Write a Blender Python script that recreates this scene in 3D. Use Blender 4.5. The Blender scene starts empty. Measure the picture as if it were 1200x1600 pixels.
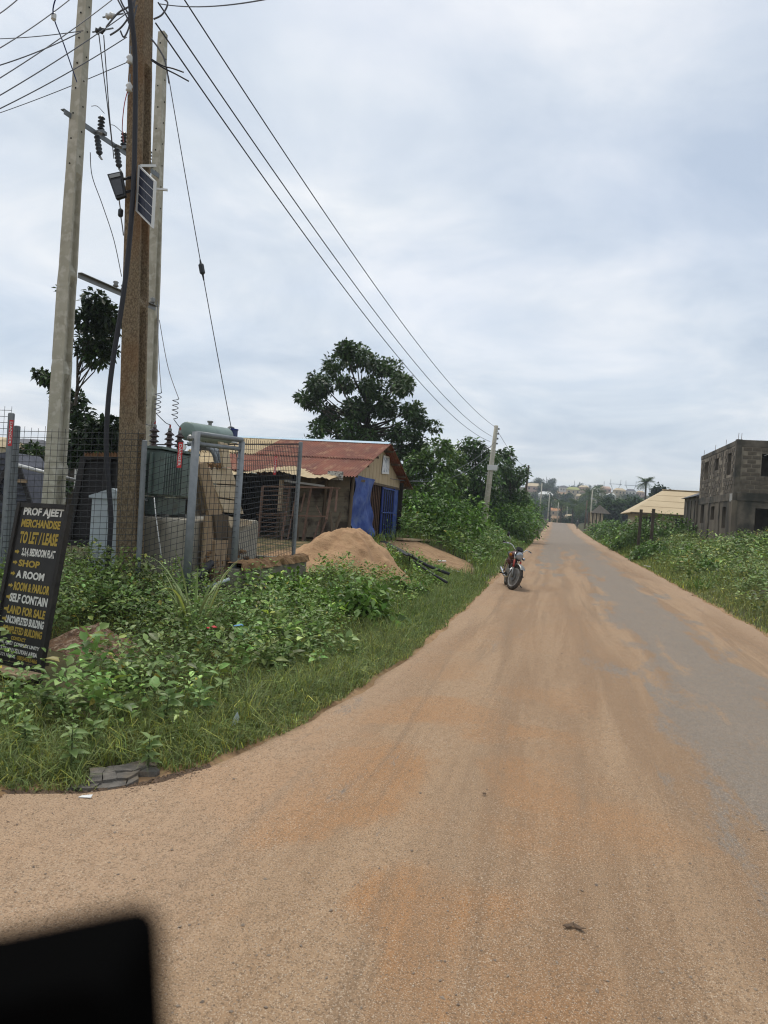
import bpy, bmesh, math, random
import numpy as np
from mathutils import Vector, Matrix

# ------------------------------------------------------------------ camera, sky, sun, exposure
SC = bpy.context.scene
COL = SC.collection
R = math.radians
rng = np.random.default_rng(7)
random.seed(7)

EYE = Vector((0, 0, 1.65))
YAW, ROLL, FPX = R(13.6), R(3.8), 1110.0
c_fw = Vector((-math.sin(YAW), math.cos(YAW), 0))
c_r0 = Vector((math.cos(YAW), math.sin(YAW), 0))
c_u0 = Vector((0, 0, 1))
c_r = math.cos(ROLL) * c_r0 + math.sin(ROLL) * c_u0
c_u = -math.sin(ROLL) * c_r0 + math.cos(ROLL) * c_u0
cam_d = bpy.data.cameras.new('camera')
cam = bpy.data.objects.new('camera', cam_d)
COL.objects.link(cam)
M = Matrix((c_r, c_u, -c_fw)).transposed().to_4x4()
M.translation = EYE
cam.matrix_world = M
cam_d.sensor_fit = 'VERTICAL'
cam_d.sensor_height = 36
cam_d.sensor_width = 27
cam_d.lens = FPX / 1600 * 36
cam_d.clip_start = 0.02
cam_d.clip_end = 5000
cam_d.dof.use_dof = True
cam_d.dof.focus_distance = 13.0
cam_d.dof.aperture_fstop = 6.5
SC.camera = cam

SUN_EL, SUN_AZ = 66.0, -38.0          # azimuth clockwise from +Y
world = bpy.data.worlds.new('World')
SC.world = world
world.use_nodes = True
wn, wl = world.node_tree.nodes, world.node_tree.links
wn.clear()
w_out = wn.new('ShaderNodeOutputWorld')
w_sky = wn.new('ShaderNodeTexSky')
w_sky.sky_type = 'NISHITA'
w_sky.sun_disc = False
w_sky.sun_elevation = R(SUN_EL)
w_sky.sun_rotation = R(SUN_AZ)
w_sky.air_density = 1.0
w_sky.dust_density = 1.6
w_bg1 = wn.new('ShaderNodeBackground')
w_bg1.inputs['Strength'].default_value = 0.105
wl.new(w_sky.outputs[0], w_bg1.inputs['Color'])
w_tc = wn.new('ShaderNodeTexCoord')
w_sep = wn.new('ShaderNodeSeparateXYZ')
wl.new(w_tc.outputs['Generated'], w_sep.inputs[0])
w_za = wn.new('ShaderNodeMath'); w_za.operation = 'MAXIMUM'; w_za.inputs[1].default_value = 0.0
wl.new(w_sep.outputs['Z'], w_za.inputs[0])
w_zb = wn.new('ShaderNodeMath'); w_zb.operation = 'ADD'; w_zb.inputs[1].default_value = 0.16
wl.new(w_za.outputs[0], w_zb.inputs[0])
w_cx = wn.new('ShaderNodeMath'); w_cx.operation = 'DIVIDE'
w_cy = wn.new('ShaderNodeMath'); w_cy.operation = 'DIVIDE'
wl.new(w_sep.outputs['X'], w_cx.inputs[0]); wl.new(w_zb.outputs[0], w_cx.inputs[1])
wl.new(w_sep.outputs['Y'], w_cy.inputs[0]); wl.new(w_zb.outputs[0], w_cy.inputs[1])
w_com = wn.new('ShaderNodeCombineXYZ')
wl.new(w_cx.outputs[0], w_com.inputs[0]); wl.new(w_cy.outputs[0], w_com.inputs[1])
w_com.inputs[2].default_value = 3.7
def wnoise(scale, detail, rough, dist):
    n = wn.new('ShaderNodeTexNoise')
    n.inputs['Scale'].default_value = scale
    n.inputs['Detail'].default_value = detail
    n.inputs['Roughness'].default_value = rough
    n.inputs['Distortion'].default_value = dist
    wl.new(w_com.outputs[0], n.inputs['Vector'])
    return n
def wramp(src, stops):
    r = wn.new('ShaderNodeValToRGB')
    e = r.color_ramp.elements
    while len(e) < len(stops): e.new(0.5)
    for k, (p, c) in enumerate(stops):
        e[k].position = p; e[k].color = (*c, 1)
    wl.new(src, r.inputs[0])
    return r
w_n1 = wnoise(0.62, 7, 0.52, 0.25)
w_n2 = wnoise(1.5, 8, 0.55, 0.4)
# cover: how much of the blue the cloud sheet hides; tone: the sheet's own bright and dull parts
w_cov = wramp(w_n1.outputs['Fac'], [(0.36, (0.66,) * 3), (0.60, (0.98,) * 3)])
w_ton = wramp(w_n2.outputs['Fac'], [(0.34, (0.425, 0.485, 0.56)), (0.50, (0.55, 0.595, 0.645)), (0.66, (0.715, 0.725, 0.735))])
w_bg2 = wn.new('ShaderNodeBackground')
w_bg2.inputs['Strength'].default_value = 1.05
wl.new(w_ton.outputs[0], w_bg2.inputs['Color'])
w_mix = wn.new('ShaderNodeMixShader')
wl.new(w_cov.outputs[0], w_mix.inputs[0])
wl.new(w_bg1.outputs[0], w_mix.inputs[1]); wl.new(w_bg2.outputs[0], w_mix.inputs[2])
wl.new(w_mix.outputs[0], w_out.inputs['Surface'])

sun_d = bpy.data.lights.new('sun', 'SUN')
sun_d.energy = 1.5
sun_d.angle = R(14)
sun_d.color = (1.0, 0.95, 0.87)
sun = bpy.data.objects.new('sun', sun_d)
COL.objects.link(sun)
sd = Vector((math.sin(R(SUN_AZ)) * math.cos(R(SUN_EL)), math.cos(R(SUN_AZ)) * math.cos(R(SUN_EL)), math.sin(R(SUN_EL))))
sun.rotation_euler = sd.to_track_quat('Z', 'Y').to_euler()
sun.location = sd * 60

SC.view_settings.view_transform = 'Standard'
SC.view_settings.look = 'None'
SC.view_settings.exposure = 0.42
SC.view_settings.gamma = 1.0
SC.view_settings.use_curve_mapping = False
SC.render.engine = 'CYCLES'
SC.cycles.use_denoising = True
SC.cycles.filter_width = 1.15
SC.cycles.max_bounces = 6
SC.cycles.transparent_max_bounces = 6
SC.cycles.volume_bounces = 0

# ------------------------------------------------------------------ measuring: photograph pixel (1200x1600) to a point of the place
def ray(px, py): return c_fw + (float(px) - 600) / FPX * c_r + (800 - float(py)) / FPX * c_u
def P(px, py, d): return EYE + ray(px, py) * float(d)
def G(px, py, z=0.0):
    v = ray(px, py); return EYE + v * ((z - EYE.z) / v.z)
def PX(px, py, x):
    v = ray(px, py); return EYE + v * (x / v.x)
def PY(px, py, y):
    v = ray(px, py); return EYE + v * (y / v.y)

def sstep(a, b, t):
    t = np.clip((np.asarray(t, float) - a) / (b - a), 0, 1)
    return t * t * (3 - 2 * t)
_perm = np.random.default_rng(3).random((256, 256))
def vnoise(x, y):
    x = np.asarray(x, float); y = np.asarray(y, float)
    xi = np.floor(x).astype(int); yi = np.floor(y).astype(int)
    fx = x - xi; fy = y - yi
    fx = fx * fx * (3 - 2 * fx); fy = fy * fy * (3 - 2 * fy)
    g = lambda a, b: _perm[a % 256, b % 256]
    return (g(xi, yi) * (1 - fx) + g(xi + 1, yi) * fx) * (1 - fy) + (g(xi, yi + 1) * (1 - fx) + g(xi + 1, yi + 1) * fx) * fy
def fbm(x, y, o=4):
    s, a, t = 0, 0.5, 0
    for k in range(o):
        s = s + a * vnoise(np.asarray(x) * 2 ** k + 17 * k, np.asarray(y) * 2 ** k + 9 * k); t += a; a *= 0.5
    return s / t

# ------------------------------------------------------------------ materials
def mat(name, col, rough=0.8, metal=0.0, col2=None, scale=6.0, detail=6, lo=0.35, hi=0.65, bump=0.0, bscale=40.0,
        spec=0.3, stretch=(1, 1, 1), col3=None, scale3=1.5, lo3=0.5, hi3=0.62, coord='Object'):
    m = bpy.data.materials.new(name); m.use_nodes = True
    n, l = m.node_tree.nodes, m.node_tree.links
    b = n['Principled BSDF']
    b.inputs['Roughness'].default_value = rough
    b.inputs['Metallic'].default_value = metal
    b.inputs['Specular IOR Level'].default_value = spec
    b.inputs['Base Color'].default_value = (*col, 1)
    tc = n.new('ShaderNodeTexCoord'); mp = n.new('ShaderNodeMapping')
    mp.inputs['Scale'].default_value = stretch
    l.new(tc.outputs[coord], mp.inputs['Vector'])
    def noise(s, d):
        t = n.new('ShaderNodeTexNoise'); t.inputs['Scale'].default_value = s; t.inputs['Detail'].default_value = d
        l.new(mp.outputs[0], t.inputs['Vector']); return t
    def ramp(src, lo, hi):
        r = n.new('ShaderNodeMapRange'); r.inputs['From Min'].default_value = lo; r.inputs['From Max'].default_value = hi
        l.new(src, r.inputs['Value']); return r
    last = None
    if col2:
        mx = n.new('ShaderNodeMix'); mx.data_type = 'RGBA'
        mx.inputs['A'].default_value = (*col, 1); mx.inputs['B'].default_value = (*col2, 1)
        l.new(ramp(noise(scale, detail).outputs['Fac'], lo, hi).outputs[0], mx.inputs['Factor'])
        last = mx.outputs['Result']
    if col3:
        mx = n.new('ShaderNodeMix'); mx.data_type = 'RGBA'
        if last: l.new(last, mx.inputs['A'])
        else: mx.inputs['A'].default_value = (*col, 1)
        mx.inputs['B'].default_value = (*col3, 1)
        l.new(ramp(noise(scale3, 7).outputs['Fac'], lo3, hi3).outputs[0], mx.inputs['Factor'])
        last = mx.outputs['Result']
    if last: l.new(last, b.inputs['Base Color'])
    if bump:
        bp = n.new('ShaderNodeBump'); bp.inputs['Strength'].default_value = bump; bp.inputs['Distance'].default_value = 0.02
        l.new(noise(bscale, 5).outputs['Fac'], bp.inputs['Height']); l.new(bp.outputs[0], b.inputs['Normal'])
    return m

def leaf_mat(name, trans=0.3, rough=0.45, spec=0.3):
    m = bpy.data.materials.new(name); m.use_nodes = True
    n, l = m.node_tree.nodes, m.node_tree.links
    b = n['Principled BSDF']
    b.inputs['Roughness'].default_value = rough
    b.inputs['Specular IOR Level'].default_value = spec
    a = n.new('ShaderNodeAttribute'); a.attribute_name = 'tint'
    l.new(a.outputs['Color'], b.inputs['Base Color'])
    t = n.new('ShaderNodeBsdfTranslucent'); l.new(a.outputs['Color'], t.inputs['Color'])
    mx = n.new('ShaderNodeMixShader'); mx.inputs[0].default_value = trans
    l.new(b.outputs[0], mx.inputs[1]); l.new(t.outputs[0], mx.inputs[2])
    l.new(mx.outputs[0], n['Material Output'].inputs['Surface'])
    return m

MT = {
 'concrete': mat('pole_concrete', (0.44, 0.415, 0.335), 0.9, col2=(0.36, 0.335, 0.265), scale=3, col3=(0.50, 0.475, 0.40), scale3=9, bump=0.35, bscale=60),
 'rust_concrete': mat('rusty_pole_concrete', (0.125, 0.092, 0.058), 0.9, col2=(0.255, 0.195, 0.122), scale=55, lo=0.4, hi=0.6, col3=(0.20, 0.095, 0.035), scale3=1.1, lo3=0.5, hi3=0.72, bump=0.8, bscale=70, stretch=(1, 1, 0.6)),
 'hole': mat('hole_shade_paint', (0.02, 0.018, 0.015), 1.0),
 'galv': mat('galvanised_steel', (0.17, 0.185, 0.195), 0.55, 0.35, col2=(0.22, 0.235, 0.245), scale=12, bump=0.05),
 'wire': mat('fence_wire', (0.045, 0.047, 0.05), 0.7, 0.2),
 'blackrub': mat('black_rubber', (0.018, 0.018, 0.02), 0.55),
 'cable': mat('black_cable', (0.025, 0.025, 0.03), 0.6),
 'alu': mat('bare_line_wire', (0.10, 0.10, 0.11), 0.6, 0.2),
 'porc': mat('brown_porcelain', (0.055, 0.025, 0.022), 0.25, col2=(0.03, 0.018, 0.018), spec=0.5),
 'dporc': mat('dark_insulator', (0.025, 0.03, 0.035), 0.35, spec=0.4),
 'trafo': mat('transformer_green', (0.145, 0.195, 0.175), 0.5, col2=(0.115, 0.155, 0.14), scale=5, col3=(0.10, 0.095, 0.07), scale3=4, lo3=0.6, hi3=0.75, spec=0.4),
 'cons': mat('conservator_green', (0.20, 0.27, 0.235), 0.45, col2=(0.17, 0.225, 0.20), scale=6, spec=0.4),
 'blue': mat('blue_breather', (0.02, 0.035, 0.12), 0.3, spec=0.5),
 'feeder': mat('feeder_pillar_paint', (0.42, 0.47, 0.50), 0.5, col2=(0.36, 0.40, 0.43), scale=4, col3=(0.30, 0.30, 0.28), scale3=3, lo3=0.6, hi3=0.8),
 'plinth': mat('stained_plaster', (0.44, 0.405, 0.335), 0.95, col2=(0.27, 0.245, 0.19), scale=2.2, col3=(0.13, 0.115, 0.085), scale3=1.7, lo3=0.52, hi3=0.72, bump=0.3, bscale=30, stretch=(1, 1, 0.5)),
 'lowwall': mat('low_wall_concrete', (0.22, 0.20, 0.155), 0.95, col2=(0.15, 0.135, 0.10), scale=3, bump=0.4, bscale=25),
 'earth': mat('crumbled_earth', (0.25, 0.155, 0.075), 0.95, col2=(0.16, 0.09, 0.045), scale=9, bump=0.9, bscale=22),
 'laterite': mat('laterite_heap', (0.20, 0.115, 0.065), 0.95, col2=(0.12, 0.07, 0.045), scale=14, col3=(0.32, 0.23, 0.16), scale3=22, bump=0.9, bscale=40),
 'wood': mat('weathered_board', (0.42, 0.31, 0.195), 0.9, col2=(0.29, 0.20, 0.12), scale=5, bump=0.3, bscale=30, stretch=(1, 4, 1)),
 'wood2': mat('pale_board', (0.60, 0.49, 0.34), 0.9, col2=(0.48, 0.375, 0.25), scale=6, bump=0.3, bscale=30),
 'oldwood': mat('old_grey_wood', (0.14, 0.105, 0.07), 0.9, col2=(0.085, 0.062, 0.042), scale=7, bump=0.3, stretch=(1, 1, 0.2)),
 'darkwood': mat('dark_wood', (0.05, 0.038, 0.028), 0.9, col2=(0.08, 0.06, 0.045), scale=5),
 'planks': mat('cut_planks', (0.46, 0.37, 0.24), 0.85, col2=(0.36, 0.27, 0.16), scale=8),
 'signblk': mat('sign_black', (0.014, 0.013, 0.013), 0.55, col2=(0.022, 0.02, 0.019), scale=8, spec=0.3),
 'signframe': mat('sign_frame', (0.016, 0.014, 0.013), 0.7, col2=(0.03, 0.026, 0.022), scale=14, bump=0.2),
 'signwhite': mat('sign_white', (0.68, 0.67, 0.62), 0.7, col2=(0.55, 0.54, 0.49), scale=30),
 'signyel': mat('sign_yellow', (0.42, 0.30, 0.055), 0.7, col2=(0.33, 0.235, 0.04), scale=30),
 'danger': mat('danger_red', (0.52, 0.04, 0.045), 0.5),
 'white': mat('white_paint', (0.72, 0.72, 0.70), 0.6, col2=(0.62, 0.62, 0.60), scale=8),
 'cell': mat('solar_cell', (0.02, 0.024, 0.042), 0.35, spec=0.3),
 'alframe': mat('alu_frame', (0.62, 0.62, 0.60), 0.5, 0.2),
 'flood': mat('floodlight_body', (0.015, 0.016, 0.018), 0.45),
 'lens': mat('floodlight_glass', (0.02, 0.022, 0.028), 0.12, spec=0.5),
 'redroof': mat('red_roof_sheet', (0.25, 0.088, 0.052), 0.75, col2=(0.17, 0.064, 0.044), scale=2.2, col3=(0.31, 0.17, 0.10), scale3=5, lo3=0.52, hi3=0.72, stretch=(1, 0.4, 1)),
 'tanroof': mat('tan_roof_sheet', (0.50, 0.39, 0.225), 0.7, col2=(0.43, 0.33, 0.19), scale=2.5),
 'tanroof2': mat('cream_house_roof', (0.54, 0.43, 0.27), 0.7, col2=(0.48, 0.375, 0.23), scale=0.6),
 'bluecap': mat('pale_ridge_cap', (0.35, 0.50, 0.60), 0.6, col2=(0.45, 0.55, 0.62), scale=4),
 'gable': mat('gable_board', (0.46, 0.37, 0.245), 0.9, col2=(0.36, 0.28, 0.17), scale=3, stretch=(1, 6, 0.4)),
 'tarp': mat('blue_tarp', (0.028, 0.058, 0.23), 0.7, col2=(0.06, 0.11, 0.32), scale=5, col3=(0.10, 0.14, 0.27), scale3=2.5, lo3=0.52, hi3=0.7, bump=0.5, bscale=9),
 'bluesteel': mat('blue_steel', (0.018, 0.04, 0.19), 0.5, col2=(0.025, 0.05, 0.23), scale=6),
 'oldsheet': mat('old_wall_sheet', (0.27, 0.23, 0.165), 0.85, col2=(0.19, 0.16, 0.115), scale=3, col3=(0.08, 0.06, 0.045), scale3=2.5),
 'dark': mat('painted_interior_shade', (0.03, 0.025, 0.02), 1.0),  # near-black colour stands in for the shade inside shed and hut
 'ruststeel': mat('rusty_steel', (0.19, 0.115, 0.08), 0.8, 0.0, col2=(0.13, 0.078, 0.055), scale=9, bump=0.2),
 'block': mat('sandcrete_block', (0.155, 0.125, 0.093), 0.95, col2=(0.105, 0.085, 0.065), scale=2.5, col3=(0.055, 0.05, 0.04), scale3=0.75, lo3=0.46, hi3=0.66, bump=0.5, bscale=18, stretch=(1, 1, 0.4)),
 'mortar': mat('mortar', (0.165, 0.135, 0.10), 0.95, col2=(0.10, 0.082, 0.062), scale=1.6, col3=(0.05, 0.043, 0.034), scale3=0.8, lo3=0.48, hi3=0.66, bump=0.4, bscale=14, stretch=(1, 1, 0.35)),
 'joint': mat('mortar_joint', (0.26, 0.22, 0.17), 0.95, col2=(0.11, 0.092, 0.07), scale=0.9, lo=0.42, hi=0.58, bump=0.4, bscale=14),
 'ringbeam': mat('ring_beam', (0.165, 0.138, 0.105), 0.95, col2=(0.085, 0.072, 0.056), scale=1.8, col3=(0.045, 0.042, 0.034), scale3=0.8, lo3=0.45, hi3=0.62, bump=0.4, bscale=14),
 'pale': mat('pale_patch', (0.36, 0.35, 0.33), 0.9),
 'cream': mat('cream_wall', (0.50, 0.42, 0.28), 0.9, col2=(0.44, 0.36, 0.24), scale=1),
 'pinkwall': mat('pink_wall', (0.50, 0.35, 0.27), 0.9),
 'whitewall': mat('pale_wall', (0.60, 0.58, 0.53), 0.9),
 'window': mat('far_window', (0.05, 0.05, 0.055), 0.4),
 'whiteroof': mat('white_roof', (0.62, 0.62, 0.58), 0.7),
 'orangeroof': mat('orange_roof', (0.48, 0.23, 0.10), 0.8),
 'greyroof': mat('grey_roof', (0.13, 0.13, 0.14), 0.8, col2=(0.10, 0.10, 0.11), scale=1),
 'greenroof': mat('moss_roof', (0.33, 0.34, 0.13), 0.8),
 'thatch': mat('grey_thatch', (0.12, 0.105, 0.085), 1.0, col2=(0.08, 0.07, 0.058), scale=3),
 'bark': mat('bark', (0.085, 0.07, 0.052), 0.95, col2=(0.05, 0.042, 0.032), scale=8, bump=0.5, stretch=(1, 1, 0.3)),
 'stem': mat('green_stem', (0.07, 0.10, 0.035), 0.7),
 'twig': mat('dry_twig', (0.15, 0.12, 0.085), 0.95, col2=(0.08, 0.062, 0.045), scale=5),
 'tyre': mat('tyre_rubber', (0.03, 0.028, 0.026), 0.9, col2=(0.085, 0.068, 0.05), scale=12),
 'chrome': mat('chrome', (0.55, 0.55, 0.55), 0.22, 0.9),
 'rim': mat('wheel_rim', (0.34, 0.33, 0.31), 0.5, 0.1, col2=(0.24, 0.21, 0.18), scale=14),
 'dullmetal': mat('dull_metal', (0.22, 0.22, 0.21), 0.45, 0.6),
 'redpaint': mat('dark_red_paint', (0.075, 0.012, 0.011), 0.5, col2=(0.12, 0.07, 0.045), scale=9, lo=0.5, hi=0.75, spec=0.4),
 'forkred': mat('fork_red', (0.35, 0.05, 0.035), 0.4),
 'seatblk': mat('seat_black', (0.018, 0.017, 0.017), 0.6),
 'lampglass': mat('lamp_glass', (0.36, 0.39, 0.43), 0.15, 0.5, spec=0.6),
 'amber': mat('amber_lens', (0.45, 0.16, 0.02), 0.3),
 'kioskblk': mat('kiosk_black', (0.018, 0.017, 0.018), 0.6, col2=(0.03, 0.027, 0.026), scale=6),
 'kioskmesh': mat('kiosk_mesh', (0.035, 0.033, 0.034), 0.7),
 'greysheet': mat('grey_slate_sheet', (0.11, 0.115, 0.14), 0.7, col2=(0.075, 0.08, 0.10), scale=9),
 'rustedge': mat('rust_edge', (0.30, 0.17, 0.09), 0.9, col2=(0.2, 0.1, 0.06), scale=14),
 'printblue': mat('blue_print', (0.03, 0.05, 0.30), 0.7, col2=(0.45, 0.48, 0.55), scale=45, lo=0.5, hi=0.56),
 'poster': mat('poster_print', (0.62, 0.64, 0.66), 0.6, col2=(0.22, 0.26, 0.32), scale=9, lo=0.5, hi=0.62),
 'smallsign': mat('weathered_sign', (0.45, 0.44, 0.40), 0.8, col2=(0.14, 0.13, 0.12), scale=22, lo=0.48, hi=0.6),
 'asphalt_slab': mat('broken_asphalt', (0.185, 0.165, 0.142), 0.9, col2=(0.10, 0.092, 0.082), scale=14, col3=(0.17, 0.14, 0.105), scale3=6, bump=0.6, bscale=90),
 'mulch': mat('dark_rubble', (0.09, 0.062, 0.042), 0.95, col2=(0.15, 0.10, 0.065), scale=25),
 'stone': mat('pebble', (0.30, 0.24, 0.18), 0.9, col2=(0.18, 0.14, 0.11), scale=9),
 'litter': mat('white_litter', (0.70, 0.70, 0.68), 0.6),
 'litterblue': mat('blue_litter', (0.12, 0.28, 0.50), 0.5),
 'litterpale': mat('pale_litter', (0.40, 0.46, 0.46), 0.5),
 'carblack': mat('car_black_plastic', (0.003, 0.003, 0.003), 0.9, spec=0.0),
 'pylon': mat('pylon_steel', (0.16, 0.17, 0.18), 0.7),
 'skin': mat('skin', (0.07, 0.04, 0.028), 0.6),
 'shirt': mat('dark_shirt', (0.03, 0.032, 0.035), 0.9),
 'cap': mat('pale_cap', (0.45, 0.47, 0.42), 0.9),
 'leaf': leaf_mat('leaf', 0.22), 'grass': leaf_mat('grass_blade', 0.25, 0.5),
 'farleaf': leaf_mat('far_leaf', 0.2, 0.7, 0.1),
}

# ------------------------------------------------------------------ mesh helpers
def woff(o):
    v = Vector((0, 0, 0))
    while o is not None: v = v + o.location; o = o.parent
    return v
class MB:
    def __init__(s): s.v, s.f = [], []
    def add(s, vs, fs):
        o = len(s.v); s.v += [tuple(map(float, q)) for q in vs]; s.f += [tuple(o + i for i in f) for f in fs]; return s
    def box(s, c, size, rz=0.0, B=None):
        hx, hy, hz = size[0] / 2, size[1] / 2, size[2] / 2
        B = B or Matrix.Rotation(rz, 3, 'Z'); c = Vector(c)
        vs = [c + B @ Vector((x, y, z)) for z in (-hz, hz) for x, y in ((-hx, -hy), (hx, -hy), (hx, hy), (-hx, hy))]
        return s.add(vs, [(3, 2, 1, 0), (4, 5, 6, 7), (0, 1, 5, 4), (1, 2, 6, 5), (2, 3, 7, 6), (3, 0, 4, 7)])
    def beam(s, a, b, w, h, up=(0, 0, 1)):
        a, b = Vector(a), Vector(b); z = (b - a).normalized(); up = Vector(up)
        if abs(z.dot(up)) > 0.98: up = Vector((0, 1, 0))
        x = up.cross(z).normalized(); y = z.cross(x)
        B = Matrix((x, y, z)).transposed()
        return s.box((a + b) / 2, (w, h, (b - a).length), B=B)
    def tube(s, pts, r, n=6, caps=True):
        pts = [Vector(p) for p in pts]; m = len(pts)
        rr = r if isinstance(r, (list, tuple)) else [r] * m
        t0 = (pts[1] - pts[0]).normalized()
        ref = Vector((0, 0, 1)) if abs(t0.z) < 0.9 else Vector((1, 0, 0))
        x = ref.cross(t0).normalized(); vs = []
        for i, p in enumerate(pts):
            t = (pts[min(i + 1, m - 1)] - pts[max(i - 1, 0)]).normalized()
            x = (x - t * x.dot(t)).normalized(); y = t.cross(x)
            for k in range(n):
                a = 2 * math.pi * k / n
                vs.append(p + (x * math.cos(a) + y * math.sin(a)) * rr[i])
        fs = [(i * n + k, i * n + (k + 1) % n, (i + 1) * n + (k + 1) % n, (i + 1) * n + k) for i in range(m - 1) for k in range(n)]
        if caps: fs += [tuple(range(n - 1, -1, -1)), tuple((m - 1) * n + k for k in range(n))]
        return s.add(vs, fs)
    def lathe(s, c, prof, n=14, axis=(0, 0, 1)):
        z = Vector(axis).normalized(); ref = Vector((1, 0, 0)) if abs(z.x) < 0.8 else Vector((0, 1, 0))
        x = ref.cross(z).normalized(); y = z.cross(x); c = Vector(c); vs = []
        for r, h in prof:
            for k in range(n):
                a = 2 * math.pi * k / n; vs.append(c + z * h + (x * math.cos(a) + y * math.sin(a)) * r)
        m = len(prof)
        fs = [(i * n + k, i * n + (k + 1) % n, (i + 1) * n + (k + 1) % n, (i + 1) * n + k) for i in range(m - 1) for k in range(n)]
        fs += [tuple(range(n - 1, -1, -1)), tuple((m - 1) * n + k for k in range(n))]
        return s.add(vs, fs)
    def prism(s, pts, off):
        pts = [Vector(p) for p in pts]; off = Vector(off); n = len(pts)
        fs = [tuple(range(n)), tuple(range(2 * n - 1, n - 1, -1))] + [(k, n + k, n + (k + 1) % n, (k + 1) % n) for k in range(n)]
        return s.add(pts + [p + off for p in pts], fs)
    def build(s, name, m, parent=None, smooth=False, bevel=0.0):
        o0 = woff(parent)
        me = bpy.data.meshes.new(name)
        me.from_pydata([(a - o0.x, b - o0.y, c - o0.z) for a, b, c in s.v], [], s.f)
        bm = bmesh.new(); bm.from_mesh(me); bmesh.ops.recalc_face_normals(bm, faces=bm.faces)
        if bevel: bmesh.ops.bevel(bm, geom=list(bm.edges), offset=bevel, segments=2, affect='EDGES', profile=0.6)
        bm.to_mesh(me); bm.free()
        if smooth: me.polygons.foreach_set('use_smooth', [True] * len(me.polygons))
        me.materials.append(MT[m] if isinstance(m, str) else m)
        o = bpy.data.objects.new(name, me); COL.objects.link(o)
        if parent is not None: o.parent = parent
        return o

def tag(o, label=None, cat=None, group=None, kind=None):
    if label: o['label'] = label
    if cat: o['category'] = cat
    if group: o['group'] = group
    if kind: o['kind'] = kind
    elif cat: o['kind'] = 'thing'
    return o
def thing(name, loc, label, cat, group=None):
    o = bpy.data.objects.new(name, None); COL.objects.link(o)
    o.location = loc; o.empty_display_size = 0.2
    return tag(o, label, cat, group)
def copy_tree(o, parent=None):
    c = o.copy(); COL.objects.link(c)
    if parent is not None: c.parent = parent
    for ch in o.children: copy_tree(ch, c)
    return c
def mesh_np(name, V, Fv, counts, m, tint=None, parent=None, smooth=False):
    """V (n,3); Fv flat vertex indices; counts per face."""
    me = bpy.data.meshes.new(name)
    V = np.asarray(V, np.float32)
    if parent is not None: V = V - np.array(woff(parent), np.float32)
    me.vertices.add(len(V)); me.vertices.foreach_set('co', V.ravel())
    Fv = np.asarray(Fv, np.int32).ravel(); counts = np.asarray(counts, np.int32)
    me.loops.add(len(Fv)); me.loops.foreach_set('vertex_index', Fv)
    me.polygons.add(len(counts))
    me.polygons.foreach_set('loop_start', np.concatenate([[0], np.cumsum(counts)[:-1]]).astype(np.int32))
    me.polygons.foreach_set('loop_total', counts)
    if smooth: me.polygons.foreach_set('use_smooth', np.ones(len(counts), bool))
    if tint is not None:
        a = me.attributes.new('tint', 'FLOAT_COLOR', 'POINT')
        a.data.foreach_set('color', np.concatenate([tint, np.ones((len(tint), 1))], 1).astype(np.float32).ravel())
    me.update(calc_edges=True); me.validate()
    me.materials.append(MT[m] if isinstance(m, str) else m)
    o = bpy.data.objects.new(name, me); COL.objects.link(o)
    if parent is not None: o.parent = parent
    return o

def leaf_arrays(base, dirv, length, width, droop=0.15, shape=4):
    """flat leaves: base (n,3), unit dirv (n,3); shape 4 = folded diamond, 6 = long six-sided leaf"""
    n = len(base)
    up = np.tile([0, 0, 1.0], (n, 1))
    side = np.cross(dirv, up); sl = np.linalg.norm(side, axis=1, keepdims=True); sl[sl < 1e-4] = 1; side = side / sl
    rollv = rng.normal(0, 0.45, (n, 1))
    nrm = np.cross(side, dirv)
    side = side * np.cos(rollv) + nrm * np.sin(rollv)
    L = length[:, None]; W = width[:, None]
    dz = np.array([0, 0, 1.0])
    if shape == 4:
        V = np.stack([base, base + dirv * L * 0.45 + side * W * 0.5, base + dirv * L - dz * L * droop, base + dirv * L * 0.45 - side * W * 0.5], 1)
        F = (np.arange(n)[:, None] * 4 + np.array([0, 1, 2, 0, 2, 3])).reshape(-1); C = np.full(2 * n, 3)
        k = 4
    else:
        fold = np.cross(side, dirv) * W * 0.18
        V = np.stack([base, base + dirv * L * 0.28 + side * W * 0.46 + fold, base + dirv * L * 0.62 + side * W * 0.40 + fold - dz * L * droop * 0.4,
                      base + dirv * L - dz * L * droop, base + dirv * L * 0.62 - side * W * 0.40 + fold - dz * L * droop * 0.4, base + dirv * L * 0.28 - side * W * 0.46 + fold,
                      base + dirv * L * 0.45 - dz * L * droop * 0.15], 1)
        F = (np.arange(n)[:, None] * 7 + np.array([0, 1, 6, 1, 2, 6, 2, 3, 6, 3, 4, 6, 4, 5, 6, 5, 0, 6])).reshape(-1); C = np.full(6 * n, 3)
        k = 7
    return V.reshape(-1, 3), F, C, k
def rand_dirs(n, up=0.3):
    d = rng.normal(0, 1, (n, 3)); d[:, 2] = d[:, 2] * 0.6 + up
    return d / np.linalg.norm(d, axis=1, keepdims=True)
def tints(n, base, var=0.25, yellow=0.1, k=1):
    b = np.array(base)
    f = np.exp(rng.normal(0, var, (n, 1)))
    t = b * f * np.array([1.24, 1.22, 0.78]) * np.exp(rng.normal(0, 0.05, (n, 3)))
    y = (rng.random((n, 1)) < yellow)
    t = np.where(y, t * np.array([1.65, 1.35, 0.85]), t)
    return np.repeat(np.clip(t, 0, 0.8), k, 0)
HAZE = 0.0005

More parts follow.
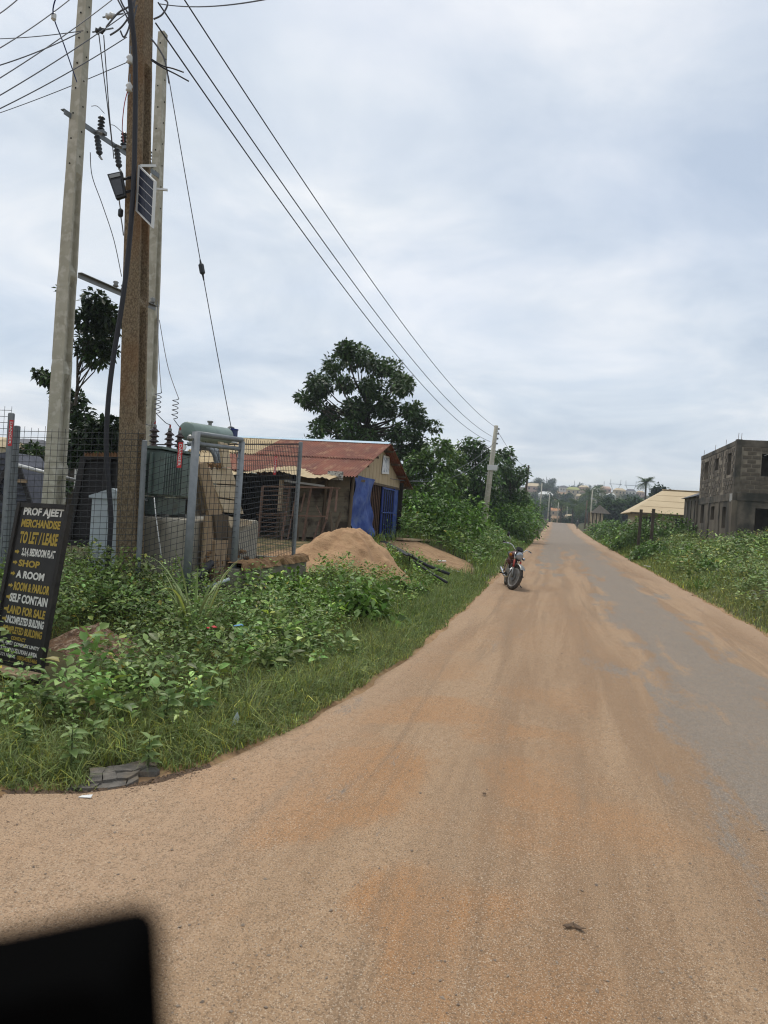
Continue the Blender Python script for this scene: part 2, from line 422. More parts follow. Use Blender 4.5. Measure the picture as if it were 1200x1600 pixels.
# ------------------------------------------------------------------ terrain and road
EDGE_L = [(-30.0, 2.55), (-14.0, 2.7), (-8.0, 2.85), (-4.0, 3.02), (-2.95, 3.16), (-2.45, 3.38), (-2.15, 3.68), (-1.98, 4.1), (-1.8, 4.65), (-1.72, 5.45), (-1.6, 6.2),
          (-1.52, 8.1), (-1.45, 10), (-1.47, 14), (-1.5, 28), (-1.8, 100), (-2.1, 215), (-2.1, 260)]
_ey = np.array([p[1] for p in EDGE_L]); _ex = np.array([p[0] for p in EDGE_L])
def xl(y): return np.where(np.asarray(y) < 2.55, -30.0, np.interp(y, _ey, _ex))
def xr(y): return np.interp(y, [-10, 13, 18.5, 33, 104, 215], [3.5, 3.55, 3.61, 3.75, 4.6, 5.0])
def zroad(y):
    t = np.clip((np.asarray(y, float) - 60) / 150, 0, None)
    return np.where(t < 1, 1.9 * np.clip(t, 0, 1) ** 2, 1.9 - 0.06 * (np.clip(y, 210, None) - 210))
def outside(x, y):
    """metres outside the road: left side, right side (0 on the road)"""
    x = np.asarray(x, float); y = np.asarray(y, float)
    tl = np.minimum(xl(np.clip(y, 3.2, 260)) - x, y - np.interp(x, _ex[:7], _ey[:7]))
    tl = np.where(x < -1.3, tl, -1)
    tr = x - xr(y)
    return np.clip(tl, 0, None), np.clip(tr, 0, None)
def hgt(x, y):
    x = np.asarray(x, float); y = np.asarray(y, float)
    tl, tr = outside(x, y)
    al = 0.16 + 0.62 * sstep(4.5, 17, y)
    hl = al * sstep(0.05, 3.6, tl)
    ar = 0.25 + 0.85 * sstep(8, 36, y)
    hr = ar * sstep(0.1, 7, tr)
    near = zroad(np.clip(y, -50, 210))
    z = near + hl + hr
    # bumps off the road
    off = sstep(0.0, 0.8, tl + tr)
    z = z + off * (fbm(x * 0.9, y * 0.9) - 0.5) * 0.22 * np.clip(1.0, 0, 1)
    # valley and the town's hill
    val = -9 * sstep(212, 300, y)
    hill = (31 - 9 * sstep(40, 160, x)) * sstep(255, 520, y + 0.18 * np.abs(x)) * (0.85 + 0.3 * fbm(x * 0.006 + 3, y * 0.006)) * (1 - 0.35 * sstep(560, 900, y))
    z = z + val + hill
    # left backdrop gently rising
    z = z + 2.2 * sstep(25, 90, -x) * (1 - sstep(150, 260, y))
    return z
def H(x, y): return float(hgt(x, y))

def GT(px, py):
    """where the sight line of a pixel meets the terrain"""
    v = ray(px, py); d = 2.0
    while d < 120:
        q = EYE + v * d
        if q.z <= H(q.x, q.y): break
        d += 0.05
    q.z = H(q.x, q.y); return q

def axis(segs):
    out = []
    for a, b, st in segs: out += list(np.arange(a, b - 1e-6, st))
    return np.array(out + [segs[-1][1]])
gx = axis([(-900, -200, 50), (-200, -60, 10), (-60, -14, 1.2), (-14, -0.5, 0.16), (-0.5, 2.5, 0.5), (2.5, 12, 0.16), (12, 40, 0.8), (40, 200, 8), (200, 900, 50)])
gy = axis([(-60, -4, 4), (-4, 2, 0.6), (2, 24, 0.16), (24, 60, 0.4), (60, 220, 2.5), (220, 700, 12), (700, 1500, 80)])
X, Y = np.meshgrid(gx, gy)
TL, TR = outside(X, Y)
onroad = (TL + TR) < 1e-6
Z = hgt(X, Y)
Z = np.where(onroad, Z - 0.05, Z + 0.004)
nx, ny = len(gx), len(gy)
V = np.stack([X, Y, Z], -1).reshape(-1, 3)
ii = (np.arange(ny - 1)[:, None] * nx + np.arange(nx - 1)[None, :]).reshape(-1)
Fq = np.stack([ii, ii + 1, ii + nx + 1, ii + nx], 1)
# bare earth: close to the road, on the plot beside the shed, by the sand heap
bare = np.clip(1 - (TL + TR) / (0.10 + 0.35 * fbm(X * 0.7, Y * 0.7)), 0, 1)
plot = np.exp(-(((X + 3.6) / 1.5) ** 2 + ((Y - 20.5) / 3.6) ** 2) ** 2)
spill = np.exp(-(((X + 4.05) / 1.75) ** 2 + ((Y - 13.9) / 1.9) ** 2) ** 4)
plot2 = np.exp(-(((X + 6.5) / 2.6) ** 2 + ((Y - 15) / 6.5) ** 2) ** 3)
bare = np.clip(np.maximum.reduce([bare, plot, plot2 * 0.35, spill]), 0, 1)
bare = np.where(X > 3, bare * 0.9, bare)
ground_m = bpy.data.materials.new('ground_soil'); ground_m.use_nodes = True
def ground_nodes(m):
    n, l = m.node_tree.nodes, m.node_tree.links
    b = n['Principled BSDF']; b.inputs['Roughness'].default_value = 0.95; b.inputs['Specular IOR Level'].default_value = 0.15
    a = n.new('ShaderNodeAttribute'); a.attribute_name = 'tint'
    tc = n.new('ShaderNodeTexCoord')
    def noise(s, d=6):
        t = n.new('ShaderNodeTexNoise'); t.inputs['Scale'].default_value = s; t.inputs['Detail'].default_value = d
        l.new(tc.outputs['Object'], t.inputs['Vector']); return t.outputs['Fac']
    def mixc(f, A, B):
        mx = n.new('ShaderNodeMix'); mx.data_type = 'RGBA'
        for k, v in (('A', A), ('B', B)):
            if isinstance(v, tuple): mx.inputs[k].default_value = (*v, 1)
            else: l.new(v, mx.inputs[k])
        l.new(f, mx.inputs['Factor']); return mx.outputs['Result']
    def rng_(f, lo, hi):
        r = n.new('ShaderNodeMapRange'); r.inputs['From Min'].default_value = lo; r.inputs['From Max'].default_value = hi
        l.new(f, r.inputs['Value']); return r.outputs[0]
    soil = mixc(rng_(noise(3), 0.35, 0.65), (0.055, 0.06, 0.026), (0.085, 0.075, 0.035))
    sand = mixc(rng_(noise(5), 0.35, 0.65), (0.36, 0.235, 0.13), (0.25, 0.155, 0.085))
    sep = n.new('ShaderNodeSeparateColor'); l.new(a.outputs['Color'], sep.inputs[0])
    ad = n.new('ShaderNodeMath'); ad.operation = 'ADD'; l.new(sep.outputs[0], ad.inputs[0])
    sc_ = n.new('ShaderNodeMath'); sc_.operation = 'MULTIPLY_ADD'; sc_.inputs[1].default_value = 0.8; sc_.inputs[2].default_value = -0.4
    l.new(noise(4, 8), sc_.inputs[0]); l.new(sc_.outputs[0], ad.inputs[1])
    l.new(mixc(rng_(ad.outputs[0], 0.3, 0.62), soil, sand), b.inputs['Base Color'])
    bp = n.new('ShaderNodeBump'); bp.inputs['Strength'].default_value = 0.6; bp.inputs['Distance'].default_value = 0.03
    l.new(noise(30), bp.inputs['Height']); l.new(bp.outputs[0], b.inputs['Normal'])
ground_nodes(ground_m)
tb = np.repeat(bare.reshape(-1, 1), 3, 1)
ground = mesh_np('ground', V, Fq.ravel(), np.full(len(Fq), 4), ground_m, tint=tb, smooth=True)
tag(ground, kind='structure')

# road sheet: rows across, edge to edge
ry = axis([(-8, 2.5, 0.5), (2.5, 3.3, 0.02), (3.3, 12, 0.08), (12, 40, 0.3), (40, 232, 2.0)])
rows = []
NC = 72
for y in ry:
    jl = 0.10 * (float(fbm(y * 1.7, 3.3)) - 0.5) * 2; jr = 0.16 * (float(fbm(y * 1.1, 8.3)) - 0.5) * 2
    a = float(xl(y)) - 0.03 + jl * (1 if y > 3.3 else 0.2); b = float(xr(y)) + 0.03 + jr
    # columns bunched where the camera looks
    if a < -4: t = np.concatenate([np.linspace(a, -4, 14)[:-1], np.linspace(-4, b, NC - 13)])
    else: t = np.linspace(a, b, NC)
    rows.append(np.stack([t, np.full(NC, y), np.zeros(NC)], 1))
RV = np.stack(rows)
RV[..., 2] = zroad(RV[..., 1]) + 0.012 + 0.03 * (fbm(RV[..., 0] * 0.55, RV[..., 1] * 0.3) - 0.5)
edge_drop = np.minimum(np.arange(NC), np.arange(NC)[::-1])
RV[..., 2] -= np.where(edge_drop == 0, 0.02, 0)
m_, k_ = RV.shape[:2]
ii = (np.arange(m_ - 1)[:, None] * k_ + np.arange(k_ - 1)[None, :]).reshape(-1)
RF = np.stack([ii, ii + 1, ii + k_ + 1, ii + k_], 1)
road_m = bpy.data.materials.new('dusty_asphalt'); road_m.use_nodes = True
def road_nodes(m):
    n, l = m.node_tree.nodes, m.node_tree.links
    b = n['Principled BSDF']; b.inputs['Roughness'].default_value = 0.9; b.inputs['Specular IOR Level'].default_value = 0.2
    tc = n.new('ShaderNodeTexCoord')
    sep = n.new('ShaderNodeSeparateXYZ'); l.new(tc.outputs['Object'], sep.inputs[0])
    def noise(s, d=6, sx=1.0, sy=1.0, dist=0.0, rough=0.5):
        mp = n.new('ShaderNodeMapping'); mp.inputs['Scale'].default_value = (sx, sy, 1)
        l.new(tc.outputs['Object'], mp.inputs['Vector'])
        t = n.new('ShaderNodeTexNoise'); t.inputs['Scale'].default_value = s; t.inputs['Detail'].default_value = d
        t.inputs['Distortion'].default_value = dist; t.inputs['Roughness'].default_value = rough
        l.new(mp.outputs[0], t.inputs['Vector']); return t.outputs['Fac']
    def math_(op, a, b_=None, c=None):
        k = n.new('ShaderNodeMath'); k.operation = op
        for i, v in enumerate((a, b_, c)):
            if v is None: continue
            if isinstance(v, (int, float)): k.inputs[i].default_value = v
            else: l.new(v, k.inputs[i])
        return k.outputs[0]
    def rg(f, lo, hi, a=0.0, c=1.0, smooth=True):
        r = n.new('ShaderNodeMapRange'); r.inputs['From Min'].default_value = lo; r.inputs['From Max'].default_value = hi
        r.inputs['To Min'].default_value = a; r.inputs['To Max'].default_value = c
        if smooth: r.interpolation_type = 'SMOOTHSTEP'
        l.new(f, r.inputs['Value']); return r.outputs[0]
    def mixc(f, A, B):
        mx = n.new('ShaderNodeMix'); mx.data_type = 'RGBA'
        for k, v in (('A', A), ('B', B)):
            if isinstance(v, tuple): mx.inputs[k].default_value = (*v, 1)
            else: l.new(v, mx.inputs[k])
        l.new(f, mx.inputs['Factor']); return mx.outputs['Result']
    x, y = sep.outputs['X'], sep.outputs['Y']
    # where tyres keep the tar clear: two bands along the road, fading out at the dusty junction
    band = math_('MAXIMUM', rg(math_('ABSOLUTE', math_('SUBTRACT', x, 1.75)), 0.0, 1.35, 1, 0),
                 math_('MULTIPLY', rg(math_('ABSOLUTE', math_('SUBTRACT', x, -0.1)), 0.2, 0.9, 1, 0), rg(y, 13, 40)))
    band = math_('MULTIPLY', band, rg(y, 2.6, 5.2, 0.30, 1.0))
    far = math_('MULTIPLY', rg(y, 16, 60), rg(math_('ABSOLUTE', math_('SUBTRACT', x, 1.1)), 1.3, 2.4, 1, 0))
    band = math_('MAXIMUM', band, far)
    patch = math_('MULTIPLY', rg(noise(0.55, 4, 1, 1), 0.52, 0.7), rg(y, 5.5, 3.2, 0, 0.5))
    streak = noise(1.6, 8, 1.6, 0.22, 0.7, 0.6)
    blotch = noise(1.1, 8, 1.0, 0.6, 0.3, 0.62)
    wear = math_('ADD', math_('MULTIPLY', band, 0.44), math_('ADD', math_('MULTIPLY', streak, 0.95), math_('MULTIPLY', blotch, 0.85)))
    tar_f = rg(math_('ADD', wear, math_('MULTIPLY', math_('SUBTRACT', noise(34, 5, 1.4, 0.5, rough=0.7), 0.5), 0.45)), 1.06, 1.22)
    grain = noise(95, 5, rough=0.75); fine = noise(210, 2); mid = noise(26, 6, 1, 0.6)
    sand = mixc(rg(noise(1.0, 7, 2.2, 0.13, 0.6, 0.6), 0.40, 0.62), (0.265, 0.165, 0.092), (0.36, 0.238, 0.140))
    sand = mixc(math_('MULTIPLY', rg(noise(0.75, 6, 1, 0.9, 0.4), 0.47, 0.57), math_('MULTIPLY', rg(x, 1.5, -1.5, 0.3, 0.9), rg(y, 9, 4, 0.2, 1))), sand, (0.36, 0.180, 0.072))
    sand = mixc(rg(noise(1.0, 8, 4.2, 0.16, 0.5, 0.62), 0.50, 0.68, 0, 0.7), sand, (0.215, 0.142, 0.086))
    sand = mixc(math_('MULTIPLY', rg(math_('ABSOLUTE', math_('SUBTRACT', x, 1.0)), 1.9, 2.7), 0.75), sand, (0.42, 0.285, 0.18))
    tar = mixc(rg(mid, 0.3, 0.7), (0.175, 0.158, 0.138), (0.225, 0.20, 0.17))
    base = mixc(math_('MULTIPLY', tar_f, 0.9), sand, tar)
    base = mixc(rg(mid, 0.42, 0.75, 0, 0.4), base, (0.19, 0.122, 0.07))
    # grit: dark and pale grains
    base = mixc(rg(grain, 0.50, 0.60, 0, 0.75), base, (0.12, 0.082, 0.054))
    base = mixc(rg(fine, 0.58, 0.64, 0, 0.7), base, (0.58, 0.47, 0.35))
    vo = n.new('ShaderNodeTexVoronoi'); vo.inputs['Scale'].default_value = 48
    l.new(tc.outputs['Object'], vo.inputs['Vector'])
    vs = n.new('ShaderNodeSeparateColor'); l.new(vo.outputs['Color'], vs.inputs[0])
    peb = math_('MULTIPLY', rg(vo.outputs['Distance'], 0.16, 0.24, 1, 0), math_('GREATER_THAN', vs.outputs[0], 0.78))
    pebc = mixc(vs.outputs[1], (0.10, 0.07, 0.05), (0.52, 0.43, 0.33))
    base = mixc(math_('MULTIPLY', peb, 0.8), base, pebc)
    l.new(base, b.inputs['Base Color'])
    bp = n.new('ShaderNodeBump'); bp.inputs['Strength'].default_value = 0.8; bp.inputs['Distance'].default_value = 0.008
    hsum = math_('ADD', math_('MULTIPLY', grain, 0.6), math_('ADD', math_('MULTIPLY', peb, 0.6), math_('MULTIPLY', noise(11, 7, 1, 0.5), 2.2)))
    l.new(hsum, bp.inputs['Height']); l.new(bp.outputs[0], b.inputs['Normal'])
road_nodes(road_m)
road = mesh_np('road', RV.reshape(-1, 3), RF.ravel(), np.full(len(RF), 4), road_m, smooth=True)
tag(road, kind='structure')

# ------------------------------------------------------------------ foliage builders
GREEN = (0.055, 0.098, 0.030); DARKG = (0.028, 0.055, 0.020); PALEG = (0.095, 0.15, 0.065); LIMEG = (0.075, 0.135, 0.030)

def crown_leaves(clusters, nleaf, size, base, var=0.3, yellow=0.05, flat=0.75, shape=4):
    """clusters: list of (centre, radius); leaves crowd the shells of the clusters"""
    cs = np.array([c for c, _ in clusters], float); rs = np.array([r for _, r in clusters], float)
    w = rs ** 2; w = w / w.sum()
    idx = rng.choice(len(cs), nleaf, p=w)
    d = rng.normal(0, 1, (nleaf, 3)); d /= np.linalg.norm(d, axis=1, keepdims=True)
    rad = rs[idx] * (0.35 + 0.75 * rng.random(nleaf) ** 0.5) * (0.8 + 0.4 * rng.random(nleaf))
    d2 = d.copy(); d2[:, 2] *= flat
    pos = cs[idx] + d2 * rad[:, None]
    dirs = d * 0.7 + rng.normal(0, 0.6, (nleaf, 3)); dirs[:, 2] -= 0.1
    dirs /= np.linalg.norm(dirs, axis=1, keepdims=True)
    L = size * (0.6 + 0.8 * rng.random(nleaf))
    Vv, F, C, k = leaf_arrays(pos, dirs, L, L * (0.45 + 0.2 * rng.random(nleaf)), 0.2, shape)
    cl = np.exp(rng.normal(0, 0.18, len(cs)))[idx][:, None]
    t = tints(nleaf, base, var, yellow) * cl
    return Vv, F, C, np.repeat(t, k, 0)

def tree(name, base, trunk_r, clusters, nleaf, leaf, col, label, cat='tree', group=None, split=0.35, var=0.3, yellow=0.04, lean=(0, 0), m='leaf', nbr=40):
    """trunk, limbs reaching to the leaf clusters, crown"""
    base = Vector(base)
    t = thing(name, base, label, cat, group)
    cs = [Vector(c) for c, _ in clusters]
    top = max(c.z for c in cs); cen = sum(cs, Vector()) / len(cs)
    fork = Vector((base.x + (cen.x - base.x) * 0.5 + lean[0], base.y + (cen.y - base.y) * 0.5 + lean[1], base.z + (top - base.z) * split))
    tip = Vector((cen.x, cen.y, base.z + (top - base.z) * 0.86))
    w = MB()
    def wob(a, b, n, amp):
        return [a.lerp(b, i / n) + Vector(rng.normal(0, amp, 3)) * (0 if i in (0, n) else 1) for i in range(n + 1)]
    p1 = wob(base - Vector((0, 0, 0.15)), fork, 4, trunk_r * 0.25); w.tube(p1, [trunk_r * (1.25 - 0.5 * i / 4) for i in range(5)], 8)
    p2 = wob(fork, tip, 4, trunk_r * 0.5); w.tube(p2, [trunk_r * (0.75 - 0.62 * i / 4) for i in range(5)], 6)
    order = list(range(len(cs))); random.shuffle(order)
    for i in order[:nbr]:
        c = cs[i]; f = min(max((c.z - fork.z) / max(tip.z - fork.z, 0.1) * 0.6 - 0.05, 0.0), 0.85)
        s0 = fork.lerp(tip, f); mid = s0.lerp(c, 0.5) + Vector((0, 0, -0.06 * (c - s0).length)) + Vector(rng.normal(0, 0.05, 3)) * (c - s0).length
        r0 = trunk_r * 0.38 * (1 - 0.5 * f)
        w.tube([s0, mid, c], [r0, r0 * 0.6, r0 * 0.18], 5)
    w.build('trunk', 'bark', t, smooth=True)
    Vv, F, C, T = crown_leaves([(tuple(c), r) for (c, r) in clusters], nleaf, leaf, col, var, yellow)
    mesh_np('crown', Vv, F, C, m, tint=T, parent=t)
    return t

def lumps(c, w, d, h, n, r, seed=0):
    """cluster centres filling a dome standing on c"""
    g = np.random.default_rng(seed + 11); out = []
    while len(out) < n:
        u = g.uniform(-1, 1, 3); u[2] = (u[2] + 1) / 2
        q = u[0] ** 2 + u[1] ** 2 + (max(u[2] - 0.25, 0) / 0.75) ** 2
        if q > 1 or q < 0.12: continue
        out.append(((c[0] + u[0] * w / 2, c[1] + u[1] * d / 2, c[2] + 0.1 * h + u[2] * h * 0.85), r * (0.65 + 0.7 * g.random())))
    return out

def shrub(name, c, w, d, h, nleaf, leaf, col, label, group=None, seed=0, cat='shrub', yellow=0.06, var=0.32):
    t = thing(name, c, label, cat, group)
    cl = lumps(c, w, d, h, 26, 0.19 * (w + d + h) / 3 * 1.25, seed)
    s = MB()
    for k in range(7):
        e = cl[k][0]; s.tube([Vector(c) - Vector((0, 0, 0.1)), Vector(c).lerp(Vector(e), 0.5) + Vector((0, 0, 0.1 * h)), e], [0.03 * h ** 0.5, 0.02 * h ** 0.5, 0.006], 4)
    s.build('stem', 'bark', t)
    Vv, F, C, T = crown_leaves(cl, nleaf, leaf, col, var, yellow)
    mesh_np('foliage', Vv, F, C, 'leaf', tint=T, parent=t)
    return t

def palm(name, base, h, fl, label, group=None, nf=20, cat='palm tree'):
    base = Vector(base); t = thing(name, base, label, cat, group)
    MB().tube([base - Vector((0, 0, .3)), base + Vector((0.1, 0, h * 0.5)), base + Vector((0, 0, h))], [0.26, 0.2, 0.17], 7).build('trunk', 'bark', t)
    top = base + Vector((0, 0, h)); vs = []; fs = []; n = 0
    for k in range(nf):
        a = 2 * math.pi * k / nf + rng.normal(0, 0.12); el = rng.uniform(-0.3, 1.35); L = fl * rng.uniform(0.8, 1.1)
        dv = Vector((math.cos(a), math.sin(a), 0)); sd_ = Vector((-math.sin(a), math.cos(a), 0))
        prev = top.copy(); e = el
        for s in range(9):
            nxt = prev + (dv * math.cos(e) + Vector((0, 0, math.sin(e)))) * L / 9
            for sg in (-1, 1):
                tipw = 0.34 * L * math.sin(math.pi * (s + 1.2) / 10.5)
                q = [prev, nxt, nxt + sd_ * sg * tipw + dv * 0.1 * L - Vector((0, 0, 0.35 * tipw)), prev.lerp(nxt, .3) + sd_ * sg * tipw * 0.9 + dv * 0.08 * L - Vector((0, 0, 0.4 * tipw))]
                vs += [q[0], q[0].lerp(q[1], 0.55), q[2]]; fs.append((n, n + 1, n + 2)); n += 3
            prev = nxt; e -= 0.15
    Vv = np.array([tuple(v) for v in vs]); T = np.repeat(tints(len(fs), (0.045, 0.075, 0.028), 0.25, 0), 3, 0)
    mesh_np('crown', Vv, np.array(fs).ravel(), np.full(len(fs), 3), 'farleaf', tint=T, parent=t)
    return t

def blades(pos, height, width, lean, col, var=0.25, yellow=0.12, segs=2):
    n = len(pos); az = rng.uniform(0, 2 * math.pi, n)
    dv = np.stack([np.cos(az), np.sin(az), np.zeros(n)], 1); sv = np.stack([-np.sin(az), np.cos(az), np.zeros(n)], 1)
    # turn every blade's flat side about at random
    ra = rng.uniform(0, math.pi, n)[:, None]; sv = sv * np.cos(ra) + dv * np.sin(ra)
    Hh = height[:, None]; W = width[:, None]; Ln = lean[:, None]; z = np.array([0, 0, 1.0])
    b0, b1 = pos - sv * W / 2, pos + sv * W / 2
    p1 = pos + z * Hh * (0.52 - 0.06 * Ln) + dv * Hh * Ln * 0.20
    p2 = pos + z * Hh * (0.95 - 0.38 * Ln) + dv * Hh * Ln * 0.72
    Vv = np.stack([b0, b1, p1 + sv * W * 0.42, p1 - sv * W * 0.42, p2], 1).reshape(-1, 3)
    i = np.arange(n)[:, None] * 5
    F = np.concatenate([i + np.array([0, 1, 2, 3]), i + np.array([3, 2, 4])], 1).ravel()
    C = np.tile([4, 3], n)
    return Vv, F, C, tints(n, col, var, yellow, 5)

def merge(parts):
    Vs, Fs, Cs, Ts, o = [], [], [], [], 0
    for v, f, c, t in parts:
        Vs.append(v); Fs.append(f + o); Cs.append(c); Ts.append(t); o += len(v)
    return np.concatenate(Vs), np.concatenate(Fs), np.concatenate(Cs), np.concatenate(Ts)

def blocked(x, y):
    """places where nothing grows: heap, sand, compound floor, swept plot, shed"""
    sand = ((x + 4.1) / 1.45) ** 2 + ((y - 14.0) / 1.55) ** 2 < 1
    heap = (((x + 4.15) / 0.5) ** 2 + ((y - 5.95) / 0.42) ** 2 < 1) | ((np.abs(x + 0.80 * y) < 0.46) & (y > 4.55) & (y < 5.75)) | (((x + 3.78) / 0.28) ** 2 + ((y - 5.55) / 0.35) ** 2 < 1)
    comp = (x < -4.0) & (x > -12) & (y > 8.35) & (y < 17.5) & ~((x < -7.5) & (y < 10))
    plot = (((x + 3.5) / 1.25) ** 2 + ((y - 20.5) / 3.4) ** 2 < 1 + 0.5 * (fbm(x * 1.4, y * 1.4) - 0.5))
    shed = (x < -5.2) & (x > -11) & (y > 17) & (y < 25.5)
    slab = ((x + 2.22) / 0.36) ** 2 + ((y - 3.66) / 0.22) ** 2 < 1
    bld = (x > 8.5) & (y > 40.5) & (y < 52)
    return sand | heap | comp | plot | shed | slab | bld

def scatter(n, x0, x1, y0, y1, dens=None, edge=0.02):
    x = rng.uniform(x0, x1, n); y = rng.uniform(y0, y1, n)
    tl, tr = outside(x, y); t = tl + tr
    keep = (t > np.maximum(0.004, edge + 0.22 * (fbm(x * 1.6, y * 1.6) - 0.42))) & ~blocked(x, y)
    if dens is not None: keep &= rng.random(n) < dens(x, y, t)
    x, y, t = x[keep], y[keep], t[keep]
    return np.stack([x, y, hgt(x, y)], 1), t

def weed_leaves(pos, hmax, leaflen, col, per=(10, 22), yellow=0.04, var=0.28, shape=6, spread=0.5):
    """upright leafy weeds: leaf pairs up a stem with a rosette on top"""
    n = len(pos); cnt = rng.integers(per[0], per[1], n); idx = np.repeat(np.arange(n), cnt)
    first = np.concatenate([[0], np.cumsum(cnt)[:-1]]); k = np.arange(len(idx)) - first[idx]
    f = (k + 0.5) / cnt[idx]; f = 0.15 + 0.85 * f ** 0.6
    az = k * 2.4 + rng.uniform(0, 6.28, n)[idx] + rng.normal(0, 0.3, len(idx))
    ln = rng.normal(0, 0.22, (n, 2))[idx]; hh = hmax[idx]
    base = pos[idx] + np.stack([ln[:, 0] * hh * f, ln[:, 1] * hh * f, hh * f], 1)
    br = (rng.random(len(idx)) * spread * hh * (1 - 0.6 * f))
    base[:, 0] += np.cos(az) * br; base[:, 1] += np.sin(az) * br
    el = rng.normal(0.35, 0.3, len(idx)) + (f - 0.6) * 0.5
    dv = np.stack([np.cos(az) * np.cos(el), np.sin(az) * np.cos(el), np.sin(el)], 1)
    L = leaflen * (0.55 + 0.7 * rng.random(len(idx))) * np.clip(np.exp(rng.normal(0, 0.38, n)), 0.4, 1.9)[idx]
    Vv, F, C, kk = leaf_arrays(base, dv, L, L * (0.40 + 0.18 * rng.random(len(idx))), 0.25, shape)
    pt = (np.exp(rng.normal(0, 0.22, (n, 1))) * np.exp(rng.normal(0, 0.06, (n, 3))))[idx]
    dead = rng.random(len(idx)) < 0.015; pt[dead] *= np.array([1.7, 1.0, 0.7])
    T = np.repeat(tints(len(idx), col, var, yellow) * pt, kk, 0)
    return Vv, F, C, T

# ------------------------------------------------------------------ the roadside growth
left_grass = []
# verge along the road edge, near to far
p, t = scatter(120000, -6, -1.3, 3.0, 9, lambda x, y, t: 0.12 + 0.88 * np.exp(-(t / 0.75) ** 2))
left_grass.append(blades(p, (0.09 + 0.19 * sstep(0, 0.4, t)) * (0.55 + 0.9 * fbm(p[:, 0] * 3, p[:, 1] * 3)) * (0.5 + 0.9 * rng.random(len(p))), rng.uniform(.004, .009, len(p)), rng.uniform(0.4, 1.9, len(p)), (0.135, 0.178, 0.088), 0.36, 0.26))
p, t = scatter(90000, -6, -1.3, 9, 18, lambda x, y, t: 0.3 + 0.6 * np.exp(-t / 1.2))
left_grass.append(blades(p, (0.07 + 0.2 * sstep(0, 0.6, t)) * (0.5 + 0.9 * rng.random(len(p))), rng.uniform(.006, .013, len(p)), rng.uniform(0.3, 1.7, len(p)), (0.13, 0.180, 0.080), 0.28, 0.16))
p, t = scatter(42000, -9, -1.3, 18, 60, lambda x, y, t: 0.35 + 0.6 * np.exp(-t / 2.0))
left_grass.append(blades(p, (0.12 + 0.3 * sstep(0, 0.8, t)) * (0.5 + 0.9 * rng.random(len(p))), rng.uniform(.014, .03, len(p)), rng.uniform(0.3, 1.5, len(p)), (0.125, 0.182, 0.070), 0.28, 0.14))
tag(mesh_np('verge_grass', *merge(left_grass)[:3], 'grass', tint=merge(left_grass)[3]), 'short green grass along the left road edge', 'grass', kind='stuff')

right_grass = []
p, t = scatter(40000, 3.4, 12, 10, 22, lambda x, y, t: 0.4 + 0.6 * np.exp(-t / 1.2))
right_grass.append(blades(p, (0.10 + 0.34 * sstep(0, 1.2, t)) * (0.5 + 0.9 * rng.random(len(p))), rng.uniform(.007, .016, len(p)), rng.uniform(0.3, 1.7, len(p)), (0.155, 0.185, 0.085), 0.3, 0.25))
p, t = scatter(60000, 3.5, 16, 22, 45, lambda x, y, t: 0.5 + 0.5 * np.exp(-t / 1.8))
right_grass.append(blades(p, (0.15 + 0.5 * sstep(0, 1.5, t)) * (0.5 + 0.9 * rng.random(len(p))), rng.uniform(.012, .028, len(p)), rng.uniform(0.3, 1.6, len(p)), (0.155, 0.195, 0.08), 0.3, 0.25))
p, t = scatter(30000, 3.5, 20, 45, 130)
right_grass.append(blades(p, (0.3 + 0.5 * sstep(0, 1.5, t)) * (0.5 + 0.9 * rng.random(len(p))), rng.uniform(.03, .06, len(p)), rng.uniform(0.2, 1.0, len(p)), (0.11, 0.165, 0.05), 0.3, 0.2))
q = merge(right_grass)
tag(mesh_np('bank_grass', *q[:3], 'grass', tint=q[3]), 'mixed green and straw grass along the right road edge', 'grass', kind='stuff')

# leafy ground cover
def near_d(x, y, t): return sstep(0.35, 1.1, t) * (0.25 + 0.9 * sstep(0.38, 0.6, fbm(x * 0.9 + 4, y * 0.9)))
cov = []
p, t = scatter(2300, -9, -1.6, 3.1, 8.2, near_d)
cov.append(weed_leaves(p, (0.14 + 0.30 * sstep(0.1, 1.6, t)) * (0.6 + 0.7 * rng.random(len(p))), 0.068, (0.15, 0.225, 0.105), (14, 26)))
p, t = scatter(2400, -9, -1.6, 5.2, 9.0, lambda x, y, t: 0.75 * sstep(0.8, 1.8, t))
cov.append(weed_leaves(p, (0.18 + 0.34 * sstep(0.3, 2.2, t)) * (0.6 + 0.7 * rng.random(len(p))), 0.05, (0.125, 0.195, 0.08), (14, 26), 0.06))
p, t = scatter(2600, -4.6, -1.7, 8.2, 17, lambda x, y, t: sstep(0.5, 1.4, t) * 0.55)
cov.append(weed_leaves(p, (0.14 + 0.2 * sstep(0.2, 1.5, t)) * (0.6 + 0.7 * rng.random(len(p))), 0.06, (0.125, 0.205, 0.058), (10, 20), 0.08, shape=4))
p, t = scatter(2600, -7, -1.7, 22, 60, lambda x, y, t: sstep(0.3, 1.2, t))
cov.append(weed_leaves(p, (0.25 + 0.5 * sstep(0.3, 2.5, t)) * (0.6 + 0.7 * rng.random(len(p))), 0.13, (0.095, 0.165, 0.05), (12, 22), 0.06, shape=4))
q = merge(cov)
tag(mesh_np('weed_cover', *q[:3], 'leaf', tint=q[3]), 'low leafy weeds covering the left bank', 'weeds', kind='stuff')
cov = []
p, t = scatter(4200, 3.6, 12, 11, 26, lambda x, y, t: sstep(0.3, 1.3, t) * (0.2 + sstep(0.4, 0.6, fbm(x * 0.6, y * 0.6))))
cov.append(weed_leaves(p, (0.16 + 0.45 * sstep(0.2, 2, t)) * (0.6 + 0.7 * rng.random(len(p))), 0.085, (0.14, 0.195, 0.10), (12, 24), 0.11, shape=4))
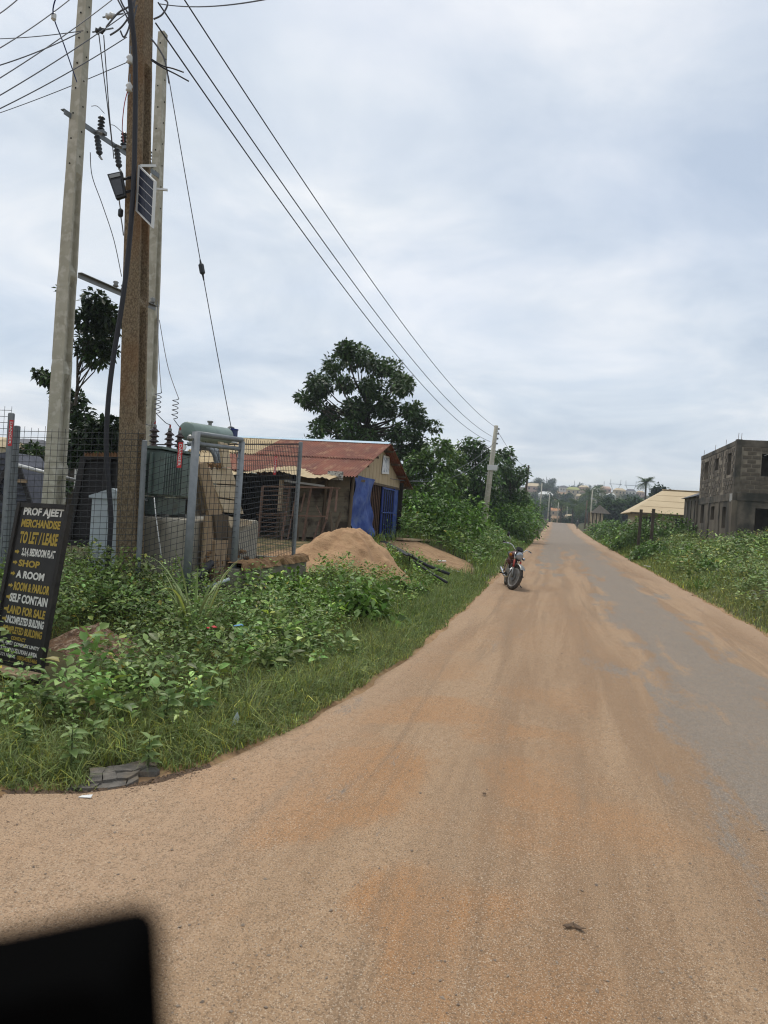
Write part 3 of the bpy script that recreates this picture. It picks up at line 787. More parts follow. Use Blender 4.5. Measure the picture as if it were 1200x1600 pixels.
p, t = scatter(5200, 3.7, 18, 26, 60, lambda x, y, t: sstep(0.3, 1.5, t) * (0.25 + sstep(0.38, 0.6, fbm(x * 0.5, y * 0.5))))
cov.append(weed_leaves(p, (0.25 + 0.6 * sstep(0.3, 2.5, t)) * (0.6 + 0.7 * rng.random(len(p))), 0.14, (0.14, 0.20, 0.09), (12, 24), 0.11, shape=4))
q = merge(cov)
tag(mesh_np('bank_weeds', *q[:3], 'leaf', tint=q[3]), 'leafy weeds covering the right bank below the block building', 'weeds', kind='stuff')

# single weeds of the foreground: stem with leaves one can pick apart
def leaf_mesh(name, tintc, shape=6):
    Vv, F, C, k = leaf_arrays(np.zeros((1, 3)), np.array([[1.0, 0, 0]]), np.array([1.0]), np.array([0.5]), 0.22, shape)
    o = mesh_np(name, Vv, F, C, 'leaf', tint=np.tile(tintc, (k, 1)))
    me = o.data; bpy.data.objects.remove(o); return me
LEAFS = [leaf_mesh('leaf_blade', np.array(c)) for c in ((0.19, 0.275, 0.085), (0.155, 0.235, 0.07), (0.215, 0.30, 0.10))]
def weed_plant(base, h, L, n, label):
    t = thing('weed_plant', base, label, 'weed', 'broadleaf weeds in the foreground')
    lean = Vector((random.uniform(-.15, .15), random.uniform(-.25, .05), 1)).normalized()
    MB().tube([Vector(base) - Vector((0, 0, .03)), Vector(base) + lean * h * 0.5, Vector(base) + lean * h], [0.006, 0.005, 0.003], 5).build('stem', 'stem', t)
    for k in range(n):
        f = 0.3 + 0.7 * (k / n) ** 0.7; az = k * 2.4 + random.uniform(-.3, .3); el = random.uniform(0.0, 0.45) + 0.45 * (f > 0.9)
        o = bpy.data.objects.new('leaf', LEAFS[k % 3]); COL.objects.link(o); o.parent = t
        o.location = lean * h * f
        o.rotation_euler = (random.uniform(-.3, .3), -el, az)
        s = L * random.uniform(0.75, 1.2) * (1.05 - 0.35 * max(f - 0.85, 0) / 0.15); o.scale = (s, s, s)
    return t
WEEDS = [(150, 1165, 'leafy weed overhanging the broken asphalt at the junction'), (40, 1175, 'broad leafed weed at the left edge below the black sign'),
         (95, 1120, 'bushy weed between the black sign and the junction'), (200, 1085, 'pale leafed weed right of the sign foot'), (255, 1130, 'leafy weed at the grass edge above the cracked slabs'),
         (150, 1045, 'tall weed in front of the reddish earth heap'), (300, 1060, 'rounded weed amid the ground cover below the long grass'), (20, 1110, 'weed at the foot of the black sign on its left'),
         (230, 1190, 'small weed right beside the cracked asphalt'), (345, 1085, 'weed near the pale scrap in the grass'), (110, 1200, 'low weed hanging over the earth at the road corner')]
for k, (px, py, lab) in enumerate(WEEDS):
    b = GT(px, py + 20)
    weed_plant(b, random.uniform(0.18, 0.30), random.uniform(0.075, 0.10), random.randint(18, 26), lab)

# long-bladed grass clumps
def blade_clump(base, n, h, w, col, label, name='grass_clump', spread=0.12, group=None):
    t = thing(name, base, label, 'grass clump', group)
    vs, fs = [], []
    for k in range(n):
        az = rng.uniform(0, 6.28); ln = rng.uniform(0.25, 1.0); hh = h * rng.uniform(0.6, 1.1)
        dv = Vector((math.cos(az), math.sin(az), 0)); sv = Vector((-math.sin(az), math.cos(az), 0)); p0 = Vector(base) + dv * rng.uniform(0, spread)
        o = len(vs); m = 7
        for s in range(m + 1):
            f = s / m; c = p0 + Vector((0, 0, hh * (f - 0.55 * ln * f ** 2.6))) + dv * hh * ln * 0.8 * f ** 1.6
            ww = w * (0.55 + 0.9 * f) * (1 - f ** 2.5) + 0.001
            vs += [c - sv * ww, c + sv * ww]
            if s: fs += [(o + 2 * s - 2, o + 2 * s - 1, o + 2 * s + 1, o + 2 * s)]
    T = np.repeat(tints(n, col, 0.22, 0.08), 2 * 8, 0)
    mesh_np('blade_tuft', np.array([tuple(v) for v in vs]), np.array(fs).ravel(), np.full(len(fs), 4), 'grass', tint=T, parent=t)
    return t
b = GT(300, 1015); blade_clump(b, 36, 1.2, 0.015, (0.20, 0.25, 0.15), 'long bladed grass clump below the fence gate')
for px, py, n, h, lab in [(1066, 885, 60, 1.1, 'bright green tall grass clump on the right bank'), (1120, 897, 34, 0.95, 'arching pale grass clump on the right bank'), (1160, 895, 40, 0.8, 'yellow green grass clump near the right frame edge'),
                          (1145, 842, 14, 1.5, 'tall reed clump at the foot of the block building corner'), (1110, 850, 20, 1.2, 'thin grass clump in front of the block building'), (1040, 868, 40, 0.8, 'shaggy grass clump left of the bright tall clump'), (1095, 925, 44, 0.6, 'straggling grass clump close to the right road edge'), (1180, 915, 50, 0.8, 'dense grass clump above the dry twigs'), (985, 862, 40, 0.9, 'grass clump below the two dark posts'), (1150, 868, 46, 0.9, 'grass clump half way up the right bank')]:
    b = GT(px, py); blade_clump(b, n, h, 0.014, (0.085, 0.15, 0.035), lab, spread=0.35, group='tall grass clumps on the right bank')

# leafy bush with big lobed leaves in front of the sand heap
b = GT(545, 975)
t = shrub('leafy_bush', b, 1.15, 0.9, 0.62, 900, 0.13, (0.09, 0.165, 0.046), 'leafy green bush in front of the sand heap', seed=5, yellow=0.03)
b = GT(455, 945)
shrub('leafy_bush', b, 0.75, 0.6, 0.42, 600, 0.09, (0.11, 0.20, 0.045), 'small bright green bush at the low wall corner', seed=6, yellow=0.1)
b = GT(640, 935)
shrub('leafy_bush', b, 0.8, 0.6, 0.36, 500, 0.10, (0.09, 0.165, 0.046), 'low green bush right of the sand heap by the pipes', seed=9, yellow=0.05)
b = Vector((-5.35, 7.75, H(-5.35, 7.75)))
shrub('weed_bush', b, 1.3, 0.8, 0.75, 1500, 0.06, (0.105, 0.145, 0.06), 'thin weedy bush at the foot of the brown pole', seed=3, yellow=0.08)
b = Vector((-4.6, 7.35, H(-4.6, 7.35)))
shrub('weed_bush', b, 1.0, 0.7, 0.6, 1300, 0.055, (0.085, 0.11, 0.055), 'brownish weedy bush below the fence corner post', seed=4, yellow=0.1)

# dry brush on the right bank
bb = G(1185, 935, 0.3); bb.x += 1.1; bb.z = H(bb.x, bb.y)
t = thing('dry_brush_heap', bb, 'heap of dark dry twigs on the right bank', 'brush heap')
s = MB()
for k in range(170):
    c = bb + Vector((rng.normal(0, 0.5), rng.normal(0, 0.45), abs(rng.normal(0.22, 0.16)))); a = rng.uniform(0, 6.28); L = rng.uniform(0.25, 0.8)
    dv = Vector((math.cos(a), math.sin(a), rng.normal(0, 0.35))).normalized()
    s.tube([c - dv * L / 2, c + Vector(rng.normal(0, .04, 3)), c + dv * L / 2], [0.007, 0.005, 0.002], 4)
tag(s.build('twig_tangle', 'twig', t), kind='stuff')
cl = lumps(bb, 1.6, 1.2, 0.5, 16, 0.2, 3); Vv, F, C, T = crown_leaves(cl, 700, 0.09, (0.06, 0.075, 0.03), 0.4, 0.2)
tag(mesh_np('leaf_tangle', Vv, F, C, 'leaf', tint=T, parent=t), kind='stuff')

# ------------------------------------------------------------------ trees and shrubs of the middle distance
def pxclusters(lst, d, jit=0.0):
    return [(tuple(P(px, py, d + rng.normal(0, jit))), r * d / FPX) for px, py, r in lst]
# the big tree behind the shed: outline measured from the photograph, depth as its width
cl = []
outline = [(540, 548, 22), (560, 560, 26), (525, 575, 26), (585, 570, 26), (610, 580, 26), (500, 600, 28), (540, 600, 32), (580, 605, 32), (625, 605, 30), (490, 628, 26), (472, 628, 15), (520, 640, 32), (560, 640, 32),
           (600, 640, 32), (640, 640, 28), (648, 655, 26), (664, 662, 18), (500, 665, 28), (540, 672, 30), (580, 675, 30), (620, 675, 28), (652, 678, 18), (485, 690, 20), (520, 700, 24), (560, 705, 24), (610, 705, 24), (640, 698, 18), (500, 612, 22), (630, 590, 18)]
for px, py, r in outline:
    sp = math.sqrt(max(0.05, 1 - ((px - 568) / 115) ** 2))
    for k in range(3):
        cl.append((tuple(P(px + rng.normal(0, 5), py + rng.normal(0, 5), 40 + rng.uniform(-3.2, 3.2) * sp)), r * 40 / FPX * rng.uniform(0.35, 0.72)))
b = P(572, 790, 40); b.z = H(b.x, b.y)
tree('broad_tree', b, 0.24, cl, 17500, 0.24, (0.038, 0.070, 0.028), 'big broad dark green tree behind the red roofed shed', split=0.42, var=0.3, yellow=0.02, nbr=60)
# the slender tree behind the first pole
cl = pxclusters([(150, 470, 17), (160, 490, 20), (140, 500, 20), (165, 515, 18), (148, 530, 20), (165, 545, 16), (150, 558, 16), (180, 505, 10), (135, 545, 14), (92, 452, 5),
                 (68, 588, 11), (80, 596, 9), (60, 583, 7), (95, 615, 14), (118, 625, 14), (128, 645, 13), (105, 640, 14), (125, 665, 16), (110, 680, 18), (75, 590, 7)], 20, 0.5)
b = P(108, 790, 20); b.z = H(b.x, b.y)
tree('slender_tree', b, 0.09, cl, 5200, 0.16, (0.024, 0.042, 0.020), 'slender dark tree with uneven tufts behind the pale left pole', split=0.35, yellow=0.0, nbr=20)
cl = pxclusters([(150, 672, 20), (170, 668, 18), (135, 690, 22), (160, 695, 26), (180, 690, 20), (150, 715, 24), (120, 710, 20), (175, 715, 20)], 17, 0.5)
b = P(150, 800, 17); b.z = H(b.x, b.y)
tree('dark_tree', b, 0.08, cl, 3800, 0.15, (0.020, 0.036, 0.018), 'low dark tree between the pale pole and the brown pole', split=0.3, yellow=0.0, nbr=8)
cl = pxclusters([(50, 705, 14), (62, 715, 14), (45, 725, 14), (58, 735, 14), (40, 745, 16), (70, 728, 10), (66, 750, 14), (55, 765, 16), (90, 760, 16)], 19, 0.5)
b = P(55, 800, 19); b.z = H(b.x, b.y)
tree('small_tree', b, 0.06, cl, 2600, 0.15, (0.026, 0.046, 0.020), 'small dark tree behind the left fence post', split=0.3, yellow=0.02, nbr=8)

# thicket between shed and leaning pole
def pxtree(name, spec, d, n, leaf, col, label, r=0.12, jit=1.0, group='trees of the thicket left of the road', yellow=0.04):
    cl = []
    for px, py, rr in spec:
        for k in range(2): cl.append((tuple(P(px + rng.normal(0, 4), py + rng.normal(0, 4), d + rng.normal(0, jit))), rr * d / FPX * rng.uniform(0.6, 1.0)))
    cx = sum(s[0] for s in spec) / len(spec); b = P(cx, 830, d); b.z = H(b.x, b.y)
    return tree(name, b, r, cl, n, leaf, col, label, group=group, split=0.25, yellow=yellow, nbr=14)
pxtree('thicket_tree', [(650, 720, 16), (670, 705, 16), (690, 700, 14), (665, 730, 22), (690, 725, 22), (640, 745, 20), (665, 760, 24), (695, 755, 24), (645, 780, 22), (680, 790, 26), (655, 815, 22), (695, 815, 22)], 31, 5200, 0.2, (0.055, 0.10, 0.034), 'spreading tree right beside the blue shed door')
pxtree('thicket_tree', [(745, 692, 14), (735, 705, 16), (755, 708, 16), (720, 715, 18), (745, 725, 22), (770, 720, 16), (725, 745, 22), (755, 750, 24), (735, 775, 24), (765, 775, 22), (715, 775, 20)], 50, 5200, 0.27, (0.050, 0.095, 0.034), 'tall bushy tree just left of the leaning pole', 0.14)
pxtree('thicket_tree', [(785, 710, 13), (800, 716, 12), (795, 730, 16), (815, 735, 10), (780, 745, 18), (805, 752, 16), (790, 770, 20), (815, 775, 14), (775, 790, 20), (805, 792, 18)], 56, 4800, 0.28, (0.045, 0.088, 0.032), 'dark tree just right of the leaning pole', 0.16)
pxtree('thicket_tree', [(700, 705, 10), (712, 722, 14), (700, 740, 16), (716, 750, 16), (705, 770, 18)], 47, 2400, 0.25, (0.08, 0.14, 0.045), 'light green young tree in the middle of the thicket', 0.08, yellow=0.1)
pxtree('thicket_tree', [(650, 700, 10), (635, 712, 8), (660, 716, 12), (640, 730, 12)], 42, 1200, 0.26, (0.038, 0.07, 0.026), 'tree top showing above the shed verge', 0.12)
HED = [(700, 800, 30, 2.6, 2.0, 'shrub at the back of the swept plot'), (733, 815, 50, 2.6, 1.7, 'bright shrub at the foot of the leaning pole'), (790, 812, 50, 3.0, 2.2, 'rounded roadside shrub behind the parked motorcycle'), (815, 806, 54, 3.2, 2.6, 'bright green roadside shrub past the motorcycle'),
       (832, 800, 60, 3.8, 3.0, 'tall roadside shrub in the middle of the left hedge'), (842, 798, 74, 4.4, 3.6, 'dense roadside shrub near the far end of the left hedge'), (848, 800, 92, 5.0, 4.0, 'roadside shrub under the second line pole'), (852, 803, 115, 5.5, 4.4, 'last roadside shrub before the road bends away'),
       (668, 812, 27, 2.2, 1.6, 'low shrub behind the sawn planks'), (760, 800, 56, 3.6, 3.0, 'shrub filling the gap behind the leaning pole')]
for k, (px, py, d, w, h, lab) in enumerate(HED):
    c = P(px, 815, d); c.x = min(c.x, float(xl(c.y)) - w * 0.55); c.z = H(c.x, c.y)
    shrub('roadside_shrub', c, w, w * 1.3, h, 2600, 0.09 + 0.0028 * d, (0.070, 0.140, 0.034) if k % 3 else (0.085, 0.165, 0.04), lab, 'shrubs of the left hedge', seed=20 + k)

# right side: creeper mounds, hedge by the cream roof
RH = [(985, 815, 52, 3.4, 1.9, 'creeper covered shrub below the cream roof eaves'), (1025, 815, 47, 3.6, 2.0, 'leafy shrub behind the two dark posts'), (1055, 818, 48, 3.0, 1.8, 'shrub between the posts and the block building'), (960, 812, 62, 3.4, 1.8, 'shrub left of the cream roofed house'),
      (940, 818, 78, 3.6, 1.8, 'roadside shrub right of the distant walker'), (925, 820, 100, 3.8, 1.8, 'shrub beside the timber hut'), (1000, 840, 36, 2.0, 0.8, 'low mound of weeds left of the dark posts'), (955, 835, 50, 2.0, 1.0, 'low shrub close to the right road edge'),
      (1185, 852, 30, 1.8, 0.9, 'weed mound below the dark opening of the block building'), (1075, 852, 33, 1.6, 0.6, 'weed mound by the low block step'), (1125, 868, 24, 1.5, 0.6, 'weed mound in the middle of the right bank')]
for k, (px, py, d, w, h, lab) in enumerate(RH):
    c = P(px, 830, d); c.x = max(c.x, float(xr(c.y)) + w * 0.6); c.z = H(c.x, c.y)
    shrub('bank_shrub', c, w, w * 1.1, h, 1900, 0.08 + 0.003 * d, (0.080, 0.145, 0.04) if k % 2 else (0.068, 0.125, 0.036), lab, 'shrubs of the right bank', seed=60 + k, yellow=0.08)

# ------------------------------------------------------------------ concrete poles
def concrete_pole(base, top, s0, s1, zones, m, label, holes, name='concrete_pole'):
    base, top = Vector(base), Vector(top)
    t = thing(name, base, label, 'utility pole', 'concrete poles of the transformer station')
    hs = [0.0]; Ht = top.z - base.z
    for a, b in zones: hs += [a - 0.06, a + 0.06, b - 0.06, b + 0.06]
    hs += [Ht] + list(np.linspace(0.3, Ht - 0.3, 10)); hs = sorted(h for h in set(hs) if 0 <= h <= Ht)
    def dep(h):
        for a, b in zones:
            if a + 0.05 <= h <= b - 0.05: return 1.0
        return 0.0
    vs, fs = [], []
    for i, h in enumerate(hs):
        f = h / Ht; c = base.lerp(top, f); s = s0 + (s1 - s0) * f; e = s / 2; n = s * 0.34; dp = dep(h) * s * 0.34 + 0.0015
        jit = lambda: rng.normal(0, 0.0035)
        prof = [(-e, -e), (e, -e), (e, -n), (e - dp, -n * 0.82), (e - dp, n * 0.82), (e, n), (e, e), (-e, e), (-e, n), (-e + dp, n * 0.82), (-e + dp, -n * 0.82), (-e, -n)]
        vs += [(c.x + x + jit(), c.y + y + jit(), c.z) for x, y in prof]
        if i: o = (i - 1) * 12; fs += [(o + k, o + (k + 1) % 12, o + 12 + (k + 1) % 12, o + 12 + k) for k in range(12)]
    fs += [tuple(range(11, -1, -1)), tuple((len(hs) - 1) * 12 + k for k in range(12))]
    MB().add(vs, fs).build('shaft', m, t)
    w = MB()
    for h in holes:
        f = h / Ht; c = base.lerp(top, f); e = (s0 + (s1 - s0) * f) / 2
        w.lathe((c.x + rng.normal(0, .012), c.y - e - 0.0045, c.z), [(0.013, -0.004), (0.013, 0.003)], 8, (0, -1, 0))
        w.lathe((c.x + e + 0.0045, c.y + rng.normal(0, .008), c.z + 0.13), [(0.012, -0.004), (0.012, 0.003)], 8, (1, 0, 0))
    if holes: w.build('bolt_hole_discs', 'hole', t)  # flat dark discs: the shade inside the holes is put into their colour
    return t
zb1 = H(-7.2, 9.06) - 0.3; b1 = (-7.215, 9.06, zb1); t1 = (-7.25, 9.05, 10.3)
zz = lambda lst, zb: [(a - zb, b - zb) for a, b in lst]
concrete_pole(b1, t1, 0.235, 0.125, zz([(4.94, 6.27), (3.5, 4.76), (2.04, 3.31), (0.5, 1.81)], zb1), 'concrete', 'pale concrete pole rising behind the black sign, leftmost of three', [h - zb1 for h in np.arange(6.45, 10.1, 0.37)])
zb2 = H(-5.5, 8.5) - 0.3; b2 = (-5.51, 8.54, zb2); t2 = (-5.93, 8.45, 9.5)
pole2 = concrete_pole(b2, t2, 0.265, 0.205, zz([(4.3, 7.4), (2.67, 4.14), (0.6, 2.43)], zb2), 'rust_concrete', 'brown rust stained concrete pole carrying the solar panel', [])
zb3 = H(-6.9, 10.97) - 0.3; b3 = (-6.88, 10.98, zb3); t3 = (-7.14, 10.93, 9.67)
concrete_pole(b3, t3, 0.225, 0.12, zz([(4.94, 6.35), (3.56, 4.72), (1.5, 3.33)], zb3), 'concrete', 'pale concrete pole standing behind the brown pole', [h - zb3 for h in np.arange(6.5, 9.5, 0.37)])

# crossarm with insulators and fuses, lower tie bar
def insul(mb, c, h, r, n=4, ax=(0, 0, 1)):
    prof = [(r * 0.45, 0)]
    for k in range(n):
        a = h * k / n; s = h / n
        prof += [(r * 0.5, a + s * 0.1), (r, a + s * 0.25), (r * 0.95, a + s * 0.38), (r * 0.5, a + s * 0.75)]
    prof += [(r * 0.3, h)]
    mb.lathe(c, prof, 12, ax); return mb
A0, A1 = P(98, 163, 10.32), P(246, 279, 12.2)
A0.z = A1.z = 7.18
t = thing('crossarm', A0, 'steel crossarm with dark insulators between the two pale poles', 'crossarm')
m = MB(); m.beam(A0, A1, 0.07, 0.012); m.beam(A0 + Vector((0.03, 0, -0.035)), A1 + Vector((0.03, 0, -0.035)), 0.012, 0.075)
m.build('channel', 'galv', t)
for f in (0.36, 0.60, 0.88):
    c = A0.lerp(A1, f); m = MB()
    m.box(c + Vector((0.02, 0, 0.035)), (0.12, 0.10, 0.05)); m.tube([c, c + Vector((0.0, 0.0, 0.12))], 0.018)
    m.build('insulator_base', 'galv', t); insul(MB(), c + Vector((0, 0, 0.08)), 0.22, 0.055).build('insulator', 'dporc', t, smooth=True)
for f in (0.30, 0.50, 0.68):
    c = A0.lerp(A1, f) + Vector((0.05, 0, -0.1)); ax = Vector((0.30, -0.15, -0.9)).normalized()
    m = MB(); m.beam(c + Vector((0, 0, 0.08)), c + Vector((0.16, -0.12, -0.02)), 0.04, 0.04); m.build('fuse_bracket', 'dullmetal', t)
    fu = insul(MB(), c + Vector((0.02, -0.02, 0)), 0.34, 0.05, 5, ax).build('fuse', 'dporc', t, smooth=True)
    MB().beam(c + ax * 0.34, c + ax * 0.42 + Vector((0.05, -0.03, 0)), 0.03, 0.02).build('fuse_clip', 'dullmetal', fu)
L0, L1 = P(122, 430, 10.36), P(243, 482, 12.2)
t = thing('tie_bar', L0, 'dark angle iron with spool insulators tying the pale poles', 'tie bar')
m = MB(); m.beam(L0, L1, 0.012, 0.075); m.beam(L0 + Vector((0.03, 0, 0.035)), L1 + Vector((0.03, 0, 0.035)), 0.065, 0.01); m.build('angle_iron', 'dullmetal', t)
for f in (0.42, 0.52, 0.93):
    c = L0.lerp(L1, f) + Vector((0.03, 0, 0.05)); MB().lathe(c, [(0.02, 0), (0.045, 0.02), (0.03, 0.05), (0.045, 0.08), (0.02, 0.1)], 12).build('spool_insulator', 'dullmetal', t, smooth=True)

# solar panel and floodlight on the brown pole
c00, c10, c11, c01 = P(217, 258, 9.30), P(243, 283, 9.12), P(239, 346, 9.12), P(213, 330, 9.30)
t = thing('solar_panel', (c00 + c11) / 2, 'small solar panel with white frame on the brown pole', 'solar panel')
ex = (c10 - c00); ey = (c01 - c00); nn = ex.cross(ey).normalized()
if nn.dot(EYE - c00) < 0: nn = -nn
q = lambda a, b, o=0.0: c00 + ex * a + ey * b + nn * o
MB().prism([q(0, 0), q(1, 0), q(1, 1), q(0, 1)], -nn * 0.02).build('backing', 'alframe', t)
m = MB()
for a, b, c, d in [(0, 0, 1, 0.03), (0, 0.97, 1, 1), (0, 0.03, 0.06, 0.97), (0.94, 0.03, 1, 0.97)]:
    m.prism([q(a, b), q(c, b), q(c, d), q(a, d)], nn * 0.014)
m.build('frame', 'alframe', t)
for i in range(2):
    for j in range(5):
        a, b = 0.085 + i * 0.425, 0.045 + j * 0.186
        MB().prism([q(a, b), q(a + 0.40, b), q(a + 0.40, b + 0.165), q(a, b + 0.165)], nn * 0.006).build('cell', 'cell', t)
m = MB(); m.beam(c00 + nn * -0.02, P(243, 259, 9.5), 0.03, 0.03); m.beam(P(243, 295, 9.2), P(262, 297, 9.25), 0.025, 0.025); m.beam(P(230, 300, 9.22), P(222, 300, 9.5), 0.03, 0.03); m.build('bracket', 'alframe', t)
f00, f10, f11, f01 = P(167, 272, 9.35), P(190, 267, 9.3), P(196, 306, 9.25), P(181, 311, 9.3)
t = thing('floodlight', (f00 + f11) / 2, 'black solar floodlight on the left of the brown pole', 'floodlight')
MB().prism([f00, f10, f11, f01], c_fw * 0.06).build('housing', 'flood', t, bevel=0.008)
fl = lambda a, b: (f00.lerp(f10, a)).lerp(f01.lerp(f11, a), b) - c_fw * 0.012
MB().prism([fl(.14, .3), fl(.86, .3), fl(.86, .9), fl(.14, .9)], c_fw * 0.011).build('glass', 'lens', t)
MB().prism([fl(.12, .07), fl(.88, .07), fl(.88, .2), fl(.12, .2)], c_fw * 0.011).build('sensor_strip', 'dullmetal', t)
m = MB(); m.beam(P(193, 280, 9.33), P(204, 277, 9.5), 0.04, 0.03); m.beam(P(196, 300, 9.3), P(206, 298, 9.5), 0.03, 0.03); m.build('bracket', 'flood', t)

# ------------------------------------------------------------------ wires
def wire(name, a, b, sag, r, m, label, n=24, via=None, group=None):
    a, b = Vector(a), Vector(b); pts = []
    for i in range(n + 1):
        f = i / n; p = a.lerp(b, f); p.z -= sag * 4 * f * (1 - f); pts.append(p)
    return tag(MB().tube(pts, r, 5).build(name, m), label, 'wire', group)
def spline(pts, sub=6):
    pts = [Vector(p) for p in pts]; out = []
    for i in range(len(pts) - 1):
        p0, p1, p2, p3 = pts[max(i - 1, 0)], pts[i], pts[i + 1], pts[min(i + 2, len(pts) - 1)]
        for k in range(sub):
            t = k / sub
            out.append(0.5 * ((2 * p1) + (p2 - p0) * t + (2 * p0 - 5 * p1 + 4 * p2 - p3) * t * t + (3 * p1 - p0 - 3 * p2 + p3) * t ** 3))
    return out + [pts[-1]]
def cable(name, pts, r, m, label, cat='cable', sub=6, group=None, n=6):
    return tag(MB().tube(spline(pts, sub), r, n).build(name, m, smooth=True), label, cat, group)
FP = lambda px, py: P(px, py, 44)
wg = 'overhead lines from the brown pole to the leaning pole'
wire('overhead_wire', P(247, 4, 9.5), FP(769, 682), 0.85, 0.011, 'cable', 'middle overhead wire running from brown pole to leaning pole', 40, group=wg)
wire('overhead_wire', P(243, 36, 9.5), FP(766, 690), 0.95, 0.011, 'cable', 'lowest overhead wire running from brown pole to leaning pole', 40, group=wg)
wire('overhead_wire', P(238, -78, 9.5), FP(775, 668), 0.8, 0.011, 'cable', 'topmost overhead wire running from brown pole to leaning pole', 40, group=wg)
for k, (x, y, d) in enumerate([(345, 157, 13.1), (383, 247, 14.2), (383, 148, 13.1), (300, 22, 11.0)]):
    pass
LW = [((-60, 60), (130, 48), 13, 10.0, 'overhead wire passing behind the leftmost pole top'), ((-60, 158), (180, -4), 7.4, 9.4, 'second overhead wire crossing in front of the leftmost pole'),
      ((-60, 183), (214, 9), 7.6, 9.4, 'third overhead wire crossing in front of the leftmost pole'), ((-60, 198), (198, 58), 7.8, 9.4, 'lowest wire crossing in front of the leftmost pole'),
      ((-60, 196), (204, 95), 14, 10.9, 'wire running behind the leftmost pole to the brown pole'), ((-60, 108), (112, -3), 7.4, 8.9, 'thin overhead wire cutting the top left corner'), ((-60, 50), (30, -3), 7.2, 8.0, 'short wire in the extreme top left corner'),
      ((-60, 118), (126, 50), 7.5, 8.6, 'first overhead wire reaching the leftmost pole')]
for (a, b, d0, d1, lab) in LW:
    wire('overhead_wire', P(*a, d0), P(*b, d1), 0.05, 0.0065, 'alu', lab, 14, group='wires leading off to the left')
wire('overhead_wire', P(250, 6, 9.5), P(430, -4, 6.5), 0.06, 0.0065, 'alu', 'wire along the top edge right of the brown pole', 14)
cable('drop_wire', [P(90, -10, 8.4), P(83, 22, 8.6), P(100, 70, 9.2), P(120, 128, 10.1)], 0.008, 'bluesteel', 'dark blue drop wire hanging to the leftmost pole', 'wire')
tag(MB().lathe(P(84, 26, 8.62), [(0.01, -0.05), (0.03, -0.03), (0.03, 0.03), (0.01, 0.05)], 10).build('wire_clamp', 'alframe'), 'pale clamp on the blue drop wire', 'clamp')
# thick cable down the brown pole
cb = [P(200, -30, 9.1), P(206, 30, 9.12), P(211, 90, 9.2), P(211, 200, 9.24), P(208, 300, 9.25), P(200, 400, 9.22), P(190, 480, 9.2), P(177, 560, 9.2), P(169, 630, 9.2), P(166, 700, 9.2), P(170, 760, 9.2), P(173, 810, 9.2), P(170, 860, 9.2), P(165, 905, 9.2)]
cable('power_cable', cb, 0.032, 'cable', 'thick black cable running down the brown pole', n=8)
# tangle at the pole head
TG = [([(180, -8), (196, 22), (205, 40), (214, 8)], 'loop'), ([(166, 42), (185, 20), (205, 8), (214, -6)], 'loop'), ([(172, 55), (190, 42), (206, 18), (212, -5)], 'loop'), ([(188, 48), (194, 58), (202, 40), (200, 20)], 'loop'),
      ([(240, 30), (254, 22), (262, 4), (248, -5)], 'loop'), ([(236, 60), (248, 76), (258, 96), (264, 130)], 'loop'), ([(236, 92), (255, 103), (270, 107), (287, 113)], 'stub'), ([(236, 94), (255, 106), (275, 116), (295, 127)], 'stub'), ([(186, -6), (192, 8), (200, 22), (208, 55)], 'loop')]
labs = ['wire loop at the top left of the brown pole', 'wire curving from the shackle into the brown pole head', 'lower wire curving into the brown pole head', 'small wire loop under the pole head', 'thin wire loop right of the brown pole head', 'lead wire curving from brown pole to the pale pole behind', 'upper loose wire end beside the pale pole top', 'lower loose wire end beside the pale pole top', 'short dark wire along the brown pole head']
for (pts, k), lab in zip(TG, labs):
    cable('lead_wire', [P(x, y, 9.25 + 0.02 * i) for i, (x, y) in enumerate(pts)], 0.011 if k == 'loop' else 0.009, 'cable' if k == 'stub' else 'alu', lab, 'wire', group='loose wires round the brown pole head')
for px, py, lab in [(172, 25, 'pale shackle insulator left of the brown pole head'), (156, 48, 'dark shackle insulator beside the leftmost pole'), (203, 93, 'small white insulator on the brown pole'), (202, 137, 'white insulator holding the red wire')]:
    c = P(px, py, 9.4); t = thing('shackle_insulator', c, lab, 'insulator')
    ax = Vector((0.8, 0.3, 0.3)).normalized() if px < 180 else Vector((0, 0, 1))
    MB().lathe(c - ax * 0.06, [(0.015, 0), (0.045, 0.02), (0.028, 0.05), (0.048, 0.08), (0.028, 0.105), (0.015, 0.13)], 12, ax).build('spool', 'dporc' if px == 156 else 'alframe', t, smooth=True)
    MB().beam(c - ax * 0.1, c + ax * 0.18, 0.014, 0.014).build('bolt', 'galv', t)
cable('red_wire', [P(200, 140, 9.4), P(194, 165, 9.5), P(191, 200, 9.8), P(193, 222, 10.6)], 0.006, 'danger', 'thin red wire hanging from the brown pole', 'wire')
cable('drop_wire', [P(154, 50, 9.6), P(160, 100, 9.9), P(168, 165, 10.3), P(175, 225, 10.7)], 0.007, 'alu', 'left of two droppers to the fuses', 'wire', group='droppers to the fuses')
cable('drop_wire', [P(162, 55, 9.6), P(166, 110, 9.9), P(171, 180, 10.3), P(178, 248, 10.7)], 0.007, 'alu', 'right of two droppers to the fuses', 'wire', group='droppers to the fuses')
cable('drop_wire', [P(141, 238, 10.45), P(144, 275, 10.5), P(160, 320, 10.7), P(178, 375, 11.0), P(190, 432, 11.3)], 0.006, 'alu', 'curved wire between the leftmost pole and the tie bar', 'wire')
cable('jumper_wire', [P(143, 166, 10.4), P(152, 166, 10.5), P(163, 177, 10.8)], 0.005, 'alu', 'short jumper wire above the crossarm', 'wire')
cable('jumper_wire', [P(172, 195, 10.8), P(180, 197, 10.9), P(196, 212, 11.1)], 0.005, 'alu', 'jumper wire between the crossarm insulators', 'wire')
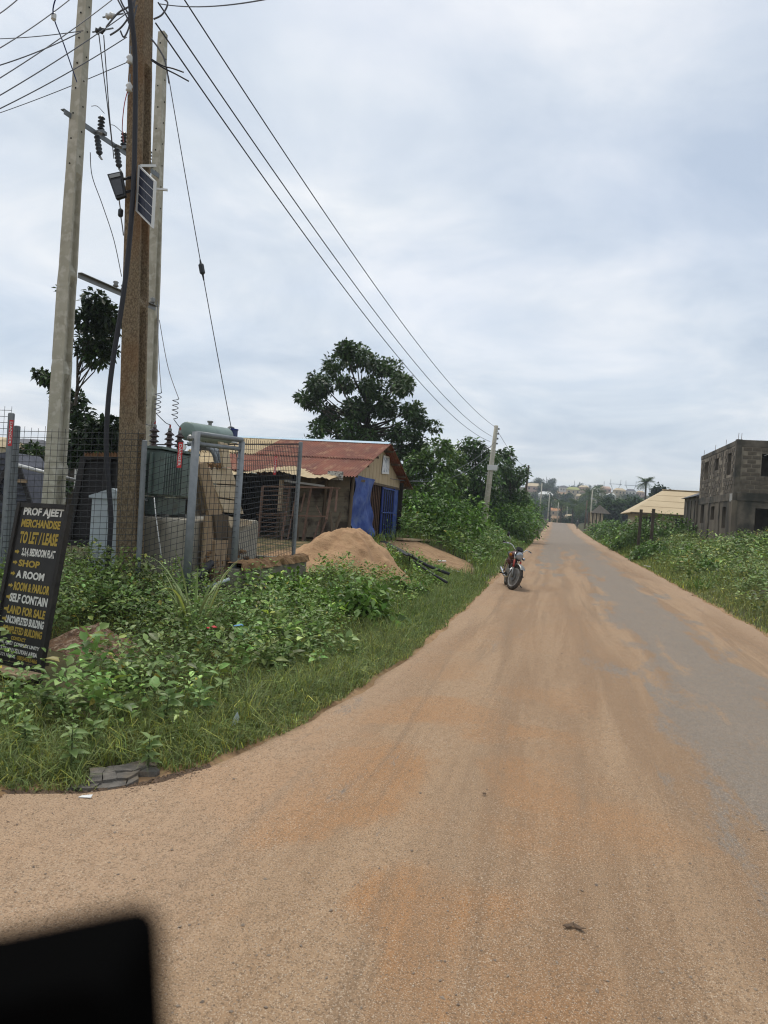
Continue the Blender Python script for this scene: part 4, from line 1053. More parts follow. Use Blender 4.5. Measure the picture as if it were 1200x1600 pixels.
# strain link under the floodlight
t = thing('strain_insulator', P(188, 333, 9.6), 'black strain link hanging below the floodlight', 'insulator')
MB().tube([P(186, 311, 9.55), P(188, 326, 9.6)], 0.008).build('upper_loop', 'dullmetal', t)
MB().lathe(P(188, 339, 9.6), [(0.02, 0), (0.035, 0.02), (0.035, 0.09), (0.02, 0.11)], 10).build('link_body', 'dporc', t)
MB().tube([P(189, 340, 9.6), P(191, 352, 9.6), P(193, 368, 9.62)], 0.008).build('lower_loop', 'dullmetal', t)
# stay wire with its insulator
S0, S1 = P(263, 118, 12.1), P(376, 745, 13.0)
wire('stay_wire', S0, S1, 0.10, 0.008, 'alu', 'stay wire slanting down from the pale pole behind', 20)
c = S0.lerp(S1, 0.45); c.z -= 0.1; ax = (S1 - S0).normalized()
tag(MB().lathe(c, [(0.012, -0.16), (0.02, -0.1), (0.05, -0.07), (0.05, 0.07), (0.02, 0.1), (0.012, 0.2)], 8, ax).build('stay_insulator', 'dporc'), 'black egg insulator in the stay wire', 'insulator')

# ------------------------------------------------------------------ transformer on its plinth
zg = H(-5.5, 10)
t = thing('concrete_plinth', (-5.8, 10, zg), 'stained plastered plinth carrying the transformer', 'plinth')
MB().box((-5.55, 10.0, (1.37 + zg - 0.3) / 2), (1.4, 2.32, 1.37 - zg + 0.3)).build('block', 'plinth', t, bevel=0.05)
TX0, TX1, TY0, TY1 = -6.45, -5.45, 8.98, 9.95
t = thing('transformer', (-5.95, 9.5, 1.37), 'grey green power transformer on the plinth behind the fence', 'transformer')
MB().box((-5.72, 9.47, 1.99), (0.48, 0.95, 0.66)).build('tank', 'trafo', t, bevel=0.02)
MB().box((-5.72, 9.47, 1.52), (0.42, 0.8, 0.26)).build('tank_foot', 'trafo', t, bevel=0.02)
MB().box((-5.71, 9.47, 2.345), (0.6, 1.08, 0.035)).build('lid', 'trafo', t)
for k in range(9):
    MB().box((-5.42, 8.90 + k * 0.062, 1.98), (0.16, 0.022, 0.58)).build('radiator_fin', 'trafo', t)
for k in range(4):
    MB().box((-5.86 + k * 0.11, 8.92, 1.98), (0.03, 0.14, 0.58)).build('radiator_fin', 'trafo', t)
MB().box((-5.465, 9.72, 1.99), (0.04, 0.42, 0.62)).build('side_panel', 'trafo', t, bevel=0.01)
m = MB(); m.box((-5.72, 9.2, 1.385), (0.6, 0.09, 0.06)); m.box((-5.72, 9.75, 1.385), (0.6, 0.09, 0.06)); m.build('skid', 'dullmetal', t)
for k, y in enumerate((9.30, 9.72, 10.02)):
    c = Vector((-5.78, y, 2.36)); bs = insul(MB(), c, 0.30, 0.075, 4).build('bushing', 'porc', t, smooth=True)
    MB().tube([c + Vector((0, 0, 0.30)), c + Vector((0, 0, 0.40))], 0.013).build('terminal', 'forkred', bs)
    MB().lathe(c + Vector((0, 0, 0.30)), [(0.03, 0), (0.03, 0.03), (0.018, 0.05)], 10).build('cap', 'dullmetal', bs)
g0 = MB().lathe((-5.50, 9.62, 2.42), [(0.055, 0), (0.055, 0.035)], 16, (0.8, -0.6, 0)).build('gauge', 'dullmetal', t)
MB().lathe((-5.47, 9.597, 2.42), [(0.045, 0), (0.045, 0.004)], 16, (0.8, -0.6, 0)).build('dial', 'white', g0)
cA, cB = Vector((-5.75, 10.15, 2.72)), Vector((-5.75, 11.55, 2.80)); ax = (cB - cA).normalized(); Lc = (cB - cA).length
ct = MB().lathe(cA, [(0.06, -0.02), (0.135, 0.0), (0.15, 0.03), (0.15, Lc - 0.03), (0.135, Lc), (0.06, Lc + 0.02)], 20, ax).build('conservator', 'cons', t, smooth=True)
MB().lathe(cA.lerp(cB, 0.55) + Vector((0, 0, 0.14)), [(0.03, 0), (0.03, 0.05), (0.05, 0.055), (0.05, 0.08)], 10).build('filler_cap', 'dullmetal', ct)
m = MB()
for y in (10.45, 11.2): m.beam((-5.75, y, 1.38), (-5.75, y + 0.03, 2.62), 0.05, 0.05)
m.build('conservator_stand', 'trafo', t)
br = MB().lathe((-5.7, 11.72, 2.72), [(0.07, 0), (0.075, 0.02), (0.075, 0.2), (0.07, 0.22)], 14).build('breather', 'blue', t)
MB().lathe((-5.7, 11.72, 2.70), [(0.085, 0), (0.085, 0.025)], 14).build('lower_ring', 'white', br); MB().lathe((-5.7, 11.72, 2.935), [(0.085, 0), (0.085, 0.02)], 14).build('upper_ring', 'bluesteel', br)
MB().tube(spline([cB + Vector((0, -0.05, 0.05)), cB + Vector((0.02, 0.05, 0.17)), Vector((-5.7, 11.72, 2.97))]), 0.018, 6).build('breather_pipe', 'dullmetal', t)
for k in range(3):
    x = -5.35 + 0.0 * k; y = 10.08 + 0.13 * k
    MB().tube(spline([(-5.62, y - 0.1, 2.5 - 0.03 * k), (-5.45, y, 2.52 - 0.02 * k), (-5.28, y + 0.12, 2.4), (-5.22, y + 0.2, 2.1), (-5.2, y + 0.2, 1.95)], 5), 0.035, 8).build('cable_pipe', 'galv', t, smooth=True)
# leads with coils to the bushings
def coil_lead(top, mid, bush, label):
    pts = [Vector(p) for p in spline([top, Vector(top).lerp(Vector(mid), 0.5) + Vector((0, 0, -0.15)), mid], 6)]
    c = Vector(mid)
    for k in range(40):
        a = k / 40 * 2 * math.pi * 4.5; pts.append(c + Vector((0.045 * (math.cos(a) - 1), 0.045 * math.sin(a), -0.32 * k / 40)))
    e = pts[-1]; b = Vector(bush); pts += spline([e, e.lerp(b, 0.5) + Vector((0.04, 0, -0.05)), b], 5)[1:]
    tag(MB().tube(pts, 0.006, 5).build('bushing_lead', 'alu'), label, 'wire', 'coiled leads to the transformer bushings')
coil_lead(P(246, 470, 12.0), P(252, 612, 10.3), (-5.78, 9.72, 2.76), 'left coiled lead above the transformer bushings')
coil_lead(P(249, 500, 12.0), P(279, 622, 10.7), (-5.78, 10.02, 2.76), 'right coiled lead above the transformer bushings')
coil_lead(P(228, 470, 11.5), P(229, 625, 9.9), (-5.78, 9.30, 2.76), 'coiled lead close behind the brown pole')
cable('grey_conduit', [P(241, 778, 9.4), P(243, 800, 9.3), P(248, 840, 9.2), P(252, 868, 9.2)], 0.007, 'alframe', 'pale grey conduit hanging in front of the plinth')
cable('grey_conduit', [P(318, 920, 8.9), P(335, 914, 8.7), P(358, 905, 8.8)], 0.022, 'litterpale', 'pale pipe lying under the gate')

# boards stacked against the plinth
def pxprism(x, pts, th): return MB().prism([PX(a, b, x) for a, b in pts], Vector((th, 0, 0)))
t = thing('board_stack', PX(335, 900, -4.7), 'weathered boards stacked against the plinth behind the gate', 'boards')
BD = [(-4.86, [(318, 730), (356, 731), (366, 757), (328, 755)], .05, 'wood2'), (-4.83, [(328, 757), (367, 759), (368, 781), (337, 776)], .05, 'wood2'), (-4.80, [(337, 779), (369, 783), (377, 803), (346, 800)], .05, 'wood2'),
      (-4.79, [(305, 724), (318, 722), (343, 803), (322, 806)], .05, 'wood'), (-4.78, [(318, 806), (330, 806), (327, 884), (313, 886)], .05, 'wood'), (-4.74, [(330, 804), (353, 804), (350, 842), (334, 842)], .05, 'oldwood'),
      (-4.75, [(331, 844), (352, 844), (345, 910), (329, 908)], .05, 'wood'), (-4.76, [(353, 822), (364, 826), (372, 868), (352, 880)], .04, 'oldwood'), (-4.82, [(302, 746), (308, 744), (318, 800), (312, 802)], .04, 'oldwood'),
      (-4.80, [(352, 806), (392, 814), (388, 822), (356, 824)], .04, 'wood2'), (-4.78, [(340, 690), (352, 693), (358, 730), (346, 730)], .04, 'wood2')]
for x, pts, th, mm in BD: pxprism(x, pts, th).build('board', mm, t, bevel=0.006)
m = MB()
for k in range(60):
    c = PX(rng.uniform(308, 354), rng.uniform(724, 731), -4.80) if k < 16 else PX(rng.uniform(318, 395), rng.uniform(862, 900), -4.72); m.lathe(c, [(0.01, -0.02), (rng.uniform(.02, .05), 0), (0.01, 0.03)], 6, rng.normal(0, 1, 3))
o = m.build('crumbled_clods', 'earth', t); tag(o, kind='stuff')
# black bags under the gate
tag(MB().tube(spline([PX(310, 905, -4.55), PX(320, 890, -4.55), PX(330, 880, -4.6)], 4), 0.05, 8).build('pipe_bundle', 'cable', smooth=True), 'black pipe ends leaning below the boards', 'pipes')

# low wall with crumbling earth on top, open box in front of the plinth
t = thing('low_wall', (-4.05, 10, 0.4), 'low concrete wall topped with crumbling earth beside the plinth', 'low wall')
m = MB(); m.beam((-4.05, 8.55, 0.47), (-4.05, 11.15, 0.50), 0.62, 0.14, up=(0, 1, 0)) if False else None
m.box((-4.05, 9.85, 0.45), (0.16, 2.55, 0.66)); m.build('long_side', 'lowwall', t, bevel=0.02)
MB().box((-4.55, 11.2, 0.45), (1.1, 0.16, 0.66)).build('short_side', 'lowwall', t, bevel=0.02)
vs, fs = [], []
NY = 40
for i in range(NY):
    y = 8.6 + 2.6 * i / (NY - 1)
    for k in range(5):
        a = math.pi * k / 4; rr = 0.085 * (0.7 + 0.9 * random.random()); vs.append((-4.05 - rr * 1.2 * math.cos(a), y, 0.775 + rr * math.sin(a) * 0.9 - (0.02 if k in (0, 4) else 0)))
    if i: o = (i - 1) * 5; fs += [(o + k, o + k + 1, o + 6 + k, o + 5 + k) for k in range(4)]
MB().add(vs, fs).build('earth_cap', 'earth', t)

# ------------------------------------------------------------------ feeder pillar
t = thing('feeder_pillar', (-6.15, 8.2, H(-6.15, 8.2)), 'pale grey feeder pillar cabinet beside the brown pole', 'cabinet')
fa, fb = P(140, 880, 9.9), P(232, 886, 10.0); w = 0.78
fc = Vector((-6.0, 8.86, 0))
zf = H(fc.x, fc.y); top = P(150, 778, 9.95).z
MB().box((fc.x, fc.y, (zf + top) / 2 - 0.05), (0.64, 0.30, top - zf + 0.1)).build('cabinet_body', 'feeder', t, bevel=0.01)
MB().prism([(fc.x - 0.35, fc.y - 0.18, top), (fc.x + 0.35, fc.y - 0.18, top), (fc.x + 0.35, fc.y - 0.18, top + 0.03), (fc.x, fc.y - 0.18, top + 0.15), (fc.x - 0.35, fc.y - 0.18, top + 0.03)], (0, 0.36, 0)).build('peaked_cap', 'feeder', t)
MB().box((fc.x + 0.0, fc.y - 0.155, (zf + top) / 2), (0.012, 0.008, top - zf - 0.15)).build('door_seam', 'dullmetal', t)

# ------------------------------------------------------------------ wire fence, gate, danger tags
def wire_panel(mb, a, b, za, zb_, h, cell=0.076, r=0.0032, frac=1.0):
    a, b = Vector(a), Vector(b); L = (b - a).xy.length; n = int(L / cell); ux = (b - a).xy.normalized(); side = Vector((-ux.y, ux.x, 0))
    ph = random.uniform(0, 6)
    def pt(f, z):
        q = a.lerp(b, f); bow = 0.03 * math.sin(f * 5 + ph) * math.sin(z * 1.6); return Vector((q.x, q.y, za + (zb_ - za) * f + z)) + side * bow
    for i in range(n + 1):
        f = i / n; top = h + random.uniform(0.0, 0.05)
        mb.tube([pt(f, z) for z in (0, top * 0.33, top * 0.66, top)], r, 4, False)
    k = 0; z = 0.02
    while z < h:
        mb.tube([pt(f, z) for f in np.linspace(0, 1, 8)], r, 4, False); z += cell * 0.98
    return mb
PO = {'l': P(18, 647, 8.6), 'l2': P(27, 667, 8.75), 'c': P(226, 690, 8.9), 'gl': P(307, 675, 8.7), 'gr': P(378, 690, 9.4), 'r': P(470, 692, 12.0)}
t = thing('wire_fence', (PO['c'].x, PO['c'].y, H(PO['c'].x, PO['c'].y)), 'welded wire mesh fence on grey posts round the transformer', 'fence')
for k in ('l', 'l2', 'c', 'r'):
    p = PO[k]; tl_ = {'l': (0, 0.02), 'l2': (0.02, 0), 'c': (0.04, 0), 'r': (0, 0.0)}[k]
    post = MB().tube([(p.x + tl_[0], p.y + tl_[1], H(p.x, p.y) - 0.2), (p.x, p.y, p.z)], 0.038 if k in ('l', 'l2') else 0.034, 10).build('post', 'galv', t, smooth=False)
    MB().lathe((p.x, p.y, p.z), [(0.036, 0), (0.036, 0.008), (0.02, 0.016)], 10).build('post_cap', 'galv', post)
def fz(k): return H(PO[k].x, PO[k].y) + 0.05
far_l = PO['l'] + (PO['l'] - PO['c']).normalized() * 1.6
for a, b, h in ((far_l, PO['l'], 2.35), (PO['l'], PO['c'], 2.2), (PO['c'], PO['gl'], 1.9)):
    wire_panel(MB(), a, b, 0.15, 0.38 if b is PO['gl'] else 0.25, h).build('mesh_panel', 'wire', t)
wire_panel(MB(), PO['gr'], PO['r'], 0.55, 0.75, 1.92).build('mesh_panel', 'wire', t)
MB().beam(PO['r'] + Vector((0, 0, -0.02)), PO['r'] + Vector((-3.2, 0.6, -0.1)), 0.02, 0.02).build('top_wire', 'wire', t)
t = thing('fence_gate', (PO['gl'].x, PO['gl'].y, H(PO['gl'].x, PO['gl'].y)), 'grey tube fence gate with double top rail', 'gate')
for k in ('gl', 'gr'):
    p = PO[k]; MB().tube([(p.x, p.y, H(p.x, p.y) - 0.1), (p.x, p.y, p.z)], 0.05 if k == 'gl' else 0.042, 12).build('gate_post', 'galv', t, smooth=True)
d_ = PO['gr'] - PO['gl']
MB().tube([PO['gl'] + Vector((0, 0, -0.02)), PO['gr'] + Vector((0, 0, 0.02))], 0.035, 10).build('top_rail', 'galv', t, smooth=True)
MB().tube([PO['gl'] + d_ * 0.05 + Vector((0, 0, -0.14)), PO['gr'] + Vector((0, 0, -0.1))], 0.028, 10).build('second_rail', 'galv', t, smooth=True)
wire_panel(MB(), PO['gl'], PO['gr'], 0.45, 0.5, 1.88).build('mesh_panel', 'wire', t)
MB().lathe(P(297, 686, 8.65), [(0.02, 0), (0.04, 0.02), (0.04, 0.06), (0.02, 0.08)], 8, (0.5, -0.8, 0.2)).build('clamp', 'dullmetal', t)

def text_mesh(name, s, m, origin, right, up, w, h, parent=None, bold=0.02, off=0.002):
    """flat lettering laid on a plane: origin = lower left corner of the line"""
    cu = bpy.data.curves.new(name, 'FONT'); cu.body = s; cu.offset = bold; cu.resolution_u = 3; cu.extrude = 0.0
    o = bpy.data.objects.new(name, cu); COL.objects.link(o)
    dg = bpy.context.evaluated_depsgraph_get(); me = bpy.data.meshes.new_from_object(o.evaluated_get(dg))
    bpy.data.objects.remove(o); bpy.data.curves.remove(cu)
    n = len(me.vertices); co = np.empty(n * 3, np.float32); me.vertices.foreach_get('co', co); co = co.reshape(-1, 3)
    mn, mx = co.min(0), co.max(0); uv = (co - mn) / np.maximum(mx - mn, 1e-6)
    right, up = Vector(right).normalized(), Vector(up).normalized(); nn = right.cross(up).normalized()
    o0 = np.array(Vector(origin) + nn * off) - np.array(woff(parent))
    V_ = o0 + uv[:, :1] * w * np.array(right) + uv[:, 1:2] * h * np.array(up)
    me.vertices.foreach_set('co', V_.astype(np.float32).ravel()); me.update(); me.name = name
    me.materials.clear(); me.materials.append(MT[m]); ob = bpy.data.objects.new(name, me); COL.objects.link(ob)
    if parent is not None: ob.parent = parent
    return ob
for px, y0, y1, d, lab in [(16.5, 656, 697, 8.52, 'red danger tag hanging on the left fence posts'), (281, 691, 731, 8.66, 'red danger tag hanging beside the transformer'), (430, 713, 742, 10.6, 'thin red danger tag on the mesh in front of the shed')]:
    w = {16.5: 6, 281: 7, 430: 4}[px] / 2; dx = (y1 - y0) * 0.075 / 2
    a, b, c, e = P(px - w + dx, y0, d), P(px + w + dx, y0 + .3, d), P(px + w - dx, y1, d), P(px - w - dx, y1 - .3, d)
    t = thing('danger_tag', a, lab, 'danger tag', 'red danger tags on the fence'); nn = (b - a).cross(a - e).normalized()
    MB().prism([a, b, c, e], -nn * 0.004).build('plate', 'danger', t)
    right = -(a - e).normalized(); upv = (b - a).normalized()   # lettering runs down the tag
    hh = (b - a).length * 0.62; ww = (a - e).length * 0.86
    text_mesh('lettering', 'DANGER', 'white', a + right * ww * 0.08 + upv * (b - a).length * 0.19, right, upv, ww, hh, t, 0.01, 0.0025)

# ------------------------------------------------------------------ the black sign
TLc, TRc, BRc, BLc = P(24, 784, 6.32), P(103, 790, 5.98), P(66, 1058, 5.72), P(-8, 1040, 6.08)
rt = ((TRc - TLc) + (BRc - BLc)) / 2; upv = ((TLc - BLc) + (TRc - BRc)) / 2
SW, SH = rt.length, upv.length; rt.normalize(); upv = (upv - rt * upv.dot(rt)).normalized(); sn = rt.cross(upv).normalized()
cen = (TLc + TRc + BRc + BLc) / 4; so = cen - rt * SW / 2 - upv * SH / 2
t = thing('notice_board', (cen.x, cen.y, H(cen.x, cen.y)), 'black leaning letting sign with white and yellow lettering', 'sign')
sp = lambda u, v, o=0.0: so + rt * SW * u + upv * SH * v + sn * o
MB().prism([sp(0.03, 0.02), sp(0.97, 0.02), sp(0.97, 0.98), sp(0.03, 0.98)], -sn * 0.015).build('panel', 'signblk', t)
for a, b in (((0, 0), (0, 1)), ((1, 0), (1, 1))):
    MB().beam(sp(*a) - upv * 0.16 - sn * 0.005, sp(*b) - sn * 0.005, 0.045, 0.045, up=sn).build('leg', 'signframe', t)
for v in (0.02, 0.985):
    MB().beam(sp(0.05, v) - sn * 0.004, sp(0.95, v) - sn * 0.004, 0.04, 0.04, up=sn).build('rail', 'signframe', t)
LINES = [('PROF AJEET', .06, .062, .11, .92, 'signwhite'), ('MERCHANDISE', .127, .050, .11, .90, 'signyel'), ('TO LET / LEASE', .215, .075, .13, .90, 'signyel'), ('2,3,4, BEDROOM FLAT', .306, .055, .23, .90, 'signwhite'),
         ('SHOP', .372, .042, .21, .64, 'signyel'), ('A ROOM', .440, .046, .20, .77, 'signwhite'), ('ROOM & PARLOR', .513, .052, .20, .92, 'signyel'), ('SELF CONTAIN', .583, .052, .16, .92, 'signwhite'), ('LAND FOR SALE', .655, .050, .16, .92, 'signyel'),
         ('UNCOMPLETED BUILDING', .714, .046, .16, .93, 'signwhite'), ('COMPLETED BUILDING', .772, .044, .13, .93, 'signyel'), ('CONTACT', .818, .022, .34, .64, 'signyel'), ('PROF, AJEET COMPLEX UNITY', .852, .026, .05, .93, 'signwhite'),
         ('ESTATE HALLELUYAH AREA', .888, .026, .06, .91, 'signwhite')]
for s, v, h, u0, u1, mm in LINES:
    text_mesh('lettering', s, mm, sp(u0, 1 - v - h / 2), rt, upv, SW * (u1 - u0), SH * h, t, 0.042, 0.003)
text_mesh('lettering', '08032118860,', 'signwhite', sp(.06, 1 - .922 - .012), rt, upv, SW * .44, SH * .024, t, 0.02, 0.003)
text_mesh('lettering', '08054365466', 'signyel', sp(.53, 1 - .922 - .012), rt, upv, SW * .40, SH * .024, t, 0.02, 0.003)
for v in (.306, .372, .440, .513, .583, .655, .714, .772):
    u0 = .085; b = lambda du, dv: sp(u0 + du, 1 - v + dv, 0.003)
    MB().add([b(0, -.007), b(.05, -.007), b(.05, -.015), b(.095, 0), b(.05, .015), b(.05, .007), b(0, .007)], [(0, 1, 2, 3, 4, 5, 6)]).build('arrow', 'signyel', t)

# reddish earth heap and plank by the sign
def heap(name, c, rx, ry, h, m, label, cat, seed, pw=1.3, n=46, rough=0.12):
    vs, fs = [], []; na = 64
    for i in range(n + 1):
        f = i / n
        for k in range(na):
            a = 2 * math.pi * k / na; wob = 1 + 0.18 * (float(vnoise(3 * math.cos(a) + seed, 3 * math.sin(a) + seed)) - 0.5) * 2
            x, y = c[0] + rx * wob * f * math.cos(a), c[1] + ry * wob * f * math.sin(a)
            z0 = H(x, y); zz_ = h * (max(0.0, 0.5 + 0.5 * math.cos(math.pi * f)) ** pw if pw != 1 else 1 - f) + rough * h * (float(fbm(x * 5 + seed, y * 5)) - 0.5) * (1 - f ** 4) * 2 - (0.03 if i == n else 0)
            base = H(c[0], c[1]); vs.append((x, y, base * (1 - f) + z0 * f + zz_))
        if i: o = (i - 1) * na; fs += [(o + k, o + (k + 1) % na, o + na + (k + 1) % na, o + na + k) for k in range(na)]
    return tag(MB().add(vs, fs).build(name, m, smooth=True), label, cat)
heap('earth_heap', (-4.15, 5.95, 0), 0.5, 0.4, 0.26, 'laterite', 'reddish earth heap behind the black sign', 'earth heap', 4, 1.0, 30, 0.25)
pb = GT(15, 1058) + Vector((0, 0, 0.03)); t_ = MB().beam(pb + Vector((-0.45, 0.1, 0.0)), pb + Vector((0.32, -0.12, 0.03)), 0.16, 0.03)
tag(t_.build('loose_plank', 'wood', bevel=0.004), 'weathered plank lying at the foot of the black sign', 'plank')
tag(MB().beam(pb + Vector((-0.4, 0.3, 0.02)), pb + Vector((0.2, 0.12, 0.06)), 0.14, 0.03).build('loose_plank', 'oldwood', bevel=0.004), 'darker plank lying behind the sign foot', 'plank')

# sand heap
sand_m = mat('building_sand', (0.44, 0.275, 0.15), 0.95, col2=(0.36, 0.215, 0.115), scale=3.5, col3=(0.27, 0.16, 0.085), scale3=7, lo3=0.55, hi3=0.75, bump=0.8, bscale=26)
MT['sand'] = sand_m
heap('sand_heap', (-4.05, 14.0, 0), 1.28, 1.4, 0.68, 'sand', 'large heap of orange building sand in front of the shed', 'sand heap', 9, 0.85, 50, 0.16)

# black pipes and flat bar by the sand
pz = lambda px, py, z: G(px, py, z)
t = thing('black_pipe', pz(640, 872, .62), 'upper black pipe lying from the shed corner to the grass', 'pipe', 'black pipes beside the sand heap')
MB().beam(pz(598, 846, 0.80), pz(640, 868, 0.72), 0.16, 0.03).build('flat_section', 'blackrub', t)
MB().tube([pz(638, 866, .74), pz(668, 884, .52), pz(702, 897, .36)], 0.035, 8).build('tube', 'cable', t, smooth=True)
MB().beam(pz(640, 868, .7), pz(640, 880, .5), 0.03, 0.03).build('foot', 'blackrub', t)
t = thing('black_pipe', pz(660, 890, .45), 'lower black pipe lying in the grass beside the sand heap', 'pipe', 'black pipes beside the sand heap')
MB().tube([pz(645, 876, .6), pz(670, 893, .42), pz(698, 910, .28)], 0.03, 8).build('tube', 'cable', t, smooth=True)

# sawn planks on the plot
for k, (a, b, lab) in enumerate([((628, 841), (725, 846), 'upper long sawn plank lying behind the swept plot'), ((624, 846), (722, 850), 'lower long sawn plank lying behind the swept plot')]):
    q0, q1 = GT(*a), GT(*b); q0.z += 0.08; q1.z += 0.08
    tag(MB().beam(q0, q1, 0.25, 0.07).build('sawn_plank', 'planks', bevel=0.005), lab, 'plank')

# ------------------------------------------------------------------ black kiosk and grey frame behind the poles
def pd(lst, d): return [P(a, b, d) for a, b in lst]
KD = 12.2
t = thing('metal_kiosk', P(150, 860, KD), 'black metal kiosk with sloping mesh side behind the feeder pillar', 'kiosk')
MB().prism(pd([(131, 716), (222, 714), (222, 852), (106, 852)], KD + 0.12), c_fw * 1.3).build('body', 'kioskblk', t)
for a, b in (((131, 714), (105, 852)), ((131, 714), (222, 712)), ((105, 848), (222, 848)), ((170, 716), (150, 848))):
    MB().beam(P(*a, KD + 0.05), P(*b, KD + 0.05), 0.10, 0.07, up=c_fw).build('frame_bar', 'kioskblk', t)
m = MB()
for k in range(-30, 34):
    for sgn in (1, -1):
        seg = []
        for s in range(41):
            v = s / 40; u = k / 22 + sgn * v * 1.35 + (0.7 if sgn < 0 else -0.3)
            if 0.02 <= u <= 0.98: seg.append((u, v))
        if len(seg) > 2:
            f = lambda u, v: P(131 - 26 * v + u * 38 + 2, 722 + 118 * v, KD + 0.10)
            m.beam(f(*seg[0]), f(*seg[-1]), 0.012, 0.012, up=c_fw)
m.build('diamond_mesh', 'kioskmesh', t)
vs, fs = [], []
for i in range(40):
    px = 132 + 92 * i / 39; vs += [tuple(P(px, 714, KD)), tuple(P(px, 706 + (3 if i % 2 else 0), KD - 0.05)), tuple(P(px, 706 + (3 if i % 2 else 0), KD + 1.5))]
    if i: o = 3 * (i - 1); fs += [(o, o + 3, o + 4, o + 1), (o + 1, o + 4, o + 5, o + 2)]
MB().add(vs, fs).build('rusty_roof_edge', 'rustedge', t)
MB().prism(pd([(161, 742), (172, 738), (172, 772), (156, 772)], KD + 0.04), c_fw * 0.01).build('printed_cloth', 'printblue', t)
GD = 13.2
t = thing('grey_frame_shelter', P(10, 860, GD), 'grey slatted shelter with black braces at the left edge', 'shelter')
MB().prism(pd([(-50, 712), (15, 706), (30, 726), (54, 802), (56, 858), (-50, 858)], GD + 0.1), c_fw * 1.2).build('back_sheet', 'greysheet', t)
for k in range(15):
    y = 714 + k * 9.5; xr_ = np.interp(y, [706, 726, 802, 858], [15, 29, 53, 55])
    MB().beam(P(-50, y - 2, GD + 0.06), P(xr_ - 1, y + 1.5, GD + 0.06), 0.02, 0.055, up=c_fw).build('slat', 'greysheet', t)
for a, b in (((16, 722), (-14, 778)), ((29, 728), (52, 800)), ((-14, 752), (24, 810)), ((-40, 806), (54, 806)), ((54, 800), (56, 858))):
    MB().beam(P(*a, GD), P(*b, GD), 0.07, 0.05, up=c_fw).build('brace', 'kioskblk', t)
MB().beam(P(22, 751, GD - 0.1), P(42, 752, GD - 0.1), 0.06, 0.06, up=c_fw).build('wood_end', 'wood', t)
tag(MB().tube([P(28, 727, 13.0), P(70, 738, 13.2), P(118, 750, 13.4)], [0.035, 0.032, 0.028], 8).build('pale_log', 'alframe', smooth=True), 'pale thin log reaching across behind the leftmost pole', 'log')
tag(MB().tube(spline([P(88, 690, 12), P(95, 680, 12), P(105, 670, 12), P(112, 672, 12)], 4), 0.006, 5).build('grey_twine', 'alframe'), 'thin pale twine tangled in the dark tree', 'twine')

# ------------------------------------------------------------------ the shed
SX, SY0, SY1, SZ = -5.4, 18.3, 24.3, H(-6.5, 20) - 0.05
RY, RZ = 21.3, 3.74
t = thing('roadside_shed', (-7.5, 21, SZ), 'rusty red roofed shed with blue tarpaulin and blue door', 'shed')
def sheet(x0, x1, ya, za, yb, zb_, m, parent, name='roof_sheet', nc=9, amp=0.024, lift=0.0):
    vs, fs = [], []; n = nc * 4
    dirv = Vector((0, yb - ya, zb_ - za)).normalized(); nn = Vector((1, 0, 0)).cross(dirv); nn = nn if nn.z > 0 else -nn
    for j in range(3):
        for i in range(n + 1):
            f = i / n; x = x0 + (x1 - x0) * f; g = j / 2
            p = Vector((x, ya + (yb - ya) * g, za + (zb_ - za) * g)) + nn * (amp * math.sin(2 * math.pi * nc * f) + lift + rng.normal(0, 0.002)); vs.append(p)
    for j in range(2):
        for i in range(n): o = j * (n + 1) + i; fs.append((o, o + 1, o + n + 2, o + n + 1))
    return MB().add(vs, fs).build(name, m, parent, smooth=True)
EYF, EZF = 17.5, 2.50
EYB, EZB = 25.1, 2.52
xs = -5.05 - 0.72 * np.arange(8, 0, -1)
for i, x in enumerate(xs):
    x1 = x + (0.75 if i < 7 else 0.72)
    mid_y, mid_z = RY + (EYF - RY) * 0.52, RZ + (EZF - RZ) * 0.52
    sheet(x, x1, RY, RZ, mid_y - 0.1, mid_z - 0.03, 'tanroof' if x < -8.9 else 'redroof', t, lift=0.022 + 0.004 * (i % 2))
    sheet(x, x1, mid_y + 0.05, mid_z + 0.01, EYF + rng.uniform(-.03, .03), EZF, 'tanroof' if x < -9.7 else 'redroof', t, lift=0.004 * (i % 2))
    sheet(x, x1, RY, RZ, EYB, EZB, 'tanroof' if x > -5.6 else 'redroof', t, lift=0.004 * (i % 2))
m = MB(); m.prism([(-10.6, RY - 0.16, RZ + 0.0), (-10.6, RY, RZ + 0.075), (-10.6, RY + 0.16, RZ + 0.0), (-10.6, RY, RZ + 0.05)], (5.5, 0, 0)); m.build('ridge_cap', 'bluecap', t)
for g in (0.1, 0.37, 0.64, 0.92):
    MB().beam((-10.4, RY + (EYB - RY) * g, RZ + (EZB - RZ) * g - 0.07), (-5.07, RY + (EYB - RY) * g, RZ + (EZB - RZ) * g - 0.07), 0.05, 0.06).build('purlin', 'oldwood', t)
    MB().beam((-10.4, RY + (EYF - RY) * g, RZ + (EZF - RZ) * g - 0.07), (-5.07, RY + (EYF - RY) * g, RZ + (EZF - RZ) * g - 0.07), 0.05, 0.06).build('purlin', 'oldwood', t)
